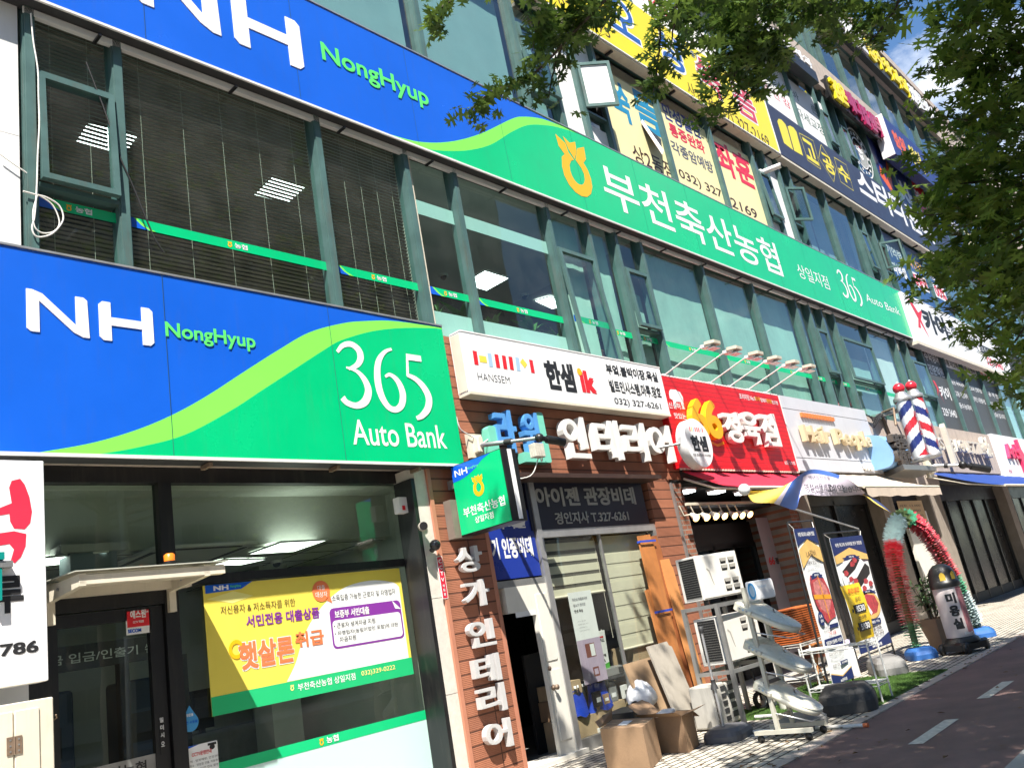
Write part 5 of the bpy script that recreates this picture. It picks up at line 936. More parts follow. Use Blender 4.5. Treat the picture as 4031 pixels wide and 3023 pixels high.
# projecting bank sign box
Xn = 6.79; t = thing('projecting_sign', (6.92, -0.15, 3.0), 'green projecting bank box sign with white side strip, hung beside the shop', 'sign')
y0, y1, zb, zt = -0.15, -0.965, 2.635, 3.445
b = MB(); b.box(Xn+0.01, 7.04, y1, y0, zb, zt, BLACKF); b.build('case', t)
fx = Fr((Xn, y0, zb), (0, -1, 0), (0, 0, 1), (-1, 0, 0)); w = y0-y1; h = zt-zb
b = MB(); b.poly(fx, [(0.01, 0.01), (w-0.01, 0.01), (w-0.01, h-0.01), (0.01, h-0.01)], -0.008, 0.0, NHGREEN); b.build('face', t)
b = MB(); b.poly(fx, [(0.01, h-0.01), (0.01, h*.76)] + [(q.x, q.y) for q in spline([(0.01, h*.76), (w*.25, h*.78), (w*.5, h*.86), (w*.62, h*.93), (w*.82, h-0.01)], 5)], 0.001, 0.001, NHBLUE); b.build('blue_corner', t)
b = MB(); NH(b, fx, 0.055, h*.83, 0.075, 0.002, 0.002); b.text(fx, 'NongHyup', w*.33, w*.55, h*.865, h*.905, 0.002, NHLET, 0.01); logo_shapes(b, fx, w*.38, h*.46, 0.24, ORANGE, 0, 0.002); b.text(fx, '부천축산농협', w*.12, w*.93, h*.235, h*.37, 0.002, SWHITE, 0.015); b.text(fx, '상일지점', w*.32, w*.68, h*.115, h*.205, 0.002, SWHITE, 0.01); b.build('lettering', t)
b = MB(); b.box(6.90, 6.965, y1-0.006, y1-0.001, zb+0.02, zt-0.005, SWHITE); b.build('side_strip', t); b = MB(); b.box(6.82, 7.0, -0.15, 0.0, 2.75, 2.85, GREYM); b.box(6.82, 7.0, -0.15, 0.0, 3.2, 3.3, GREYM); b.build('bracket', t)
t = thing('duct_box', (6.75, -0.1, 2.9), 'brown grey cable duct between the cladding and the projecting sign', 'duct'); b = MB(); b.box(6.70, 6.98, -0.149, -0.034, 2.62, 3.06, mat('duct_brown', (0.20, 0.16, 0.13), 0.7, 0, 0.2)); b.build('body', t)
# white kitchen company light box
t = thing('lightbox_sign', (9.5, -0.25, 4.38), 'white kitchen dealer light box with coloured bars above the brown cladding', 'sign'); fr = FY(-0.25)
b = MB(); b.cbox(fr, 7.23, 11.77, 4.38, 5.17, -0.20, 0, SWHITE, 0.006); b.build('case', t); b = MB(); b.box(7.225, 11.775, -0.256, -0.06, 4.345, 4.379, CREAM); b.box(7.225, 11.775, -0.256, -0.06, 5.171, 5.19, WHITE); b.build('trim', t); b = MB(); b.box(7.221, 7.2285, -0.23, -0.07, 4.40, 5.15, CREAM); b.build('end_plate', t)
HB = mat('bar_blue', (0.38, 0.55, 0.72), 0.4, 0, 0); HY = mat('bar_yellow', (0.82, 0.65, 0.08), 0.4, 0, 0)
b = MB(); P5 = lambda x, y: (F(5, x, y, -0.25).x, F(5, x, y, -0.25).z)
def bar(p, q, w, m): b.stroke(fr, [P5(*p), P5(*q)], w, 0.003, m)
for (p, q) in (((862, 615), (875, 705)), ((1002, 637), (1016, 725)), ((1050, 645), (1063, 733)), ((1093, 652), (1105, 738)), ((1226, 673), (1241, 758))): bar(p, q, 0.075, LRED)
for (p, q) in (((957, 630), (970, 718)), ((1137, 657), (1148, 745))): bar(p, q, 0.075, HB)
bar((893, 665), (940, 672), 0.09, HY); bar((1165, 675), (1195, 715), 0.09, HY); b.build('bar_logo', t)
b = MB(); b.text(fr, 'HANSSEM', P5(885, 800)[0], P5(1090, 800)[0], P5(985, 815)[1], P5(985, 765)[1]-0.01, 0.003, LINK, -0.012); b.build('brand_lettering', t)
b = MB(); bx(b, '한샘', (5, 1340, 862), (5, 1490, 702), LINK, 0.045, 0.003, -0.25); b.build('name', t)
b = MB(); A = P5(1562, 882); Bq = P5(1655, 882); b.text(fr, 'ik', A[0], Bq[0], A[1], P5(1590, 745)[1], 0.003, LRED, 0.05); q = P5(1540, 750); b.disc(fr, q[0], q[1], 0.055, 0.055, 0.006, 0.006, ORANGE); b.build('name_mark', t)
b = MB(); bx(b, '부엌.붙박이장.욕실', (5, 1720, 765), (5, 2038, 755), LINK, 0.03, 0.003, -0.25); bx(b, '빌트인시스템.마루.창호', (5, 1745, 880), (5, 2060, 850), LINK, 0.03, 0.003, -0.25); bx(b, '032) 327-6261', (5, 1775, 970), (5, 2065, 955), LINK, 0.012, 0.003, -0.25); b.build('lettering', t)
# channel letters on the cladding
LBLU = mat('letter_blue', (0.10, 0.32, 0.68), 0.4, 0, 0.08, 4); LTEA = mat('letter_teal', (0.19, 0.62, 0.46), 0.4, 0, 0.08, 4); LWH = mat('channel_white', (0.80, 0.78, 0.74), 0.45, 0, 0.1, 4, dirt=0.15)
t = thing('channel_letters', (9.5, -0.1, 3.5), 'raised blue, teal and white letters spelling interior shop on brown cladding', 'sign'); yl = -0.20; zl0, zl1 = 3.62, 4.20
XM = lambda w, x, y: F(w, x, y, yl).x
bxs = [(XM('M1', 930, 500), XM('M1', 1245, 450)), (XM('M1', 1345, 600), XM('M1', 1600, 560)), (XM(5, 1440, 1180), XM(5, 1612, 1200)), (XM(5, 1640, 1180), XM(5, 1822, 1200)), (XM(5, 1830, 1180), XM(5, 1990, 1200)), (XM(5, 1990, 1180), XM(5, 2152, 1200))]
for ch, (x0, x1), mm in zip('라원인테리어', bxs, (LBLU, LBLU, LWH, LWH, LWH, LWH)):
    b = MB(); zz = (zl0, zl1) if mm is LWH else (zl0+0.04, zl1); tc_ = '리' if ch == '리' else ch
    b.text(FY(yl), tc_, x0+0.015, x1-0.035, zz[0]-0.02, zz[1], -0.11, mm, 0.021, 0.11); b.build('letter', t)
b = MB(); xq = bxs[1][1]; fl = FY(yl); b.poly(fl, rrect(xq-0.02, xq+0.11, 3.53, 4.22, 0.03), -0.15, -0.02, LTEA); b.poly(fl, [(bxs[0][1]+0.05, 3.53), (xq-0.021, 3.53), (xq-0.021, 3.66), (bxs[0][1]+0.05, 3.66)], -0.15, -0.02, LTEA); b.poly(fl, rrect(bxs[0][0]-0.12, bxs[0][0]+0.02, 3.53, 3.98, 0.04), -0.15, -0.02, LTEA); b.build('letter_frame', t)
# vertical silver letters on the cladding column
t = thing('channel_letters', (7.0, -0.05, 1.5), 'column of six white metal letters down the brown cladding pillar', 'sign')
MWH = mat('metal_white', (0.70, 0.69, 0.68), 0.35, 0.2, 0.1, 4, dirt=0.1)
for ch, (cx, cy) in zip('상가인테리어', ((835, 300), (880, 520), (915, 780), (950, 1010), (985, 1205), (1025, 1440))): c = F(8, cx, cy, -0.13); b = MB(); b.text(FY(-0.13), ch, c.x-0.20, c.x+0.20, c.z-0.145, c.z+0.145, -0.07, MWH, 0.021, 0.07); b.build('letter', t)
# round white hanging sign
rc = F(6, 105, 1210, -0.55); t = thing('round_sign', rc, 'round white hanging sign with coloured bars in front of the red butcher sign', 'sign'); fr = FY(-0.55); R_ = 0.405
b = MB(); b.lathe((rc.x, -0.55, rc.z), [(R_-0.012, 0), (R_, -0.012), (R_, -0.16), (R_-0.012, -0.172)], WHITE, 48, (0, -1, 0)); b.disc(fr, rc.x, rc.z, R_-0.012, R_-0.012, 0, 0.0005, SWHITE, 48); b.disc(fr, rc.x, rc.z, R_-0.012, R_-0.012, -0.172, -0.172, SWHITE, 48); b.build('body', t)
b = MB(); b.text(fr, '한샘', rc.x-0.24, rc.x+0.25, rc.z-0.14, rc.z+0.12, 0.003, LINK, 0.055); b.text(fr, '토탈 홈인테리어 리모델링', rc.x-0.27, rc.x+0.27, rc.z-0.225, rc.z-0.18, 0.003, LINK, 0.01)
for k in range(8): b.poly(fr, [(rc.x-0.2+k*0.055, rc.z+0.185), (rc.x-0.175+k*0.055, rc.z+0.185), (rc.x-0.175+k*0.055, rc.z+0.255), (rc.x-0.2+k*0.055, rc.z+0.255)], 0.003, 0.003, (LRED, HY, HB, LRED, LRED, LRED, HB, LRED)[k])
b.build('lettering', t); b = MB(); b.tube([(rc.x-R_-0.01, -0.45, rc.z), (rc.x-R_-0.20, -0.2, rc.z), (rc.x-R_-0.25, -0.03, rc.z)], 0.02, GREYM, 8); b.build('arm', t)
# red butcher sign
RED = pattern_mat('red_ribbed_panel', (0.66, 0.008, 0.014), (0.62, 0.008, 0.014), (0.40, 0.004, 0.008), 30.0, 0.085, 0.006, 0.4, 'XZ', 0, 0.5, 0.06)
t = thing('butcher_sign', (14.1, -0.15, 3.5), 'red ribbed butcher shop sign with raised yellow and white letters', 'sign'); fr = FY(-0.15)
b = MB(); b.box(11.85, 16.28, -0.15, -0.031, 3.52, 5.10, RED); b.build('panel', t); b = MB()
for k in range(46): x = 11.86+k*0.0963; b.box(x, x+0.06, -0.155, -0.13, 5.101, 5.125, WHITE); b.box(x, x+0.06, -0.155, -0.13, 3.49, 3.519, CREAM)
b.box(16.281, 16.32, -0.155, -0.03, 3.5, 5.11, WHITE); b.build('trim', t)['kind'] = 'stuff'
def rbx(x0, y0, x1, y1, yy): A, B2 = F(6, x0, y0, yy), F(6, x1, y1, yy); return (A.x, B2.x, A.z, B2.z)
YG = mat('letter_gold', (0.80, 0.42, 0.01), 0.35, 0, 0.04, 4); 
for x0, x1 in ((12.40, 12.90), (12.84, 13.36)): b = MB(); b.text(FY(-0.27), '6', x0, x1, 4.02, 4.72, -0.11+0.004*(x0 > 12.5), YG, 0.03, 0.11); b.build('letter', t)
for ch, x0, x1, z0, z1 in (('정', 13.48, 14.08, 3.98, 4.56), ('육', 14.13, 14.82, 3.98, 4.60), ('점', 14.90, 15.58, 3.97, 4.63)): b = MB(); b.text(FY(-0.27), ch, x0, x1, z0, z1, -0.11, LWH, 0.026, 0.11); b.build('letter', t)
b = MB(); b.stroke(fr, [(12.95, 4.02), (13.25, 3.94), (13.5, 4.0)], 0.05, 0.004, YG)
bx(b, '프리미엄 No.9', (6, 370, 925), (6, 463, 905), SWHITE, 0.01, 0.004, -0.15); bx(b, '한우', (6, 468, 935), (6, 498, 915), YG, 0.02, 0.004, -0.15); bx(b, '암돼지', (6, 505, 945), (6, 540, 925), SWHITE, 0.01, 0.004, -0.15); bx(b, '한돈', (6, 543, 950), (6, 573, 930), YG, 0.02, 0.004, -0.15); bx(b, '전문점', (6, 578, 958), (6, 610, 940), SWHITE, 0.01, 0.004, -0.15); bx(b, '상동 2호점', (6, 660, 1350), (6, 722, 1330), SWHITE, 0.01, 0.004, -0.15)
b.text(fr, '신선하고', 11.95, 12.45, 4.53, 4.64, 0.004, SWHITE, 0.01); b.text(fr, '맛있는', 12.05, 12.42, 4.36, 4.46, 0.004, SWHITE, 0.01)
pc = F('B', 580, 1480, -0.15); b.poly(fr, [(pc.x + q[0]*0.42, pc.z + q[1]*0.42) for q in ((-.5, .12), (-.42, .28), (-.3, .36), (.1, .38), (.4, .30), (.52, .1), (.48, -.1), (.44, -.38), (.28, -.38), (.26, -.12), (-.1, -.14), (-.14, -.38), (-.3, -.38), (-.32, -.08), (-.5, -.04))], 0.004, 0.004, SWHITE); b.build('lettering', t)
# six arm floodlights over the red sign
P0 = [((485, 1270), (740, 1170), (860, 1172)), ((685, 1307), (940, 1210), (1052, 1212)), ((880, 1340), (1135, 1245), (1240, 1252)), ((1050, 1370), (1310, 1280), (1405, 1287)), ((1215, 1397), (1480, 1312), (1570, 1315)), ((1365, 1424), (1620, 1335), (1708, 1345))]
fl0 = None
def flood():
    t = thing('arm_floodlight', (0, 0, 0), 'white arm floodlight', 'floodlight', 'white arm floodlights over the red sign'); b = MB(); b.tube([(0, 0.03, -0.02), (0, 0, 0), (0, -0.78, 0.21)], 0.013, WHITE, 8); b.build('arm', t)
    b = MB(); fr_ = Fr((0, -0.80, 0.20), (1, 0, 0), (0, -0.94, -0.1)); b.cbox(fr_, -0.09, 0.09, -0.02, 0.20, -0.02, 0.04, WHITE, 0.02); b.cbox(fr_, -0.12, 0.12, 0.08, 0.28, -0.05, 0.01, CREAM, 0.02); b.build('head', t); b = MB(); b.box(-0.11, 0.11, -1.04, -0.90, 0.105, 0.118, ALU); b.build('lens', t); b = MB(); b.box(-0.04, 0.04, 0.02, 0.05, -0.06, 0.02, WHITE); b.build('foot', t); return t
def dup(o, loc):
    r = o.copy(); COL.objects.link(r); r.location = loc
    for ch in list(o.children):
        c = ch.copy(); COL.objects.link(c); c.parent = r
        for gch in ch.children: e = gch.copy(); COL.objects.link(e); e.parent = c
    return r
names6 = ('first', 'second', 'third', 'fourth', 'fifth', 'sixth')
for k, (a_, h_, e_) in enumerate(P0):
    loc = F('B', a_[0], a_[1], -0.10)
    if k == 0: fl0 = flood(); fl0.location = loc; o = fl0
    else: o = dup(fl0, loc)
    o['label'] = names6[k] + ' white arm floodlight over the red sign counting from the white light box'
# hair salon sign
SALON = mat('salon_panel', (0.62, 0.63, 0.67), 0.35, 0, 0.06, 2, dirt=0.12); GOLD = mat('letter_cream', (0.66, 0.55, 0.34), 0.4, 0, 0.05, 4)
t = thing('salon_sign', (18.7, -0.15, 3.5), 'pale grey hair salon sign with raised cream letters', 'sign'); fr = FY(-0.15)
b = MB(); b.box(16.34, 21.02, -0.15, -0.02, 3.54, 3.80, SALON); b.box(16.34, 21.02, -0.15, -0.02, 3.815, 4.84, SALON); b.box(16.34, 21.02, -0.15, -0.02, 4.855, 5.12, SALON); b.box(16.36, 21.0, -0.13, -0.02, 3.8, 4.86, LINK); b.build('panel', t)
xs = 16.78
for ch, w_, dz0, dz1 in (('H', .46, 0, .34), ('a', .33, 0, .24), ('i', .11, 0, .36), ('r', .24, 0, .24), (' ', .2, 0, 0), ('P', .40, 0, .34), ('e', .32, 0, .24), ('o', .34, 0, .24), ('p', .35, -.1, .24), ('l', .10, 0, .36), ('e', .32, 0, .24)):
    if ch != ' ': b = MB(); b.text(FY(-0.28), ch, xs, xs+w_, 4.14+dz0, 4.14+dz1, -0.10, GOLD, 0.03, 0.10); b.build('letter', t)
    xs += w_ + 0.055
b = MB(); ORB = mat('bar_orange', (0.75, 0.22, 0.06), 0.4, 0, 0)
for k in range(13): x = 17.1+k*0.135; b.box(x, x+0.085, -0.20, -0.155, 4.70, 4.79, ORB)
o = b.build('bar_row', t); o['kind'] = 'stuff'
b = MB(); b.text(FY(-0.2), '헤어피플', 19.75, 20.35, 3.58, 3.72, -0.04, LWH, 0.02, 0.04); b.text(FY(-0.2), '상동점', 20.45, 20.85, 3.58, 3.72, -0.04, LWH, 0.02, 0.04); b.build('small_lettering', t)
# stone pier, bakery sign and pink sign
STN = mat('pier_stone', (0.30, 0.255, 0.21), 0.85, 0, 0.2, 4, bump=0.2, bscale=60, dirt=0.5)
g = MB(); g.box(21.03, 25.5, -0.05, 0.30, 3.301, 5.02, BEIGE); g.build('spandrel_panel', bld)
for x0_, x1_ in ((16.0, 16.6), (20.6, 21.4), (24.2, 25.2), (32.3, 33.0), (40, 41), (48, 49)): g = MB(); g.box(x0_, x1_, -0.04, 0.30, 0, 3.3, STN); g.build('stone_pier', bld)
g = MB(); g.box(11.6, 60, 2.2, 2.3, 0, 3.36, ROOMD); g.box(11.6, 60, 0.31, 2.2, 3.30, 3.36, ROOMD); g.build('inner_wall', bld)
t = thing('bakery_sign', (29, -0.1, 3.7), 'beige bakery fascia with raised pale letters reading PARIS BAGUETTE', 'sign'); b = MB(); b.box(25.55, 32.45, -0.12, -0.02, 3.66, 5.03, BEIGE); b.build('panel', t)
LET2 = mat('bakery_letter', (0.62, 0.56, 0.47), 0.4, 0, 0.08, 4); xx = 24.9
tx = 'PARIS BAGUETTE'; xs = 24.35
for i, ch in enumerate(tx):
    if ch != ' ': b = MB(); b.text(FY(-0.30), ch, xs, xs+(0.10 if ch == 'I' else 0.36), 4.25, 4.62, -0.12, LET2, 0.012, 0.12); b.build('letter', t)
    xs += 0.17 if ch == 'I' else 0.6 if ch == ' ' else 0.45
b = MB(); b.text(FY(-0.30), 'Cafe', 30.6, 31.35, 4.16, 4.85, -0.12, LET2, 0.012, 0.12); b.build('letter', t)
b = MB(); b.poly(FY(-0.36), [(26.55, 3.85), (26.78, 3.85), (26.72, 4.4), (26.70, 4.95), (26.64, 5.05), (26.58, 4.95), (26.58, 4.4)], -0.14, 0, LET2); b.build('tower_emblem', t)
t = thing('pink_sign', (35, -0.2, 3.5), 'white sign with pink letters and a pink bottle at the far right', 'sign'); fr = FY(-0.2); b = MB(); b.cbox(fr, 32.5, 38.4, 3.5, 5.06, -0.18, 0, SWHITE, 0.01); b.build('panel', t); PINK = mat('letter_pink', (0.72, 0.03, 0.12), 0.4, 0, 0.05)
b = MB(); b.text(fr, "Art's", 33.6, 35.4, 4.2, 4.75, -0.0, PINK, 0.03, 0.1); b.poly(fr, [(35.3, 3.7), (35.9, 3.7), (35.95, 4.4), (35.75, 4.6), (35.72, 4.95), (35.5, 4.95), (35.48, 4.6), (35.25, 4.4)], 0, 0.1, PINK); b.text(fr, '커피', 33.2, 33.6, 3.66, 3.8, 0.003, PINK, 0.02); b.text(fr, '호프치킨', 36.0, 36.9, 3.66, 3.8, 0.003, PINK, 0.02); b.build('lettering', t)
# ================================================================== awnings, blue box, barber poles
def awning(name, x0, x1, yw, zw, yf, zf, m, label, val=0.16, mv=None, rails=True):
    t = thing(name, ((x0+x1)/2, yw, zw), label, 'awning'); b = MB(); rows = []
    n = 24
    for k in range(7):
        v = k/6; rows.append([(x0+(x1-x0)*j/n, yw+(yf-yw)*v, zw+(zf-zw)*v - 0.05*math.sin(math.pi*v) + 0.008*math.sin(j*1.9+k)) for j in range(n+1)])
    b.grid(rows, m, True); b.build('fabric', t); b = MB(); b.tube([(x0, yf, zf), (x1, yf, zf)], 0.03, CREAM, 8); b.build('front_bar', t)
    if val: b = MB(); b.grid([[(x0+(x1-x0)*j/n, yf-0.03+0.015*math.sin(j*2.1), zf - (0.03 if r == 0 else val + 0.012*math.sin(j*1.3))) for j in range(n+1)] for r in range(2)], mv or m, True); b.build('valance', t)
    for x in (x0+0.05, x1-0.05): b = MB(); b.tube([(x, yw+0.02, zw-0.12), (x, (yw+yf)/2, (zw+zf)/2-0.14), (x, yf+0.02, zf-0.01)], 0.02, CREAM, 8); b.build('arm', t)
    return t
AWR = mat('red_canvas', (0.60, 0.02, 0.05), 0.7, 0, 0.06, 3); AWB = mat('cream_canvas', (0.60, 0.50, 0.40), 0.8, 0, 0.08, 3, dirt=0.15); AWN = mat('blue_canvas', (0.01, 0.05, 0.26), 0.6, 0, 0.15, 3)
awning('red_awning', 11.97, 16.3, -0.09, 3.48, -1.07, 2.97, AWR, 'red fabric awning under the red butcher sign', 0.0)
awning('cream_awning', 16.5, 21.1, -0.09, 3.50, -1.22, 2.95, AWB, 'cream fabric awning under the hair salon sign', 0.2)
awning('blue_awning', 24.4, 34.5, -0.09, 3.62, -1.84, 2.84, AWN, 'dark blue awning under the bakery sign', 0.0)
t = thing('barber_sign_box', (23, -0.6, 3.6), 'sky blue box sign with dark metal letters standing on a grey shelf', 'sign'); SKYB = mat('box_sky_blue', (0.22, 0.42, 0.72), 0.45, 0, 0.1, 2)
x0 = 21.2
frv = Fr((0, 0, 0), (1, 0, 0), (0, 1, 0), (0, 0, 1)); b = MB(); b.poly(frv, [(21.37, -0.05), (20.5, -0.8), (22.9, -0.8), (23.6, -0.05)], 3.46, 3.58, GREYM); b.build('shelf', t)
b = MB(); b.poly(Fr((20.45, 0, 0), (0, -1, 0), (0, 0, 1), (-1, 0, 0)), [(q.x, q.y) for q in spline([(0.07, 3.60), (0.5, 3.60), (0.66, 3.75), (0.64, 4.0), (0.56, 4.25), (0.36, 4.40), (0.07, 4.44)], 5)], -1.3, 0, SKYB); b.build('body', t)
IRON = mat('letter_iron', (0.10, 0.085, 0.075), 0.5, 0.3, 0.2, 5)
for r, tx in enumerate(('명품', '이발관')): b = MB(); b.text(FY(-0.72), tx, 20.5, 21.45, 3.98-r*0.38, 4.34-r*0.38, -0.10, IRON, 0.03, 0.14); b.build('lettering', t)
def barber(px_, top, bot, label, y, swap):
    P1 = F('D', *top, y); P2 = F('D', *bot, y); x = (P1.x+P2.x)/2; zt_, zb = P1.z, P2.z; r = 0.215; t = thing('barber_pole', (x, y, zb), label, 'barber pole', 'pair of striped barber poles')
    BR = mat('pole_red', (0.66, 0.02, 0.04), 0.3, 0, 0.08, 5); BB = mat('pole_blue', (0.02, 0.035, 0.20), 0.3, 0, 0.08, 5)
    n = 48; H = zt_-zb; rows = [[(x+r*0.86*math.cos(2*math.pi*j/n), y+r*0.86*math.sin(2*math.pi*j/n), zb+0.06+(H-0.16)*k/60) for j in range(n+1)] for k in range(61)]
    seq = (SWHITE, BR, SWHITE, BB)
    b = MB(); b.grid(rows, SWHITE, True, lambda k, j: seq[int(((k/60*H/0.95) + (1 if swap else -1)*j/n*1.0 + 40) % 1 * 4) % 4]); b.build('striped_cylinder', t)
    b = MB(); fr = FY(y-r*0.87)
    for i, ch in enumerate(('면', '도', '사') if not swap else ('이', '발', '관')): b.text(fr, ch, x-0.09, x+0.09, zt_-0.60-i*0.42, zt_-0.40-i*0.42, 0.01, BR, 0.03)
    b.build('lettering', t)
    b = MB(); b.lathe((x, y, zb), [(0, -0.06), (r*0.9, -0.05), (r, 0.0), (r, 0.06), (r*0.9, 0.07)], ALU, 32); b.lathe((x, y, zt_-0.10), [(r*0.98, 0), (r*1.02, 0.03), (r*0.98, 0.09), (r*0.72, 0.14), (0.14, 0.2), (0.1, 0.24)], ALU, 32); b.build('metal_cap', t)
    b = MB(); b.ball((x, y, zt_+0.24), 0.145, mat('pole_ball', (0.68, 0.03, 0.05), 0.2, 0, 0.04), 24, (1, 1, 0.95)); b.ball((x, y, zt_+0.385), 0.03, SWHITE, 12); b.build('finial', t)
    GT = glass_mat('pole_glass', (0.95, 0.96, 0.97), 1.4, 0.02, 0.0); b = MB(); b.lathe((x, y, zb+0.05), [(r, 0), (r, H-0.15)], GT, 32); b.build('glass_tube', t)
    b = MB(); b.box(x-0.05, x+0.05, y+0.2, 0, zb+H*0.8, zb+H*0.86, GREYM); b.build('bracket', t)
barber(0, (945, 45), (1120, 685), 'nearer of the two striped barber poles, beside the blue box sign', -0.72, False)
barber(0, (1067, 15), (1255, 655), 'farther of the two striped barber poles, towards the bakery sign', -0.72, True)
# wires and rusty rod beside the salon sign
for k in range(6): q = [(555+30*k, 220+8*k), (640, 250+20*k), (720, 200+5*k), (770, 190)]; cable('cable', [F('D', *p, -0.12-0.01*k) for p in q], 0.018, WIRE, names6[k] + ' black cable looping beside the salon sign, from the top', 5)
b = MB(); b.tube([F('D', 725, 230, -0.1), F('D', 800, 420, -0.1)], 0.04, RUST, 8); tag(b.build('rusty_rod'), 'rusty iron rod standing between the salon sign and barber poles', 'rod')
b = MB(); b.tube([F('D', 720, 200, -0.15), F('D', 845, 150, -0.5), F('D', 870, 330, -0.5)], 0.03, RUST, 8); tag(b.build('rusty_bracket'), 'bent rusty bracket above the rod beside the barber poles', 'bracket')
# camera arms
def arm_cam(p_wall, p_end, p_cam, yw, label, s=1.0, d=(0.5, -0.5, -0.25)):
    w = F(*p_wall, yw); e = AX(*p_end, w.x+0.02); t = thing('security_camera', w, label, 'security camera'); b = MB(); b.fbox(Fr(w, (1, 0, 0), (0, 0, 1), (0, -1, 0)), -0.12*s, 0.12*s, -0.16*s, 0.14*s, 0, 0.05, CREAM); b.cbox(Fr(w, (1, 0, 0), (0, 0, 1), (0, -1, 0)), -0.05*s, 0.05*s, -0.12*s, 0.10*s, 0.05, 0.14, CREAM, 0.03*s); b.build('wall_plate', t)
    b = MB(); b.tube([w, w.lerp(e, 0.55), w.lerp(e, 0.56), e], [0.028*s, 0.028*s, 0.022*s, 0.022*s], ALU, 10); b.tube([w.lerp(e, .5), w.lerp(e, .6)], 0.036*s, DARK, 10); b.build('arm', t)
    c = Vector(e); dv = Vector(d).normalized(); b = MB(); b.tube([c, c+dv*0.10*s], 0.03*s, BLACK, 10); b.tube([c+dv*0.10*s, c+dv*0.34*s], 0.048*s, BLACK, 14); b.ball(c, 0.055*s, BLACK, 12); b.build('camera_body', t); return t, w, e
arm_cam(('M1', 600, 760), ('M1', 1560, 640), None, -0.06, 'pole arm with a black camera over the projecting bank sign', 1.0, (0.9, -0.25, -0.18))
q = F('M1', 1525, 820, -0.55); t = thing('junction_box', q, 'stained white junction box hanging in front of the teal letter', 'box'); b = MB(); b.box(q.x-0.09, q.x+0.09, q.y-0.05, q.y+0.05, q.z-0.09, q.z+0.08, mat('stained_white', (0.66, 0.62, 0.52), 0.6, 0, 0.3, 12, dirt=0.6)); b.build('body', t, 0.006); b = MB(); b.tube(spline([q+Vector((0.08, 0, -0.08)), q+Vector((0.05, 0, -0.14)), q+Vector((0.0, 0, -0.1)), q+Vector((-0.1, 0.1, -0.3)), q+Vector((-0.4, 0.3, -0.3))], 6), 0.007, WIREW, 6); b.build('cord', t)
for k, (pts, lab) in enumerate(((((5, 745, 1040), (5, 770, 1120), (5, 830, 1160), (5, 895, 1200)), 'white wire drooping from the bank sign to the camera plate'), (((5, 995, 1150), (5, 960, 1180), (5, 920, 1210)), 'white wire between the camera plate and the teal letter'))): cable('cable', [F(*p, -0.14) for p in pts], 0.008, WIREW, lab, 6)
arm_cam(('D', 1190, 760), ('D', 1570, 745), None, -0.5, 'cream wall plate and arm with a dark camera below the bakery letters', 1.9, (0.6, -0.7, -0.35))
# bullet camera, alarm dome and labels on the pillar
q = F(8, 520, 95, 0.0); t = thing('bullet_camera', q, 'white bullet camera fixed to the stone pillar', 'security camera'); e = q + Vector((-0.17, -0.22, -0.03)); b = MB(); b.lathe(q+Vector((0, -.02, 0)), [(0.045, 0), (0.045, 0.02), (0.0, 0.021)], DARK, 16, (0, -1, 0)); b.tube([q, q.lerp(e, .4)+Vector((0, 0, .01))], 0.016, DARK, 8); b.build('mount', t); b = MB(); d_ = (e-q).normalized(); b.tube([q.lerp(e, .35), e], 0.05, mat('camera_white', (0.6, 0.55, 0.47), 0.5, 0, 0.15, 9, dirt=0.3), 16); b.tube([e-d_*0.02, e+d_*0.03], 0.044, BLACK, 16); b.build('camera_body', t)
q = F(8, 607, 212, -0.12); t = thing('alarm_dome', q, 'glossy black dome light on the brown trim of the pillar', 'lamp'); b = MB(); b.ball(q, 0.062, mat('black_gloss', (0.01, 0.01, 0.012), 0.08, 0, 0), 24); b.build('dome', t); b = MB(); b.tube([q+Vector((0, .04, -.03)), (q.x, -0.05, q.z-0.05)], 0.03, DARK, 12); b.build('base', t)
A = F(8, 650, 560, -0.052); Bq = F(8, 645, 290, -0.052); cx = (F(8, 610, 290, -.052).x+F(8, 655, 290, -.052).x)/2; xw = 0.042
t = thing('camera_label', (cx, -0.055, A.z), 'narrow red CCTV label running down the brown trim', 'label'); REDP = mat('label_red', (0.62, 0.02, 0.05), 0.5, 0, 0); fr = FY(-0.055); zt_, zb = F(8, 630, 285, -.055).z, F(8, 668, 560, -.055).z; b = MB(); b.poly(fr, rrect(cx-xw, cx+xw, zb, zt_, 0.01), -0.004, 0, SWHITE); b.poly(fr, rrect(cx-xw+.006, cx+xw-.006, zb+.006, zt_-.006, 0.01), 0.001, 0.001, REDP); b.build('plate', t); b = MB(); hh = zt_-zb
for k, ch in enumerate('CCTV'): b.text(fr, ch, cx-0.022, cx+0.022, zt_-hh*(.10+.145*k)-.03, zt_-hh*(.10+.145*k)+.012, 0.002, SWHITE, 0.02)
for k, ch in enumerate('작동중'): b.text(fr, ch, cx-0.016, cx+0.016, zt_-hh*(.70+.10*k)-.015, zt_-hh*(.70+.10*k)+.015, 0.002, SWHITE, 0.02)
b.build('lettering', t)
q = F('M2', 200, 505, 0.15); t = thing('alarm_box', q, 'small white alarm box in the shade beside the bank glass', 'box'); b = MB(); b.box(6.36-0.20, 6.333, 0.10, 0.20, q.z-0.09, q.z+0.09, WHITE); b.build('body', t, 0.006); b = MB(); b.box(6.20, 6.24, 0.094, 0.099, q.z-0.06, q.z-0.01, LRED); b.build('label_patch', t)
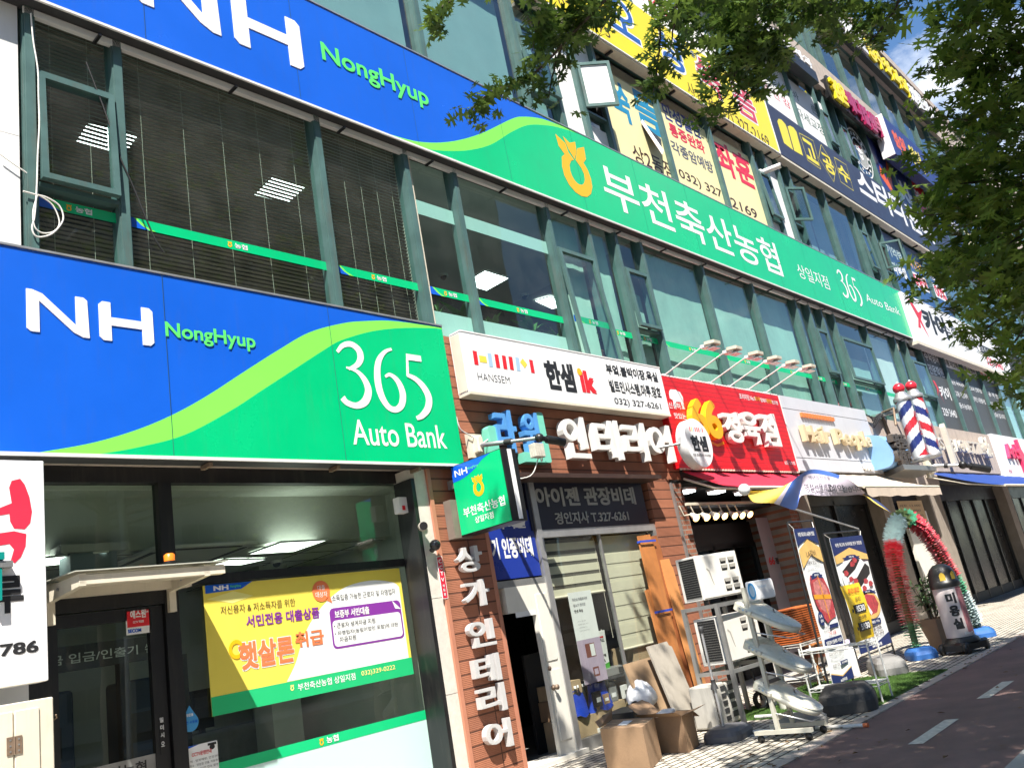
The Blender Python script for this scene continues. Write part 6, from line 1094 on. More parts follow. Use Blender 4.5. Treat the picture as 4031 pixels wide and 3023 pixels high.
# ================================================================== signs on the upper floors
YELS = mat('sign_yellow', (0.88, 0.72, 0.02), 0.35, 0, 0.03, 2); NAVS = mat('sign_dark_navy', (0.03, 0.033, 0.065), 0.4, 0, 0.08, 2, dirt=0.06)
t = thing('clinic_sign', (15, -0.25, 12), 'long yellow sign with blue and pink Korean words on the third storey', 'sign'); fr = FY(-0.25)
b = MB(); b.cbox(fr, 10.4, 20.28, 12.05, 13.72, -0.22, 0, YELS, 0.005); b.build('panel', t); b = MB(); b.box(10.4, 20.28, -0.24, -0.03, 11.98, 12.045, CREAM); b.box(10.38, 20.30, -0.262, -0.24, 12.02, 12.049, WHITE); b.box(20.281, 20.33, -0.262, -0.03, 12.03, 13.74, WHITE); b.build('trim', t)
IBL = mat('ink_strong_blue', (0.03, 0.12, 0.42), 0.4, 0, 0); IPK = mat('ink_pink', (0.62, 0.06, 0.10), 0.4, 0, 0)
for ch, x0, x1, mm in (('오', 13.0, 14.15, IBL), ('성', 14.75, 15.95, IBL), ('쑥', 16.5, 17.7, IPK), ('뜸', 18.25, 19.5, IPK)): b = MB(); b.text(fr, ch, x0, x1, 12.52, 13.55, 0.002, SWHITE, 0.05); b.text(fr, ch, x0+.05, x1-.05, 12.57, 13.5, 0.005, mm, 0.02); b.build('word', t)
b = MB(); bx(b, '상2동점', ('G', 470, 1100), ('G', 690, 1060), INKN, 0.0, 0.003, -0.25); bx(b, '032) 327-2169', ('G', 775, 1290), ('G', 1300, 1490), INKN, 0.005, 0.003, -0.25); b.text(fr, '032-1175', 11.3, 12.9, 12.18, 12.42, 0.003, INKN, 0.0); b.text(fr, '몸에 좋은', 15.9, 16.9, 13.36, 13.56, 0.003, IBL, 0.0); b.build('lettering', t)
t = thing('study_sign', (26, -0.25, 12), 'dark navy study centre sign with yellow book emblem on the third storey', 'sign')
b = MB(); b.cbox(fr, 20.34, 36.5, 12.05, 13.66, -0.22, 0, NAVS, 0.005); b.build('panel', t); b = MB(); b.box(20.34, 36.5, -0.24, -0.03, 11.97, 12.045, CREAM); b.build('trim', t)
PI = lambda x, y: (F('I', x, y, -0.25).x, F('I', x, y, -0.25).z)
b = MB(); b.poly(fr, [PI(*p) for p in ((128, 60), (140, 40), (165, 50), (195, 85), (212, 125), (262, 305), (185, 245))], 0.002, 0.002, YELS); b.poly(fr, [PI(*p) for p in ((215, 105), (235, 98), (265, 115), (290, 150), (300, 190), (345, 352), (272, 310))], 0.002, 0.002, YELS); b.build('book_emblem', t)
b = MB()
for pl in (((312, 160), (430, 225), (495, 465), (385, 390)), ((497, 258), (622, 460), (605, 572), (478, 370)), ((607, 365), (710, 430), (772, 648), (665, 572))):
    q = [PI(*p) for p in pl]; b.stroke(fr, q + [q[0]], 0.025, 0.002, YELS)
bx(b, '고', ('I', 385, 375), ('I', 425, 255), YELS, 0.03, 0.003, -0.25); bx(b, '공', ('I', 540, 475), ('I', 580, 375), YELS, 0.03, 0.003, -0.25); bx(b, '수', ('I', 665, 545), ('I', 715, 470), YELS, 0.03, 0.003, -0.25); b.build('name', t)
b = MB(); bx(b, '스터디센터', ('I', 845, 690), ('I', 1385, 880), SWHITE, 0.035, 0.003, -0.25); b.build('lettering', t)
b = MB()
for k in range(11): x = 10.6+k*2.3; b.box(x, x+0.05, -0.2, -0.03, 11.93, 11.97, BLACKF)
o = b.build('bracket', t); o['kind'] = 'stuff'
t = thing('academy_sign', (33, -0.3, 7.7), 'white maths and English academy sign right of the upper bank sign', 'sign'); fr = FY(-0.3); b = MB(); b.cbox(fr, 26.95, 39.0, 7.70, 9.33, -0.28, 0, SWHITE, 0.006); b.build('panel', t); b = MB(); b.box(26.93, 39.0, -0.305, -0.04, 7.60, 7.699, CREAM); b.build('trim', t)
PC = lambda x, y: (F('C', x, y, -0.3).x, F('C', x, y, -0.3).z)
b = MB(); b.poly(fr, [PC(*p) for p in ((948, 445), (985, 470), (1058, 590), (1090, 565), (1095, 580), (1085, 660), (1180, 862), (1075, 680), (1088, 745), (1060, 740), (1058, 650))], 0.002, 0.002, LRED); b.build('mark', t)
b = MB(); bx(b, '카이', ('C', 1150, 775), ('C', 1300, 640), LINK, 0.05, 0.003, -0.3); bx(b, '수학', ('C', 1330, 830), ('C', 1440, 745), LINK, 0.01, 0.003, -0.3); bx(b, '영어학원', ('C', 1480, 900), ('C', 1690, 880), LINK, 0.01, 0.003, -0.3); q = PC(1700, 990); q2 = PC(1825, 950); b.poly(fr, [(q[0], q[1]), (q2[0], q[1]), (q2[0], q[1]+.35), (q[0], q[1]+.35)], 0.002, 0.002, LINK); b.text(fr, '초·중·고 전과목', q[0]+.1, q2[0]-.1, q[1]+.06, q[1]+.28, 0.004, SWHITE, 0.0); b.text(fr, '329-3440', 35.2, 37.6, 7.85, 8.2, 0.003, LRED, 0.02); b.build('lettering', t)
# dark beam sign, sun lit letters on the stone bands
t = thing('beam_sign', (22.5, -0.3, 16.2), 'black beam with small white letters on the stone band of the fourth storey', 'sign'); b = MB(); b.box(17.5, 25.1, -0.42, -0.13, 16.08, 16.48, BLACKF); b.build('beam', t)
b = MB()
for k in range(7): x = 24.4-k*0.75; b.text(FY(-0.42), '과치정교원의한'[k], x, x+0.55, 16.49, 16.86, -0.06, SWHITE, 0.03, 0.06)
b.build('lettering', t)
t = thing('curved_letter_sign', (28.7, -0.4, 16.1), 'yellow and crimson rounded letters on a black backing, fourth storey stone band', 'sign'); CRIM = mat('letter_crimson', (0.40, 0.02, 0.10), 0.35, 0, 0.05); yq = -0.42
for k, ch in enumerate('김온메디컬센터'):
    x = 26.45+k*0.645; z = 16.12+0.05*math.sin(k*1.1); b = MB(); b.poly(FY(yq), rrect(x-0.09, x+0.72, z-0.10, z+0.92, 0.2), -0.16, -0.10, BLACK); b.build('backing', t); b = MB(); b.text(FY(yq), ch, x, x+0.61, z, z+0.82, -0.09, YELS if k < 2 else CRIM, 0.05, 0.09); b.build('letter', t)
b = MB(); b.box(26.4, 31.0, -0.30, -0.125, 16.2, 16.9, BLACK); b.build('support', t)
t = thing('roof_letters', (33, -0.3, 20.5), 'white and yellow letters on black backing along the top stone band', 'sign'); yq = -0.40; b = MB(); b.box(29.6, 42, yq, -0.175, 20.35, 21.25, BLACK); b.build('backing', t)
for k in range(12): ch = '치과교정수학과외전문학'[k % 11]; x = 29.75+k*1.02; b = MB(); b.text(FY(yq), ch, x, x+0.9, 20.48, 21.4, -0.02, (SWHITE, SWHITE, SWHITE, YELS, YELS, YELS, YELS, YELS, SWHITE, SWHITE, SWHITE, SWHITE)[k], 0.04, 0.1); b.build('letter', t)
t = thing('corner_box_sign', (33, -0.4, 15.6), 'navy box sign with a white end and orange letters, half hidden by the tree', 'sign'); b = MB(); b.box(31.05, 38.5, -0.55, -0.13, 15.45, 17.05, NAVYF); b.build('panel', t); b = MB(); b.box(31.0, 31.048, -0.56, -0.125, 15.4, 17.1, SWHITE); b.build('end_panel', t); b = MB(); b.text(FY(-0.55), '학원', 31.6, 33.0, 15.7, 16.7, 0.004, TICK, 0.04); b.text(FY(-0.55), '영어', 33.4, 34.8, 15.7, 16.7, 0.004, YELS, 0.04); b.build('lettering', t)
# white camera on the third storey pier
q = F('J', 1665, 1060, -0.06); t = thing('bullet_camera', q, 'white bullet camera sticking out of the white pier below the yellow sign', 'security camera'); b = MB(); b.tube([q, q+Vector((0.15, -0.42, 0.02))], 0.07, WHITE, 14); b.tube([q+Vector((0.14, -.40, .02)), q+Vector((0.155, -.45, .02))], 0.06, BLACK, 14); b.build('camera_body', t); b = MB(); b.box(q.x-.08, q.x+.08, -0.06, 0.02, q.z-.08, q.z+.08, WHITE); b.build('mount', t)
# small flap window open in the cream film
b = MB(); a_ = math.radians(28); o_ = F('J', 600, 620, -0.02); w_ = 0.9; fr_ = Fr(o_, (0.93, -0.36, 0), (0, 0, 1))
q1 = F('J', 605, 625, 0.0); q2 = F('J', 790, 905, -0.32); b.add([q1, q2, q2+Vector((0.1, 0, 0.13)), q1+Vector((0.08, 0, 0.1))], [(0, 1, 2, 3)], WHITE); b.add([q1, q2, q2+Vector((0, 0, -0.04)), q1+Vector((0, 0, -0.04))], [(0, 1, 2, 3)], RUST); q3 = F('J', 780, 770, 0.03); b.add([q1, q2, q3], [(0, 1, 2)], DARK); b.build('flap_window', win3[7])
# ================================================================== butcher shop front
for q in ((11.621, 11.98, -0.025, 0.30), (15.65, 15.999, -0.025, 0.9), (11.981, 12.25, 0.3, 0.9)): g = MB(); g.box(*q, 0.0, 3.3, BRICKW); g.build('brick_pier', bld)
g = MB(); g.box(11.60, 11.64, -0.07, -0.031, 0.0, 3.3, GREYM); g.build('downpipe', bld)
yb2 = 0.85
g = MB(); g.box(12.25, 15.65, yb2, yb2+0.1, 2.35, 2.75, DARK); g.box(12.25, 15.65, 0.31, yb2, 2.95, 3.0, DARK)
for x in (12.25, 13.1, 14.0, 14.75, 15.6): g.box(x, x+0.07, yb2-0.02, yb2+0.08, 0, 2.35, BLACKF)
g.box(12.25, 15.65, yb2-0.02, yb2+0.08, 0, 0.2, BLACKF); g.box(12.25, 15.65, yb2-0.02, yb2+0.08, 2.28, 2.35, BLACKF); bs = g.build('shopfront', bld)
g = MB(); g.sheet(12.3, 15.62, 0.2, 2.28, yb2+0.03, GL_DK); g.build('glazing', bs)
t = thing('meat_cabinet', (13.9, 1.7, 0), 'steel fronted chilled cabinet glimpsed inside the butcher shop', 'cabinet'); b = MB(); b.cbox(FY(1.5), 13.0, 15.4, 0, 1.25, -0.5, 0, ALU, 0.05); b.box(13.05, 15.35, 1.49, 1.499, 0.55, 1.1, DARK); b.build('body', t)
for k, (x, lab) in enumerate(((12.55, 'left fluorescent fitting'), (13.75, 'middle fluorescent fitting'), (14.7, 'right fluorescent fitting'))):
    q = F('K1', (410, 850, 1235)[k], (495, 500, 515)[k], 0.1); t = thing('shop_light', q, lab + ' glowing white under the red awning', 'light', 'white fittings under the red awning'); b = MB(); b.box(q.x-0.18, q.x+0.18, 0.05, 0.25, q.z+0.02, q.z+0.06, WHITE); b.build('housing', t); b = MB(); b.box(q.x-0.15, q.x+0.15, 0.06, 0.24, q.z-0.012, q.z+0.018, emit_mat('tube_light', (0.95, 1, 1), 4)); b.build('tube', t)
A = F('K1', 370, 680, -0.25); Bq = F('K1', 1470, 645, -0.25); t = thing('light_rail', A, 'white lamp rail across the butcher shop front', 'rail'); b = MB(); b.box(A.x, Bq.x, -0.27, -0.23, A.z-0.02, A.z+0.02, CREAM); b.build('bar', t)
SPOT = emit_mat('spot_glow', (1.0, 0.70, 0.34), 4)
for k, (x, y) in enumerate(((525, 880), (680, 875), (815, 860), (938, 855), (1085, 850), (1195, 845), (1305, 830))):
    q = F('K1', x, y, -0.42); t = thing('spot_lamp', q, ('first', 'second', 'third', 'fourth', 'fifth', 'sixth', 'seventh')[k] + ' glowing spot lamp from the left on the butcher lamp rail', 'lamp', 'spot lamps on the butcher rail'); d_ = Vector((-0.25, -0.75, -0.6)).normalized()
    b = MB(); b.tube([q-d_*0.13, q-d_*0.05, q], [0.03, 0.05, 0.062], CREAM, 14, False); b.build('shade', t); b = MB(); b.ball(q-d_*0.02, 0.044, SPOT, 14); b.build('bulb', t)
    b = MB(); b.tube([q-d_*0.13, (q.x-0.10, -0.27, A.z-0.18), (q.x-0.14, -0.25, A.z-0.02)], 0.012, CREAM, 8); b.build('bracket', t)
def prints(b, fr, items):
    for tx, u0, u1, v0, v1, m, off in items: b.text(fr, tx, u0, u1, v0, v1, 0.003, m, off)
q0 = F('K1', 1375, 880, 0.45); t = thing('hanging_banner', (14.9, 0.45, 0.5), 'dim pinkish hanging banner with grey motifs beside the butcher door', 'banner'); x0 = q0.x; x1 = F('K1', 1700, 860, 0.45).x; fr = Fr((x0, 0.45, 0.25), (1, 0, 0), (0, 0, 1), (0, -1, 0)); hh = q0.z-0.25; w = x1-x0; DIM = mat('banner_dim', (0.42, 0.36, 0.38), 0.7, 0, 0.06)
b = MB(); b.poly(fr, [(0, 0), (w, 0), (w, hh), (0, hh)], -0.004, 0, DIM); b.build('sheet', t); b = MB(); prints(b, fr, (('66', w*.1, w*.35, hh*.64, hh*.70, LRED, .03), ('정육점', w*.38, w*.85, hh*.64, hh*.69, LINK, .04), ('최고급 한우만을', w*.2, w*.8, hh*.74, hh*.76, LGRY, 0), ('엄선합니다', w*.3, w*.7, hh*.71, hh*.73, LGRY, 0), ('프리미엄 한우 한돈 전문', w*.12, w*.85, hh*.36, hh*.385, LGRY, 0), ('신선한 고기', w*.2, w*.75, hh*.27, hh*.295, LRED, 0), ('선물세트 주문', w*.2, w*.75, hh*.20, hh*.225, LRED, 0)))
for (u, v, ru, rv) in ((.75, .88, .16, .07), (.35, .83, .05, .05), (.45, .55, .10, .05), (.25, .47, .08, .05), (.78, .47, .10, .06), (.85, .3, .07, .1)): b.disc(fr, w*u, hh*v, w*ru, hh*rv*.6, 0.002, 0.002, LGRY, 14)
b.build('print', t)
# dark doorways of the shops farther along
g = MB()
for (x0, x1) in ((16.62, 20.5), (21.45, 24.1), (25.3, 32.2), (33.1, 39.9), (41.1, 47.9)):
    n = max(2, int((x1-x0)/1.3))
    for k in range(n+1): x = x0+(x1-x0)*k/n; g.box(x-0.04, x+0.04, 0.25, 0.34, 0, 3.0, BLACKF)
    g.box(x0, x1, 0.25, 0.34, 2.9, 3.34, BLACKF); g.box(x0, x1, 0.26, 0.33, 0, 0.25, DARK)
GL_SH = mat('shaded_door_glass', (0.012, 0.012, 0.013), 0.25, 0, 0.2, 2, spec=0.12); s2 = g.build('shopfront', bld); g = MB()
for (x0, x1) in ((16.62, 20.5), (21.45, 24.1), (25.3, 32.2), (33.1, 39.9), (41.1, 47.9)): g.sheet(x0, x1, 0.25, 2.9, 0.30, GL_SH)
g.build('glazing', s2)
# menu sheet on the pier, yellow notice
A = F('D', 925, 1285, -0.06); Bq = F('D', 1135, 1115, -0.06); t = thing('menu_sheet', A, 'peach coloured price sheet on the stone pier above the garland arch', 'poster'); PEACH = mat('sheet_peach', (0.62, 0.42, 0.22), 0.6, 0, 0.05); fr = FY(-0.06); b = MB(); b.poly(fr, [(A.x, A.z-0.3), (Bq.x, A.z-0.3), (Bq.x, Bq.z), (A.x, Bq.z)], -0.004, 0, PEACH); b.build('sheet', t); b = MB()
for k in range(6): b.text(fr, ('커트 12,000', '펌 35,000', '염색 40,000', '클리닉 30,000', '드라이 15,000', '남성커트 10,000')[k], A.x+0.1, Bq.x-0.2-0.1*(k % 2), Bq.z-0.16-k*0.13, Bq.z-0.09-k*0.13, 0.003, INKN, 0)
b.build('lettering', t)
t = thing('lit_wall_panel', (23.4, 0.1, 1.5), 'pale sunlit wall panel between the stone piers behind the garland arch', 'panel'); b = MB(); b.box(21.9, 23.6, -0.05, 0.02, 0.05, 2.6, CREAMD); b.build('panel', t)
# ================================================================== air conditioners on their rack
ACW = mat('unit_white', (0.74, 0.71, 0.65), 0.45, 0, 0.08, 3, dirt=0.15); MESH = mat('unit_coil', (0.018, 0.018, 0.018), 0.5, 0.3, 0.3, 60, bump=0.5, bscale=120)
def ac_unit(C, ang, w, dep, z0, z1, label):
    """outdoor unit seen on its front corner C: coil side to the left, vented panel to the right"""
    a = math.radians(ang); d = Vector((math.cos(a), -math.sin(a), 0)); bk = Vector((math.sin(a), math.cos(a), 0)); C = Vector((*C, z0)); h = z1-z0; t = thing('outdoor_unit', C + d*w/2, label, 'air conditioner', 'outdoor air conditioner units')
    fr = Fr(C, d, (0, 0, 1), -bk); b = MB(); b.fbox(fr, 0, w, 0, h, -dep, 0.0, ACW); b.build('casing', t, 0.008)
    fl = Fr(C + bk*dep, -bk, (0, 0, 1), -d); wl = dep; b = MB(); b.poly(fl, [(wl*.17, h*.08), (wl*.93, h*.08), (wl*.93, h*.95), (wl*.17, h*.95)], 0.0, 0.004, MESH); b.build('coil', t)
    b = MB()
    for k in range(12): u = wl*(.17+.76*k/11); b.fbox(fl, u-0.0015, u+0.0015, h*.08, h*.95, 0.005, 0.008, DARK)
    for k in range(18): v = h*(.08+.87*k/17); b.fbox(fl, wl*.17, wl*.93, v-0.0015, v+0.0015, 0.006, 0.009, GREYM)
    b.build('coil_guard', t)
    b = MB(); b.cbox(fr, w*.02, w*.985, h*.03, h*.97, 0.0005, 0.010, ACW, 0.012); b.build('service_panel', t); VS = mat('vent_shade', (0.36, 0.34, 0.30), 0.6, 0, 0)
    for v0 in (.74, .58, .27, .11):
        for u0 in (.56, .76):
            b = MB(); u, v = w*u0, h*v0; du, dv = w*.16, h*.13; b.poly(fr, [(u, v), (u+du*.8, v), (u+du, v+dv), (u, v+dv)], 0.0105, 0.0115, BLACK); b.poly(fr, [(u+du*.12, v+dv*.42), (u+du*.84, v+dv*.42), (u+du, v+dv), (u, v+dv)], 0.012, 0.0125, VS); b.build('vent', t)
    b = MB(); b.stroke(fr, [(w*.20, h*.68), (w*.25, h*.62), (w*.28, h*.4), (w*.30, h*.30)], [0.025, 0.025, 0.018, 0.01], 0.0115, VS); b.build('handle', t)
    for u in (w*.08, w*.9): b = MB(); b.fbox(fr, u-0.02, u+0.02, -0.06, -0.001, -0.06, -0.01, BLACK); b.build('foot', t)
    return t
ac_unit((9.55, -1.40), 12, .78, .34, 1.46, 2.01, 'upper white outdoor unit standing on top of the metal rack')
ac_unit((9.50, -1.52), 6, .86, .34, 0.69, 1.25, 'middle white outdoor unit inside the metal rack')
t = thing('unit_rack', (9.9, -1.4, 0), 'galvanised angle steel rack holding the outdoor units', 'rack')
RK = ((9.46, -1.60), (10.44, -1.68), (10.48, -1.12), (9.50, -1.10))
for (x, y) in RK: b = MB(); b.box(x-0.024, x+0.024, y-0.024, y+0.024, 0, 1.40, GREYM); b.build('post', t)
def beam(parent, a, c, m, w=0.022, name='rail'):
    a, c = Vector(a), Vector(c); d = (c-a).normalized(); s = d.cross(Vector((0, 0, 1))).normalized(); b = MB(); fr = Fr(a, d, (0, 0, 1), s); b.fbox(fr, 0.026, (c-a).length-0.026, -w, w, -w*.8, w*.8, m); return b.build(name, parent)
for z in (1.375, 0.60):
    for k in range(4): beam(t, (*RK[k], z), (*RK[(k+1) % 4], z), GREYM)
t = thing('outdoor_unit', (9.6, -1.2, 0), 'old slotted outdoor unit standing on the paving under the rack', 'air conditioner', 'outdoor air conditioner units'); frz = Fr((9.22, -1.36, 0.02), Vector((0.30, -0.06, 0)).normalized(), (0, 0, 1)); OLD = mat('unit_old', (0.48, 0.46, 0.41), 0.5, 0, 0.2, 4, dirt=0.4)
b = MB(); b.box(9.20, 9.52, -1.42, -1.10, 0.02, 0.50, OLD); b.build('casing', t, 0.02)
for k in range(6): b = MB(); b.box(9.225, 9.30, -1.428, -1.421, 0.06+k*.07, 0.11+k*.07, BLACK); b.build('slot', t)
for k in range(5): b = MB(); b.box(9.40, 9.50, -1.428, -1.421, 0.07+k*.085, 0.12+k*.085, DARK); b.build('vent', t)
b = MB(); b.box(9.56, 9.80, -1.40, -1.10, 0.02, 0.48, OLD)
o = b.build('side_casing', t, 0.02)
for k in range(4): b = MB(); b.box(9.60, 9.77, -1.408, -1.401, 0.08+k*.1, 0.145+k*.1, DARK); b.build('louvre', t)
# parasol base with pole
GB = mat('base_grey', (0.105, 0.105, 0.115), 0.55, 0, 0.15, 5, dirt=0.2); GBL = mat('base_light_grey', (0.22, 0.215, 0.205), 0.7, 0, 0.2, 6, bump=0.2, bscale=40, dirt=0.3); GBD = mat('base_dark', (0.055, 0.053, 0.052), 0.75, 0, 0.2, 6, bump=0.2, bscale=40)
def base_block(name, cx, cy, sx, sy, h, rot, m, label, cat='weight', group=None, parent=None):
    t = parent or thing(name, (cx, cy, 0), label, cat, group); c, s = math.cos(rot), math.sin(rot); fr = Fr((cx, cy, 0), (c, s, 0), (-s, c, 0), (0, 0, 1)); b = MB(); lv = ((1, 0.0), (1, .45), (.93, .75), (.72, 1.0), (.40, 1.04)); rings = []
    for k, v in lv: rings.append([fr(p[0]*k, p[1]*k, h*v) for p in rrect(-sx/2, sx/2, -sy/2, sy/2, min(sx, sy)*.28)])
    n = len(rings[0]); vs = [p for r in rings for p in r]; fs = [(i*n+j, i*n+(j+1) % n, (i+1)*n+(j+1) % n, (i+1)*n+j) for i in range(len(lv)-1) for j in range(n)] + [tuple(range((len(lv)-1)*n, len(lv)*n)), tuple(range(n-1, -1, -1))]
    b.add(vs, fs, m); b.build('block', t, 0.008); return t, fr
t, fr = base_block('parasol_base', 8.68, -1.83, 0.56, 0.44, 0.13, 0.15, GB, 'grey plastic parasol base with a thin metal pole, beside the open box', 'parasol base')
b = MB(); top = F('K2', 545, 1110, -1.78); b.tube([(8.66, -1.80, 0.12), (8.66, -1.80, 0.62)], 0.019, ALU, 10); b.tube([(8.66, -1.80, 0.62), (8.66, -1.80, 1.12)], 0.014, ALU, 10); b.build('pole', t)
b = MB(); b.lathe((8.66, -1.80, 0.52), [(0.045, 0), (0.03, 0.05), (0.022, 0.08), (0.03, 0.10)], DARK, 12); b.lathe((8.66, -1.80, 1.12), [(0.02, 0), (0.03, 0.03), (0.03, 0.07), (0, 0.08)], DARK, 12); b.build('collar', t)
base_block('parasol_base', 9.02, -2.52, 0.62, 0.46, 0.13, 0.1, GBL, 'pale grey plastic weight lying behind the toilet seat stand', 'weight')
def pipe(a, c, r, label, tip=None):
    b = MB(); b.tube([a, c], r, WIREW, 10); t = b.build('pipe'); tag(t, label, 'pipe')
    if tip: q = MB(); d = (Vector(c)-Vector(a)).normalized(); q.tube([Vector(c), Vector(c)+d*0.05], r*1.15, tip, 10); q.build('end_cap', t)
a = G(9, 470, 1325, .03); c = G(9, 905, 1295, .03); pipe(a, c, 0.022, 'white plastic pipe lying behind the toilet seat stand')
a = G(9, 450, 1420, .02); c = G(9, 1170, 1378, .02); pipe(a, c, 0.018, 'long white pipe with an orange end lying across the paving', POR)
# ================================================================== toilet seat display stand
IV = mat('seat_ivory', (0.70, 0.67, 0.55), 0.28, 0, 0.08, 5, dirt=0.1); IVF = mat('stand_cream', (0.52, 0.50, 0.42), 0.45, 0, 0.12, 6, dirt=0.15)
t = thing('display_stand', (8.48, -2.62, 0), 'cream display stand on castors with a small white header card', 'stand'); px_, pxx = 8.32, 8.66
for x in (px_, pxx):
    b = MB(); b.box(x-0.02, x+0.02, -2.64, -2.60, 0.10, 1.52 if x == px_ else 1.30, IVF); b.build('post', t); b = MB(); b.box(x-0.025, x+0.025, -2.98, -2.36, 0.075, 0.115, IVF); b.build('foot', t)
    for y in (-2.93, -2.41): b = MB(); b.lathe((x-0.012, y, 0.036), [(0.0, 0), (0.036, 0.002), (0.036, 0.024), (0, 0.026)], BLACK, 16, (1, 0, 0)); b.box(x-0.012, x+0.012, y-0.01, y+0.01, 0.036, 0.076, BLACK); b.build('castor', t)
b = MB(); b.box(px_, pxx, -2.63, -2.61, 0.2, 0.24, IVF); b.build('cross_bar', t)
b = MB(); frh = Fr((px_+0.02, -2.66, 1.37), (1, -0.25, 0), (0, 0, 1)); b.cbox(frh, 0, 0.40, 0, 0.20, -0.02, 0.0, WHITEG, 0.03); b.disc(frh, 0.05, 0.10, 0.055, 0.085, 0.001, 0.004, DROP, 24); b.disc(frh, 0.05, 0.10, 0.035, 0.06, 0.005, 0.006, HB, 24); b.text(frh, 'bidet', 0.15, 0.28, 0.12, 0.15, 0.002, HB, 0.0); b.build('header_card', t)
for z in (1.06, 0.67, 0.27): b = MB(); b.tube([(px_, -2.63, z), (px_, -3.0, z-0.1), (pxx, -3.0, z-0.1), (pxx, -2.63, z)], 0.007, ALU, 6); b.build('wire_support', t)
def bidet(zb, label, lid=True, dark=False):
    o = thing('toilet_seat', (8.49, -2.7, zb), label, 'toilet seat', 'bidet toilet seats on the stand'); dv = Vector((0.02, -0.86, -0.52)).normalized(); sx = Vector((1, 0.02, 0)).normalized(); nn = sx.cross(dv).normalized(); nn = nn if nn.z > 0 else -nn; org = Vector((8.49, -2.50, zb)); fr = Fr(org, sx, dv, nn); Ln = 0.56; W_ = 0.20
    out = [tuple(q) for q in spline([(-.17, 0), (-.195, .06), (-.2, .16), (-.195, .28), (-.19, .40), (-.155, .50), (-.09, .57), (0, .59), (.09, .57), (.155, .50), (.19, .40), (.195, .28), (.2, .16), (.195, .06), (.17, 0)], 3)]
    b = MB(); lv = ((1.0, 0.0), (1.03, 0.03), (1.0, 0.055)); rings = [[fr(p[0]*k, .28+(p[1]-.28)*k, n) for p in out] for k, n in lv]; n = len(out); vs = [p for r in rings for p in r]; b.add(vs, [(i*n+j, i*n+(j+1) % n, (i+1)*n+(j+1) % n, (i+1)*n+j) for i in range(2) for j in range(n)] + [tuple(range(2*n, 3*n)), tuple(range(n-1, -1, -1))], IV, True); b.build('seat', o)
    b = MB(); rows = []
    for r in range(9):
        k = 1.02-r/8*0.95; hN = 0.06+0.035*(1-(1-r/8)**2.2); rows.append([fr(p[0]*k, .28+(p[1]-.28)*k + (0.02 if r else 0), hN + (0.03*(1-min(1, p[1]/.3)) if r else 0)) for p in out+[out[0]]])
    b.grid(rows, IV, True); b.build('lid', o)
    b = MB(); b.cbox(fr, -.19, .19, -.07, .08, 0.0, 0.095, IV, 0.05); b.fbox(fr, -.17, .17, .03, .085, 0.096, 0.108, BLACK if dark else IVF); b.build('hinge_unit', o)
    b = MB(); b.cbox(fr, .191, .225, .0, .16, 0.02, 0.06, IV, 0.015); b.cbox(fr, -.225, -.191, .0, .16, 0.02, 0.06, IV, 0.015)
    for k in range(3): b.disc(Fr(fr(-.226, .03+.04*k, .045), dv, nn, -sx), 0, 0, 0.012, 0.01, 0, 0.003, HB if k == 1 else LGRY, 12)
    b.build('control_panel', o)
bidet(1.30, 'top ivory bidet seat with a plain lid on the display stand'); bidet(0.90, 'middle ivory bidet seat with a sloping lid on the display stand'); bidet(0.50, 'lowest ivory bidet seat with a dark hinge strip on the display stand', True, True)
# ================================================================== turf, wire racks, banners
TURF = mat('turf_green', (0.10, 0.21, 0.035), 0.9, 0, 0.35, 25, bump=1.0, bscale=300)
b = MB(); b.box(9.75, 12.62, -2.98, -1.0, 0.001, 0.012, TURF); tag(b.build('turf_mat'), 'green artificial turf mat laid on the paving in front of the butcher', 'turf mat')
random.seed(5); b = MB()
for k in range(26000):
    x = random.uniform(9.75, 12.62); y = random.uniform(-2.98, -1.0); a = random.uniform(0, 6.28); dx, dy = math.cos(a)*0.006, math.sin(a)*0.006; hx, hy = random.uniform(-.012, .012), random.uniform(-.012, .012); b.add([(x-dx, y-dy, .011), (x+dx, y+dy, .011), (x+hx, y+hy, .011+random.uniform(.012, .026))], [(0, 1, 2)], TURF)
o = b.build('grass'); o['kind'] = 'stuff'; o['label'] = 'short blades of green artificial turf'; o['category'] = 'turf'
A = F('K4', 225, 1275, -1.25); Bq = F('K5', 300, 500, -1.25); xr_ = F('K4', 640, 1250, -1.25).x; ORS = mat('slat_orange', (0.52, 0.13, 0.03), 0.6, 0, 0.2, 8)
t = thing('slatted_crate', ((A.x+xr_)/2, -1.2, Bq.z), 'stack of orange slatted trays behind the bidet stand', 'tray'); nsl = 15
for k in range(nsl):
    z = Bq.z + (A.z-Bq.z)*k/nsl; b = MB(); n = 26; hh = (A.z-Bq.z)/nsl
    b.poly(FY(-1.25), [(A.x, z+.006), (xr_+0.2, z+.006)] + [(xr_+0.2-(xr_+0.2-A.x)*j/n, z+hh*.62+(0.006 if j % 2 else 0)) for j in range(n+1)], -0.45, 0, ORS); b.build('slat', t)
b = MB(); b.box(A.x+.02, xr_+.18, -1.2, -0.82, Bq.z, A.z-0.01, mat('slat_inner', (0.12, 0.03, 0.01), 0.8, 0, 0)); b.build('core', t)
WRK = mat('wire_white', (0.72, 0.72, 0.68), 0.4, 0.2, 0.08, 8)
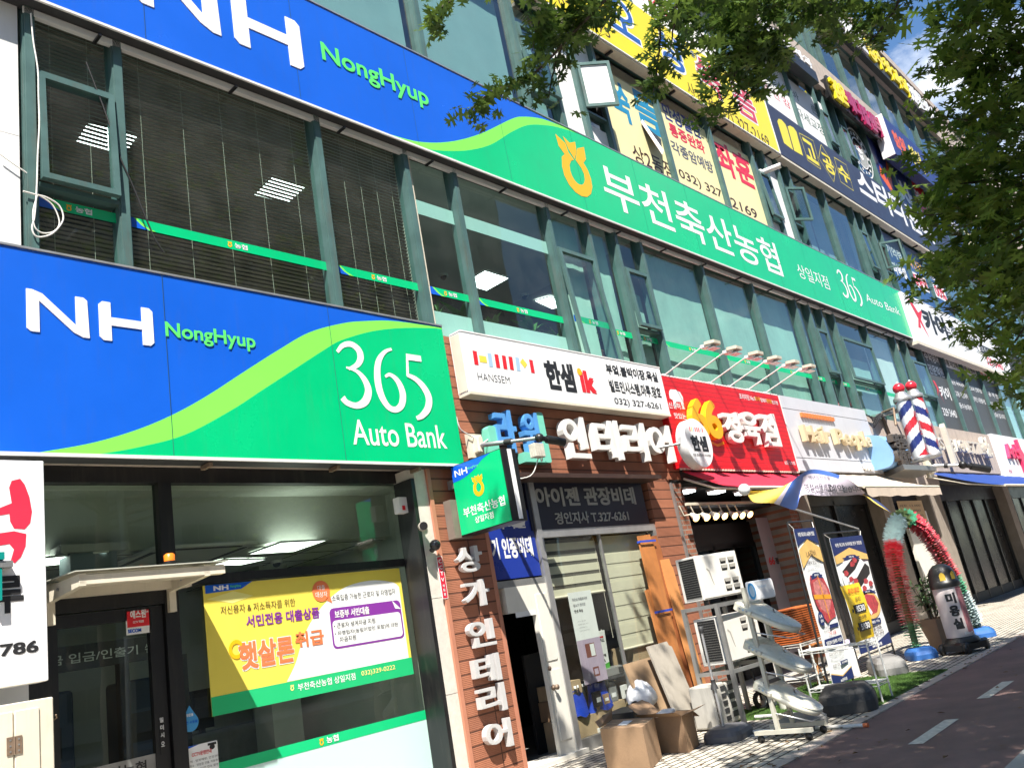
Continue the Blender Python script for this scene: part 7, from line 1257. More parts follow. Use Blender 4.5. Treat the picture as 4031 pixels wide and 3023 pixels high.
def wire_rack(x0, x1, y0, y1, shelves, ztop, label):
    t = thing('wire_rack', ((x0+x1)/2, (y0+y1)/2, 0), label, 'rack', 'white wire racks'); 
    for x in (x0, x1):
        for y in (y0, y1): b = MB(); b.tube([(x, y, 0), (x, y, ztop)], 0.012, WRK, 8); b.build('leg', t)
    for z in shelves:
        b = MB()
        for x in (x0, x1): b.tube([(x, y0, z), (x, y1, z)], 0.005, WRK, 6); b.tube([(x, y0, z-.035), (x, y1, z-.035)], 0.005, WRK, 6)
        for y in (y0, y1): b.tube([(x0, y, z), (x1, y, z)], 0.005, WRK, 6); b.tube([(x0, y, z-.035), (x1, y, z-.035)], 0.005, WRK, 6)
        n = int((x1-x0)/0.03)+1
        for k in range(n): x = x0+(x1-x0)*k/max(1, n-1); b.tube([(x, y0, z), (x, y1, z)], 0.0028, WRK, 5)
        m_ = int((x1-x0)/0.06)+1
        for k in range(m_): x = x0+(x1-x0)*k/m_; b.tube([(x, y0, z), (x+(x1-x0)/m_/2, y0, z-.035), (x+(x1-x0)/m_, y0, z)], 0.0028, WRK, 5)
        b.build('shelf', t)
    return t
wire_rack(10.24, 10.56, -2.96, -2.12, (0.22, 0.66), 0.70, 'low white wire rack carrying the yellow price board')
wire_rack(A.x-0.05, xr_+0.25, -1.28, -0.8, (Bq.z-0.012, 0.15), Bq.z+0.0, 'white wire rack under the orange slatted trays')
# yellow price board
t = thing('price_board', (10.4, -2.9, 0.66), 'yellow egg price board with black number plates on the white wire rack', 'sign'); pA = F('K4', 945, 950, -2.93); pB = F('K4', 1225, 918, -2.93); pC_ = F('K5', 1125, 395, -2.93); fr = Fr((pA.x, -2.93, 0.70), (pB.x-pA.x, 0, 0), (0, 0, pA.z-0.70), (0, -1, 0)); YB = mat('board_yellow', (0.86, 0.58, 0.02), 0.45, 0, 0.08, 4)
rows = [[fr(j/8, 1-k/8, 0.03*math.sin(k/8*3.1)) for j in range(9)] for k in range(9)]; b = MB(); b.grid(rows, YB, True); b.build('sheet', t)
b = MB(); b.text(fr, '특란/왕란', .2, .8, .84, .93, 0.03, LRED, 0.02); b.text(fr, '왕란', .42, .72, .68, .76, 0.035, INKN, 0.01); b.text(fr, '신선란', .34, .76, .36, .43, 0.034, INKN, 0.01); b.build('lettering', t)
for k, (v0, tx) in enumerate(((.48, '8530'), (.16, '5930'))):
    b = MB(); b.poly(fr, [(.26, v0), (.82, v0), (.82, v0+.15), (.26, v0+.15)], 0.028, 0.038, LINK); b.text(fr, tx, .31, .77, v0+.02, v0+.13, 0.042, SWHITE, 0.03); b.text(fr, '원', .86, .95, v0+.03, v0+.1, 0.037, INKN, 0); b.disc(fr, .16, v0+.06, .04, .035, .037, .037, LINK, 14); b.build('number_plate', t)
b = MB()
for u in (.1, .5, .72): b.ring(Fr(fr(u, 1.0, 0.0), (1, 0, 0), (0, 0, 1)), 0, 0.01, (0.02, 0.02), (0.014, 0.014), -.003, .003, ALU, 14)
b.build('binder_ring', t)
# banner stands
BNY = mat('banner_amber', (0.78, 0.50, 0.16), 0.6, 0, 0.2, 4); MEAT = mat('print_meat', (0.50, 0.06, 0.07), 0.5, 0, 0.6, 26); MEAT2 = mat('print_meat_light', (0.62, 0.22, 0.20), 0.5, 0, 0.6, 30); BLK = mat('print_black', (0.02, 0.018, 0.018), 0.5, 0, 0.3, 9); BNV = mat('banner_navy', (0.012, 0.025, 0.12), 0.5, 0, 0.05); RIB = mat('print_ribbon', (0.80, 0.33, 0.02), 0.5, 0, 0)
def ribbon_label(b, fr, u0, u1, v, h, tx): b.poly(fr, [(u0, v-h*.4), (u0+.06, v), (u0, v+h*.5), (u0+.1, v+h*.55), (u0+.14, v+h), ((u0+u1)/2, v+h*1.15), (u1-.14, v+h), (u1-.1, v+h*.5), (u1, v+h*.4), (u1-.05, v), (u1, v-h*.5), (u1-.16, v-h*.3), ((u0+u1)/2, v), (u0+.16, v-h*.3)], 0.004, 0.004, BNV); b.text(fr, tx, u0+.2, u1-.2, v+h*.25, v+h*.8, 0.006, SWHITE, 0.02)
def banner(name, fr, label, draw, frame_m, legs, w, h):
    t = thing(name, fr(0.5, 0, 0), label, 'banner', 'butcher banner stands'); b = MB(); rows = [[fr(j/8, k/14, 0.008*math.sin(j*0.9+k*0.5)) for j in range(9)] for k in range(15)]; b.grid(rows, PWH, True); b.build('sheet', t); b = MB(); fr2 = Fr(fr.o + fr.un*0.012, fr.ux, fr.uy, fr.un); draw(b, fr2); b.build('print', t)
    b = MB()
    for u in (-.07, 1.07): b.tube([fr(u, legs, -0.03), fr(u, 1.05, -0.03)], 0.016, frame_m, 8)
    b.tube([fr(-.07, 1.05, -.03), fr(1.07, 1.05, -.03)], 0.012, frame_m, 8); b.tube([fr(-.07, -.03, -.03), fr(1.07, -.03, -.03)], 0.012, frame_m, 8); b.tube([fr(-.07, legs*.6, -.03), fr(1.07, legs*.6, -.03)], 0.014, frame_m, 8); b.build('frame', t); 
    b = MB()
    for u in (0.04, 0.96): 
        for v in (0.995, 0.005): b.tube([fr(u, v, 0.01), fr(-.06 if u < .5 else 1.06, 1.04 if v > .5 else -.03, -.02)], 0.005, WIREW, 6)
    b.build('corner_clip', t); return t
f1 = Fr((10.82, -2.16, 0.16), (0.67, -0.0, 0), (0.06, 0, 1.98), (0, -1, 0))
def draw1(b, fr):
    b.poly(fr, [(0, .86), (.5, .925), (1, .86), (1, .76), (.5, .82), (0, .74)], 0.001, 0.001, BNY); b.poly(fr, [(0, 1), (0, .885), (.5, .93), (1, .885), (1, 1)], 0.002, 0.002, BNV); b.text(fr, '부천 최고의 LA갈비 맛집', .12, .88, .945, .975, .004, SWHITE, .03)
    prints(b, fr, (('LA갈비', .28, .72, .805, .85, INKN, 0), ('선예약 받습니다', .18, .82, .755, .785, INKN, 0), ('명절 선물세트 예약주문 접수중', .15, .9, .72, .735, LGRY, 0)))
    b.poly(fr, [(.13, .66), (.2, .69), (.5, .68), (.78, .655), (.9, .58), (.93, .47), (.9, .40), (.6, .385), (.45, .37), (.3, .42), (.15, .50), (.1, .58)], .003, .003, MEAT); b.poly(fr, [(.25, .64), (.55, .66), (.8, .6), (.85, .5), (.6, .42), (.3, .47), (.2, .57)], .0035, .0035, MEAT2)
    for s_ in ([(.52, .68), (.58, .39)], [(.12, .55), (.9, .53)]): b.stroke(fr, s_, .03, .006, RIB)
    ribbon_label(b, fr, .18, .78, .67, .028, '원육의 품격'); b.disc(fr, .2, .41, .13, .045, .005, .005, BNV, 20); b.text(fr, 'LA', .14, .26, .415, .435, .007, SWHITE, .02); b.text(fr, '갈비', .14, .26, .385, .405, .007, SWHITE, .02)
    b.poly(fr, [(.48, .335), (.9, .335), (.9, .36), (.48, .36)], .004, .004, BNV); prints(b, fr, (('정성껏', .2, .45, .337, .356, INKN, 0), ('손질한 고기', .52, .86, .34, .355, SWHITE, .01), ('THE 선물', .36, .72, .295, .32, LRED, 0), ('최고급 소갈비만 사용합니다', .15, .85, .175, .195, INKN, 0), ('예약 순서대로 정성껏 준비', .15, .8, .145, .16, LGRY, 0), ('정갈한 포장', .18, .5, .10, .12, INKN, 0)))
    b.poly(fr, rrect(.08, .92, .225, .28, .02), .004, .004, BNV); b.text(fr, '명품갈비 선물세트 주문중', .14, .88, .24, .265, .006, SWHITE, .03); b.poly(fr, [(.55, .1), (.9, .1), (.9, .125), (.55, .125)], .004, .004, BNV); b.text(fr, '전국택배', .6, .86, .104, .12, .006, SWHITE, .02)
    b.poly(fr, [(0, 0), (1, 0), (1, .07), (.5, .035), (0, .07)], .003, .003, BNV); b.poly(fr, [(0, .07), (.5, .035), (1, .07), (1, .076), (.5, .042), (0, .076)], .004, .004, BNY); b.text(fr, '66정육점', .35, .65, .005, .025, .006, SWHITE, .02)
b1 = banner('banner_stand', f1, 'tall LA galbi banner with red meat picture on a black stand', draw1, BLACKF, -0.08, .67, 1.98)
base_block('banner_weight', 10.02, -2.66, 0.85, 0.62, 0.26, 0.35, GBD, 'dark grey weight block at the kerb under the tall meat banner', 'weight', 'banner weights')
f2 = Fr((13.26, -1.6, 0.27), (1.34, -0.0, 0), (0.04, 0.0, 1.75), (0, -1, 0))
def draw2(b, fr):
    b.poly(fr, [(0, 0), (1, 0), (1, .10), (.5, .04), (0, .10)], .002, .002, BNV); b.poly(fr, [(0, 1), (0, .84), (.5, .90), (1, .82), (1, 1)], .002, .002, BNV); b.poly(fr, [(0, .84), (.5, .90), (1, .82), (1, .77), (.5, .80), (0, .77)], .001, .001, BNY); b.text(fr, '부천 최고의 프리미엄 한우 전문점', .1, .92, .915, .95, .004, SWHITE, .02)
    b.disc(fr, .48, .64, .42, .19, .0015, .0015, PWH, 30); b.poly(fr, [(.15, .55), (.5, .63), (.85, .74), (.95, .70), (.92, .64), (.5, .53), (.28, .48)], .003, .003, BLK); b.poly(fr, [(.1, .70), (.5, .80), (.72, .78), (.5, .70), (.2, .64)], .003, .003, BLK)
    for (u, v) in ((.3, .62), (.45, .75), (.2, .68), (.72, .58), (.62, .52), (.42, .60), (.55, .78), (.85, .55)): b.poly(fr, [(u-.07, v-.02), (u+.03, v-.025), (u+.08, v), (u+.03, v+.025), (u-.05, v+.02)], .0045, .0045, MEAT)
    ribbon_label(b, fr, .2, .75, .80, .03, '프리미엄 1++등급'); b.disc(fr, .2, .50, .12, .05, .005, .005, BNV, 20); b.text(fr, '소진', .14, .26, .505, .53, .007, SWHITE, .01); b.text(fr, '포장', .14, .26, .475, .497, .007, SWHITE, .01)
    b.disc(fr, .66, .365, .31, .12, .004, .004, BNY, 30); b.poly(fr, [(.42, .40), (.6, .47), (.85, .44), (.92, .36), (.8, .29), (.55, .28)], .005, .005, MEAT); b.poly(fr, [(.45, .42), (.5, .44), (.66, .30), (.6, .28)], .006, .006, PWH); ribbon_label(b, fr, .4, .95, .47, .028, '프리미엄 1++등급')
    b.poly(fr, rrect(.5, .85, .195, .24, .02), .004, .004, BNV); b.text(fr, '배송 가능', .56, .8, .205, .23, .006, SWHITE, .03); b.text(fr, '한우 선물세트', .22, .82, .145, .185, .004, INKN, .01); b.text(fr, '주문 받습니다', .22, .84, .095, .135, .004, INKN, .01); b.text(fr, '66정육점', .38, .68, .012, .04, .004, SWHITE, .04)
banner('banner_stand', f2, 'wide butcher banner with boxed beef sets, half in shade behind the price board', draw2, BLACKF, -0.12, 1.34, 1.75)
base_block('banner_weight', 12.9, -2.08, 0.95, 0.42, 0.24, 0.55, GBL, 'long pale weight block at the end of the turf mat', 'weight', 'banner weights')
t = thing('spray_bottle', (11.5, -1.9, 0), 'white bottle standing on the turf behind the tall meat banner', 'bottle'); q = G('K5', 1190, 960, 0); b = MB(); b.lathe(q, [(0.06, 0), (0.065, 0.02), (0.06, 0.4), (0.035, 0.46)], WHITE, 16); b.build('body', t); b = MB(); b.lathe(q, [(0.036, 0.46), (0.036, 0.52), (0, 0.53)], mat('cap_lilac', (.5, .45, .6), .4, 0, 0), 14); b.build('cap', t)
q = G('K5', 670, 1080, 0); t = thing('folding_stool', q, 'wooden folding legs standing behind the tall meat banner', 'stool'); b = MB(); b.tube([q+Vector((-.1, 0, 0)), q+Vector((0.22, 0.0, .55))], .014, WOOD, 6); b.tube([q+Vector((0.2, 0, 0)), q+Vector((-0.08, 0.0, .55))], .014, WOOD, 6); b.build('leg', t); b = MB(); b.box(q.x-.12, q.x+.26, q.y-.12, q.y+.16, .55, .57, WOOD); b.build('seat', t)
for k, (p, lab) in enumerate((((1590, 1040), 'white canister with a red mark between the rack and the bidet stand'), ((1860, 1070), 'plain white canister right of the wheeled trolley behind the bidet stand'))): q = G('K3', *p, 0); t = thing('canister', q, lab, 'canister'); b = MB(); b.lathe(q, [(0.10, 0), (0.105, 0.03), (0.10, 0.22), (0.07, 0.28), (0.03, 0.3)], CREAMD, 18); b.build('body', t); b = MB(); b.lathe(q, [(0.031, .3), (.031, .34), (0, .345)], LRED if k == 0 else DARK, 12); b.build('cap', t)
q = G('K3', 1510, 1080, 0); t = thing('trolley', q, 'small black wheeled trolley behind the display stand', 'trolley'); b = MB(); c_ = q+Vector((0, 0, .12)); b.ring(Fr(c_, (0, 1, 0), (0, 0, 1)), 0, 0, (.12, .12), (.075, .075), -.025, .025, BLACK, 24); b.build('wheel', t); b = MB(); b.tube([c_, c_+Vector((.1, .1, .3)), c_+Vector((.15, .15, .55))], .014, DARK, 8); b.build('handle', t)
# ================================================================== garland arch, planter, beauty sign cart
PTH = spline([(14.28, -2.08, 0.16), (14.36, -2.07, 0.7), (14.48, -2.06, 1.3), (14.66, -2.05, 1.72), (15.0, -2.07, 2.05), (15.45, -2.12, 2.18), (15.85, -2.2, 1.98), (16.08, -2.28, 1.55), (16.22, -2.34, 1.05), (16.38, -2.38, 0.5), (16.52, -2.4, 0.14)], 14)
GRD = mat('garland_red', (0.60, 0.07, 0.10), 0.35, 0, 0.2, 20); GPK = mat('garland_pink', (0.70, 0.22, 0.24), 0.35, 0, 0.15, 20); GWH = mat('garland_white', (0.55, 0.66, 0.66), 0.35, 0, 0.1, 20); GGR = mat('garland_green', (0.10, 0.38, 0.22), 0.4, 0, 0.2, 20); GOL = mat('garland_olive', (0.17, 0.24, 0.10), 0.5, 0, 0.2, 20)
t = thing('garland_arch', (15.4, -2.2, 0), 'arch wound with red, white and green paper garland on blue feet', 'arch'); n = len(PTH); sect = []
seg = 0; acc = [0.0]
for i in range(1, n): acc.append(acc[-1] + (PTH[i]-PTH[i-1]).length)
Ltot = acc[-1]
def at_len(s):
    for i in range(1, n):
        if acc[i] >= s: u = (s-acc[i-1])/max(1e-6, acc[i]-acc[i-1]); return PTH[i-1].lerp(PTH[i], u), (PTH[i]-PTH[i-1]).normalized()
    return PTH[-1], (PTH[-1]-PTH[-2]).normalized()
random.seed(9); rings_n = int(Ltot/0.042); bld_parts = {}
for k in range(rings_n):
    s = Ltot*k/rings_n; f = s/Ltot; p, d = at_len(s); m_ = GGR if f < .07 else (GRD if k % 3 else GPK) if f < .33 else GWH if f < .46 else GOL if f < .50 else GGR if f < .545 else (GRD if k % 4 else GPK) if f < .80 else GGR if f < .86 else GWH
    key = 'green' if f < .07 else 'red' if f < .33 else 'white' if f < .46 else 'top' if f < .545 else 'red2' if f < .8 else 'end'
    b = bld_parts.setdefault(key, MB()); a = d.cross(Vector((0, 1, 0))).normalized(); c_ = d.cross(a); R0 = 0.172 if 0.03 < f < .97 else 0.10; rot = random.uniform(0, 1)
    pts = []; m2 = 20
    for j in range(m2): ang = 2*math.pi*(j+rot*(k % 2))/m2; r = R0*(1.0 if j % 2 == 0 else 0.70)*random.uniform(.92, 1.06); pts.append(p + (a*math.cos(ang)+c_*math.sin(ang))*r + d*random.uniform(-.008, .012)*(1 if j % 2 else 0))
    b.add(pts + [p + d*0.012], [(j, (j+1) % m2, m2) for j in range(m2)], m_)
for key, b in bld_parts.items(): b.build('garland', t)
b = MB(); b.tube(PTH, 0.05, GOL, 8); b.build('core_hoop', t)
BLF = mat('foot_blue', (0.03, 0.13, 0.40), 0.5, 0, 0.15, 6)
for q in ((14.33, -2.1), (16.52, -2.4)): base_block('foot', q[0], q[1], 0.52, 0.42, 0.17, 0.6, BLF, None, None, None, t)
# planter
t = thing('planter', (15.45, -2.08, 0), 'tapered tan planter with an oleander like shrub beside the beauty sign', 'plant'); TAN = mat('planter_tan', (0.30, 0.20, 0.13), 0.75, 0, 0.15, 4, dirt=0.2); pcx, pcy = 15.12, -2.2
b = MB(); fr = Fr((pcx, pcy, 0), (0.9, -0.43, 0), (0.43, 0.9, 0), (0, 0, 1)); lv = ((.13, 0), (.135, .2), (.19, .50), (.20, .52), (.17, .515), (.165, .45)); vs = [fr(sx*r, sy*r, z) for r, z in lv for sx, sy in ((-1, -1), (1, -1), (1, 1), (-1, 1))]; b.add(vs, [(i*4+j, i*4+(j+1) % 4, (i+1)*4+(j+1) % 4, (i+1)*4+j) for i in range(5) for j in range(4)] + [(20, 21, 22, 23), (3, 2, 1, 0)], TAN); b.build('pot', t)
random.seed(21); b = MB(); stems = MB(); LFD = mat('shrub_leaf', (0.035, 0.075, 0.02), 0.5, 0, 0.3, 9)
for k in range(16):
    a = random.uniform(0, 6.28); r = random.uniform(.05, .38); tip = Vector((pcx+math.cos(a)*r-.05, pcy+math.sin(a)*r, random.uniform(.75, 1.22))); bs_ = Vector((pcx+math.cos(a)*.06, pcy+math.sin(a)*.06, .48)); stems.tube([bs_, bs_.lerp(tip, .5)+Vector((0, 0, .06)), tip], .007, mat('stem_brown', (.10, .07, .045), .8, 0, 0), 5)
    for j in range(16):
        u = random.uniform(.4, 1.02); c_ = bs_.lerp(tip, u); d = Vector((random.gauss(0, 1), random.gauss(0, 1), random.gauss(.2, .7))).normalized(); s_ = d.cross(Vector((random.gauss(0, 1), random.gauss(0, 1), 1))).normalized()*.013; L_ = random.uniform(.09, .17); b.add([c_, c_+d*L_*.5+s_, c_+d*L_-Vector((0, 0, .02)), c_+d*L_*.5-s_], [(0, 1, 2, 3)], LFD)
b.build('foliage', t); stems.build('stem', t)
# rolling beauty salon sign
t = thing('sign_cart', (14.5, -2.72, 0), 'round dome topped beauty salon sign on a black wheeled base', 'sign'); sx_, sy_ = 14.50, -2.70; PINKB = mat('sign_pink', (0.50, 0.20, 0.22), 0.5, 0, 0.6, 8); PALE = mat('sign_pale', (0.62, 0.55, 0.54), 0.5, 0, 0.12, 5); YW = mat('window_amber', (0.62, 0.42, 0.05), 0.4, 0, 0.1)
b = MB(); b.cbox(Fr((sx_, sy_, 0.05), (0.9, -0.43, 0), (0.43, 0.9, 0), (0, 0, 1)), -.27, .27, -.24, .24, 0, .12, BLACK, .06); b.lathe((sx_, sy_, .16), [(.26, 0), (.24, .05), (.2, .08)], BLACK, 24); b.build('base', t)
for (dx, dy) in ((-.27, -.12), (.20, -.27), (.27, .12), (-.15, .27)): b = MB(); b.lathe((sx_+dx, sy_+dy-.03, .085), [(0, 0), (.075, .005), (.085, .02), (.085, .05), (.075, .065), (0, .07)], BLACK, 18, (0.43, -.9, 0) if False else (0, 1, 0)); b.build('wheel', t)
b = MB(); b.lathe((sx_, sy_, .23), [(.195, 0), (.20, .02), (.20, .74), (.195, .76)], PALE, 40); b.build('drum', t)
def drum_panel(b, a0, a1, z0, z1, m, r=.203, n=14): b.grid([[(sx_+r*math.cos(math.radians(a0+(a1-a0)*j/n)), sy_+r*math.sin(math.radians(a0+(a1-a0)*j/n)), z0+(z1-z0)*k) for j in range(n+1)] for k in (0, 1)], m, True)
b = MB(); drum_panel(b, 235, 300, .27, .97, PINKB); b.build('picture', t)
class Cyl:
    un = None
    def __call__(s, u, v, n=0.0): a = math.radians(205 + u/ .20*57.3 - 28); return Vector((sx_+(.206+n)*math.cos(a), sy_+(.206+n)*math.sin(a), v))
cyf = Cyl(); b = MB()
for k, ch in enumerate('미용실'): b.text(cyf, ch, .025, .165, .74-k*.19, .90-k*.19, 0.0, LINK, 0.05)
b.text(cyf, 'Beauty', .14, .30, .26, .31, 0.001, SWHITE, 0.02); b.build('lettering', t)
b = MB(); b.lathe((sx_, sy_, .98), [(.22, 0), (.225, .04), (.22, .09), (.2, .10), (.195, .2), (.16, .29), (.09, .35), (0, .365)], BLACK, 32); b.build('dome', t)
for a0 in (185, 235, 290): 
    b = MB(); b.grid([[(sx_+.2*math.cos(math.radians(a0+j*3.4)), sy_+.2*math.sin(math.radians(a0+j*3.4)), 1.09+z*(1 if z == 0 else (1.0-.35*((j-3.5)/3.5)**2))) for j in range(8)] for z in (0, .12)], YW, True); b.build('dome_window', t)
# wind blown banner flag
t = thing('banner_flag', F('K1', 1215, 470, -1.5), 'wind blown pale banner with yellow and blue bands on a white tipped pole', 'flag'); FY_ = mat('flag_yellow', (0.82, 0.60, 0.10), 0.6, 0, 0.12, 3); FB_ = mat('flag_blue', (0.06, 0.14, 0.45), 0.6, 0, 0.06, 3); FW_ = mat('flag_white', (0.66, 0.58, 0.66), 0.6, 0, 0.08, 2); FN_ = mat('flag_navy', (0.03, 0.05, 0.16), 0.6, 0, 0.1, 3)
tp = [(413, 1522), (587, 1511), (690, 1470), (748, 1424), (830, 1382), (950, 1398), (1080, 1450), (1180, 1530), (1270, 1590), (1345, 1655)]; bt = [(413, 1530), (458, 1592), (590, 1602), (728, 1642), (768, 1550), (900, 1552), (1050, 1552), (1165, 1548), (1250, 1604), (1345, 1662)]
tp = spline([Vector((*p, 0)) for p in tp], 4); bt = spline([Vector((*p, 0)) for p in bt], 4); k = len(tp); rows = []
for r in range(7):
    u = r/6; rows.append([F(6, tp[j].x*(1-u)+bt[j].x*u, tp[j].y*(1-u)+bt[j].y*u, -1.45+0.06*math.sin(j*.45+u*2)) for j in range(k)])
b = MB(); b.grid(rows, FW_, True, lambda r, j: FY_ if j < 8 else (FW_ if j == 8 else FB_) if j < 14 else (FB_ if r == 0 and j < 22 else FW_) if j < 28 else (FN_ if r < 4 else FY_)); b.build('cloth', t)
b = MB()
for p0, p1, tx in (((800, 1475), (960, 1530), '명절선물세트'), ((960, 1480), (1040, 1535), '예약'), ((1045, 1490), (1150, 1530), '받습니다'), ((820, 1425), (950, 1450), '백년의 이상을')): A_ = F(6, p0[0], p1[1], -1.54); B_ = F(6, p1[0], p0[1], -1.54); b.text(FY(-1.54), tx, A_.x, B_.x, min(A_.z, B_.z), max(A_.z, B_.z), 0, LINK, 0.01)
b.build('lettering', t); q = F('K1', 1215, 470, -1.5); b = MB(); b.ball(q, 0.085, WHITEG, 18); b.build('finial', t); b = MB(); b.tube([q, q+Vector((0.5, 0.2, 0.0)), q+Vector((2.2, 0.5, -0.15)), (16.2, -1.0, 2.2), (16.2, -0.9, 0.0)], 0.018, ALU, 8); b.build('pole', t)
# ================================================================== street trees
def leaf_mat(name, c1, c2, tr):
    M = bpy.data.materials.new(name); M.use_nodes = True; t = M.node_tree; n = t.nodes; l = t.links; b = n['Principled BSDF']; out = n['Material Output']
    g = n.new('ShaderNodeNewGeometry'); r = n.new('ShaderNodeValToRGB'); r.color_ramp.elements[0].color = (*c1, 1); r.color_ramp.elements[1].color = (*c2, 1); l.new(g.outputs['Random Per Island'], r.inputs['Fac'])
    l.new(r.outputs['Color'], b.inputs['Base Color']); b.inputs['Roughness'].default_value = 0.5; b.inputs['Specular IOR Level'].default_value = 0.35
    ts = n.new('ShaderNodeBsdfTranslucent'); hs_ = n.new('ShaderNodeHueSaturation'); hs_.inputs['Value'].default_value = 1.5; hs_.inputs['Hue'].default_value = 0.485; l.new(r.outputs['Color'], hs_.inputs['Color']); l.new(hs_.outputs['Color'], ts.inputs['Color'])
    m_ = n.new('ShaderNodeMixShader'); m_.inputs['Fac'].default_value = tr; l.new(b.outputs[0], m_.inputs[1]); l.new(ts.outputs[0], m_.inputs[2]); l.new(m_.outputs[0], out.inputs['Surface']); return M
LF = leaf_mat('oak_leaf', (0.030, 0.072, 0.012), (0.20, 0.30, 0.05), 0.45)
LF2 = leaf_mat('oak_leaf_shaded', (0.022, 0.056, 0.010), (0.11, 0.185, 0.03), 0.28)  # same oak leaf darkened for the near tree, shade put into its colour
BARK = mat('bark', (0.075, 0.058, 0.045), 0.9, 0, 0.3, 12, bump=0.6, bscale=60)
LEAF = [(0, 0), (.03, .15), (.34, .07), (.13, .23), (.06, .31), (.52, .31), (.38, .39), (.50, .51), (.10, .50), (.07, .58), (.40, .75), (.23, .76), (.28, .91), (.06, .80), (0, 1.0)]
LEAF = LEAF + [(-x, y) for x, y in LEAF[-2:0:-1]]
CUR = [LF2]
def leaves(b, c, r, n, size, flat=0.75, droop=0.25):
    for _ in range(n):
        p = Vector((random.gauss(0, .5), random.gauss(0, .5), random.gauss(0, .5)*flat)); p = c + Vector((p.x*r, p.y*r, p.z*r)); s = size*1.38*random.uniform(.65, 1.15)
        nn = Vector((random.gauss(0, .55), random.gauss(0, .55), 1)).normalized(); d = Vector((random.gauss(0, 1), random.gauss(0, 1), -droop)); d = (d - nn*d.dot(nn)).normalized(); x = d.cross(nn); bend = random.uniform(-.25, .1)
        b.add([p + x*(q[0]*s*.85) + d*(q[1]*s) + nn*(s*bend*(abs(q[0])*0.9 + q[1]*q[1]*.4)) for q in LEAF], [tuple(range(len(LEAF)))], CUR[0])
def limb(b, pts, r0, r1, n=7): P = spline(pts, 5); k = len(P); b.tube([p + Vector((random.uniform(-.015, .015),)*3)*(1 if 0 < i < k-1 else 0) for i, p in enumerate(P)], [r0 + (r1-r0)*i/(k-1) for i in range(k)], BARK, n)
V = 'V'
def lights_stand(p):
    """true when a clump here would shade the goods standing in front of the shops, which are sunlit"""
    for h in (0.4, 1.0, 1.6):
        t = p.z - h; x, y = p.x + .473*t, p.y + .453*t
        if 7.9 < x < 12.0 and -3.3 < y < -1.0: return True
    return False
# --- near tree: trunk behind the photographer's right, branches hanging into the top of the picture
random.seed(31)
tr = thing('street_tree', (6.8, -8.75, 0), 'near oak street tree whose branches hang into the top middle', 'tree', 'oak street trees')
tb = MB(); limb(tb, [(6.8, -8.75, -0.05), (6.82, -8.72, 1.5), (6.75, -8.7, 3.2), (6.7, -8.6, 5.0), (6.7, -8.5, 7.0), (6.8, -8.4, 9.5)], 0.19, 0.07, 12); tb.build('trunk', tr)
br = MB(); cl_ = MB(); HUB = Vector((6.7, -8.6, 5.2))
def spray(path, d0, d1, n, size, r, off=1.0):
    """a leafy branch through photo points, d0..d1 metres from the camera"""
    k = len(path); P = [AD(V, p[0], p[1], d0 + (d1-d0)*i/max(1, k-1)) for i, p in enumerate(path)]; limb(br, P, 0.013, 0.004, 5); Q = spline(P, 6)
    for _ in range(int(n*.55)): c = random.choice(Q); leaves(cl_, c, r, 1, size)
    return P
D = 7.6
P = spray([(1330, -20), (1250, 60), (1165, 150), (1120, 180), (1070, 195), (1030, 225), (1012, 255)], D, D-.3, 150, .115, .15); limb(br, [HUB, HUB.lerp(P[0], .5)+Vector((0, 0, .5)), P[0]], .06, .013)
spray([(1250, 40), (1210, 110), (1190, 180), (1185, 215)], D, D, 110, .115, .13); spray([(1180, 20), (1160, 60), (1150, 110)], D, D, 60, .115, .14)
spray([(1030, -40), (985, -5), (950, 20), (930, 45)], D-.3, D-.4, 46, .115, .11); spray([(960, 15), (950, 50), (938, 68)], D-.3, D-.3, 18, .11, .06)
for c, r, n in (((1235, 20), .34, 260), ((1200, 70), .25, 120), ((1300, 15), .28, 120)): leaves(cl_, AD(V, *c, D+random.uniform(-.3, .4)), r*.85, int(n*.36), .115)
P = spray([(1440, -40), (1425, 40), (1425, 110), (1415, 170), (1410, 200)], D+.2, D, 130, .115, .13); limb(br, [HUB, HUB.lerp(P[0], .5)+Vector((0, 0, .6)), P[0]], .05, .013)
spray([(1460, 0), (1455, 60), (1448, 100)], D, D, 70, .115, .16)
for c, r, n in (((1480, 10), .35, 230), ((1540, 45), .38, 320), ((1600, 25), .42, 380), ((1640, 80), .35, 300), ((1690, 15), .38, 320), ((1575, 110), .26, 130), ((1625, 140), .28, 190), ((1665, 110), .22, 110)): leaves(cl_, AD(V, *c, D+.4+random.uniform(-.4, .6)), r*.8, int(n*.30), .115)
P = spray([(1640, -30), (1620, 90), (1590, 160), (1570, 205), (1545, 225), (1528, 240)], D+.3, D+.1, 130, .115, .16); limb(br, [HUB, HUB.lerp(P[0], .5)+Vector((0, 0, .7)), P[0]], .06, .013)
spray([(1640, 130), (1640, 180), (1625, 200)], D+.3, D+.3, 70, .115, .14); spray([(1570, 130), (1535, 160), (1522, 175)], D+.3, D+.3, 40, .115, .10)
for c, r, n in (((1770, 10), .34, 220), ((1780, 50), .26, 110), ((1810, 20), .24, 90), ((1740, 5), .25, 80), ((1880, 15), .30, 190), ((1900, 50), .18, 90), ((1925, 20), .18, 70), ((1860, 60), .16, 40)): leaves(cl_, AD(V, *c, D+1.0+random.uniform(-.4, .6)), r*.72, int(n*.24), .12)
P = spray([(1960, -30), (1920, 40), (1890, 80), (1870, 100)], D+1.1, D+.9, 70, .12, .12); limb(br, [HUB, HUB.lerp(P[0], .5)+Vector((0, 0, .8)), P[0]], .06, .013)
P = spray([(1800, -30), (1790, 40), (1780, 85)], D+1, D+1, 50, .12, .12)
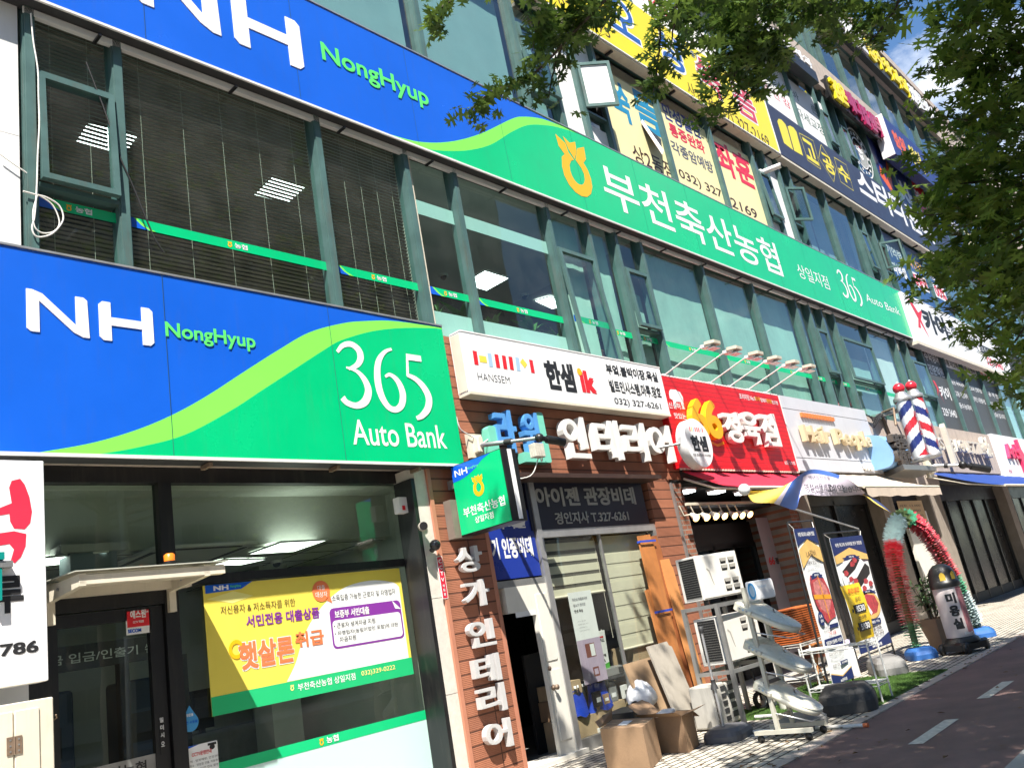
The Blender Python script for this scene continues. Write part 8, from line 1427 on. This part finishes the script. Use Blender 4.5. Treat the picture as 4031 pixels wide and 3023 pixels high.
# upper crown above the hanging branches, outside the picture, keeps them half in shade
for k in range(60):
    c = (random.uniform(1080, 1960), random.uniform(-10, 130)); p = AD(V, *c, D+random.uniform(-.2, .8)); p = p + Vector((-0.473, -0.453, 1.0))*random.uniform(2.6, 4.6)
    if not (lambda v: v.dot(FWD) > 0 and -300 < v.dot(RGT)/v.dot(FWD)*FPX+CX < 4331 and -300 < -v.dot(UPV)/v.dot(FWD)*FPX+CY < 3323)(p - CAM) and not lights_stand(p): leaves(cl_, p, .45, 34, .15)
# crown outside the picture that shades the path and shop fronts
def in_frame(p, m=320):
    v = p - CAM; z = v.dot(FWD)
    if z <= 0: return False
    x = v.dot(RGT)/z*FPX + CX; y = -v.dot(UPV)/z*FPX + CY; return -m < x < 4031+m and -m < y < 3023+m
SL = Vector((-0.473, -0.453, 1.0)); cnt = 0
tg = []
for k in range(600):
    x = random.uniform(5.5, 16.0); y = random.uniform(-5.4, -2.2); tg.append(((x, y, 0), 0.95 if y < -3.25 else 0.34))
for k in range(120): tg.append(((random.uniform(6.6, 12.5), random.uniform(-1.8, 0), random.uniform(0.2, 2.6)), 0.16))
for (T, pr) in tg:
    if random.random() > pr or (7.9 < T[0] < 11.7 and -3.0 < T[1] < -1.6 and random.random() < .85): continue
    T = Vector(T); t0 = random.uniform(5.2, 7.6) - T.z; p = T + SL*t0
    if in_frame(p): 
        p = T + SL*(t0+3)
        if in_frame(p): continue
    if lights_stand(p) and random.random() < .8: continue
    leaves(cl_, p, random.uniform(.25, .5), 30, .15); cnt += 1
    if cnt % 9 == 0: h0 = Vector((6.7, -8.55, min(9, p.z-.6))); limb(br, [h0, h0.lerp(p, .5)+Vector((0, 0, .3)), p], .04, .008, 5)
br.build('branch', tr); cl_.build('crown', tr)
# --- right hand tree
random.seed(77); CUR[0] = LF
tr2 = thing('street_tree', (11.9, -7.5, 0), 'big leafy oak street tree filling the right edge', 'tree', 'oak street trees')
tb = MB(); limb(tb, [(11.9, -7.5, -0.05), (11.9, -7.45, 1.6), (11.8, -7.4, 3.0), (11.7, -7.2, 4.6), (11.7, -7.0, 6.5), (11.8, -6.8, 8.8)], 0.2, 0.08, 12); tb.build('trunk', tr2)
br = MB(); cl_ = MB(); HUB = Vector((11.7, -7.2, 4.8))
R2 = [((2070, 60), .45), ((2120, 40), .65), ((2190, 60), .65), ((2040, 5), .32), ((2150, 120), .6), ((2210, 150), .6), ((2185, 215), .65), ((2230, 260), .6), ((2090, 260), .42), ((2140, 290), .6), ((2060, 320), .36), ((2180, 350), .65), ((2230, 400), .6), ((2110, 370), .55), ((2050, 365), .38), ((2030, 400), .34), ((2100, 440), .5), ((2160, 440), .6), ((2080, 480), .45), ((2040, 460), .35), ((2200, 500), .55), ((2130, 520), .6), ((2060, 560), .45), ((2020, 575), .32), ((2100, 590), .55), ((2170, 600), .6), ((2220, 560), .5), ((2070, 640), .36), ((2140, 670), .5), ((2200, 680), .6), ((2180, 740), .4), ((2220, 760), .5), ((2190, 800), .34), ((2215, 850), .34), ((2070, 130), .36), ((2090, 190), .28)]
for i, (c, r) in enumerate(R2):
    c = (c[0] + max(0, 2130-c[0])*0.22 + 12, c[1]); d = random.uniform(9.2, 11.6); p = AD(V, *c, d); leaves(cl_, p, r*.88, int(70*r*r/.30)+11, .158, .8)
    if i % 3 == 0: limb(br, [HUB + Vector((0, 0, random.uniform(-1, 2.5))), HUB.lerp(p, .5)+Vector((0, 0, .3)), p], .045, .008, 5)
for path in ([(2080, 330), (2030, 340), (1990, 350), (1965, 345)], [(2090, 260), (2030, 250), (1985, 235)], [(2080, 560), (2020, 580), (1985, 600), (1965, 610)], [(2060, 450), (2010, 465), (1960, 455)], [(2160, 690), (2110, 715), (2085, 720)], [(2090, 120), (2040, 140), (2000, 160)]):
    P = [AD(V, *p, 9.6) for p in path]; limb(br, P, .010, .004, 5); Q = spline(P, 6)
    for _ in range(30): leaves(cl_, random.choice(Q), .16, 1, .14)
for k in range(70):  # the rest of the crown, beyond the picture edge and above it
    p = Vector((random.gauss(12.2, 1.8), random.gauss(-6.9, 1.3), random.uniform(4.5, 10)))
    if in_frame(p, 250): continue
    leaves(cl_, p, .8, 60, .14)
br.build('branch', tr2); cl_.build('crown', tr2)
# ================================================================== apartment blocks across the road (seen as reflections in the panes)
AW = mat('apartment_wall', (0.30, 0.27, 0.24), 0.85, 0, 0.12, 0.4, dirt=0.2); AG = mat('apartment_glass', (0.03, 0.035, 0.04), 0.15, 0, 0.1, 1)
def block(x0, x1, y0, h, label):
    t = thing('apartment_block', ((x0+x1)/2, y0, 0), label, 'building', 'apartment blocks across the road'); b = MB(); b.box(x0, x1, y0-12, y0, 0, h, AW); b.box(x0-.3, x1+.3, y0-12.3, y0+.3, h, h+0.8, AW); b.build('wall', t); b = MB(); n = int((x1-x0)/3.4)
    for f in range(int(h/2.9)):
        for k in range(n): x = x0+0.8+k*(x1-x0-1)/n; z = 1.2+f*2.9; b.box(x, x+2.0, y0+0.002, y0+0.06, z, z+1.5, AG); b.box(x+.98, x+1.02, y0+.06, y0+.09, z, z+1.5, AW)
    o = b.build('window', t); o['kind'] = 'stuff'; return t
block(-34, 6, -40, 62, 'brown grey apartment block across the road, left one, mirrored in the dark office windows'); block(14, 60, -42, 46, 'second brown grey apartment block across the road, further right'); block(75, 150, -42, 30, 'third apartment block across the road, farthest to the right')
# street lamp behind the photographer's right; its post lays the thin shadow across the cycle path
t = thing('lamp_post', (6.6, -7.45, 0), 'tall grey street lamp post on the sidewalk behind the camera', 'street lamp'); b = MB(); b.tube([(6.6, -7.45, -0.05), (6.6, -7.45, 0.5), (6.6, -7.45, 10.6)], [0.10, 0.085, 0.05], GREYM, 14); b.build('post', t); b = MB(); b.tube(spline([(6.6, -7.45, 10.5), (6.6, -8.2, 10.9), (6.6, -9.2, 11.0)], 5), 0.04, GREYM, 10); b.build('arm', t); b = MB(); b.cbox(Fr((6.45, -9.3, 10.98), (1, 0, 0), (0, -1, 0), (0, 0, 1)), 0, .3, 0, .6, 0, .1, ALU, .05); b.build('lamp_head', t)
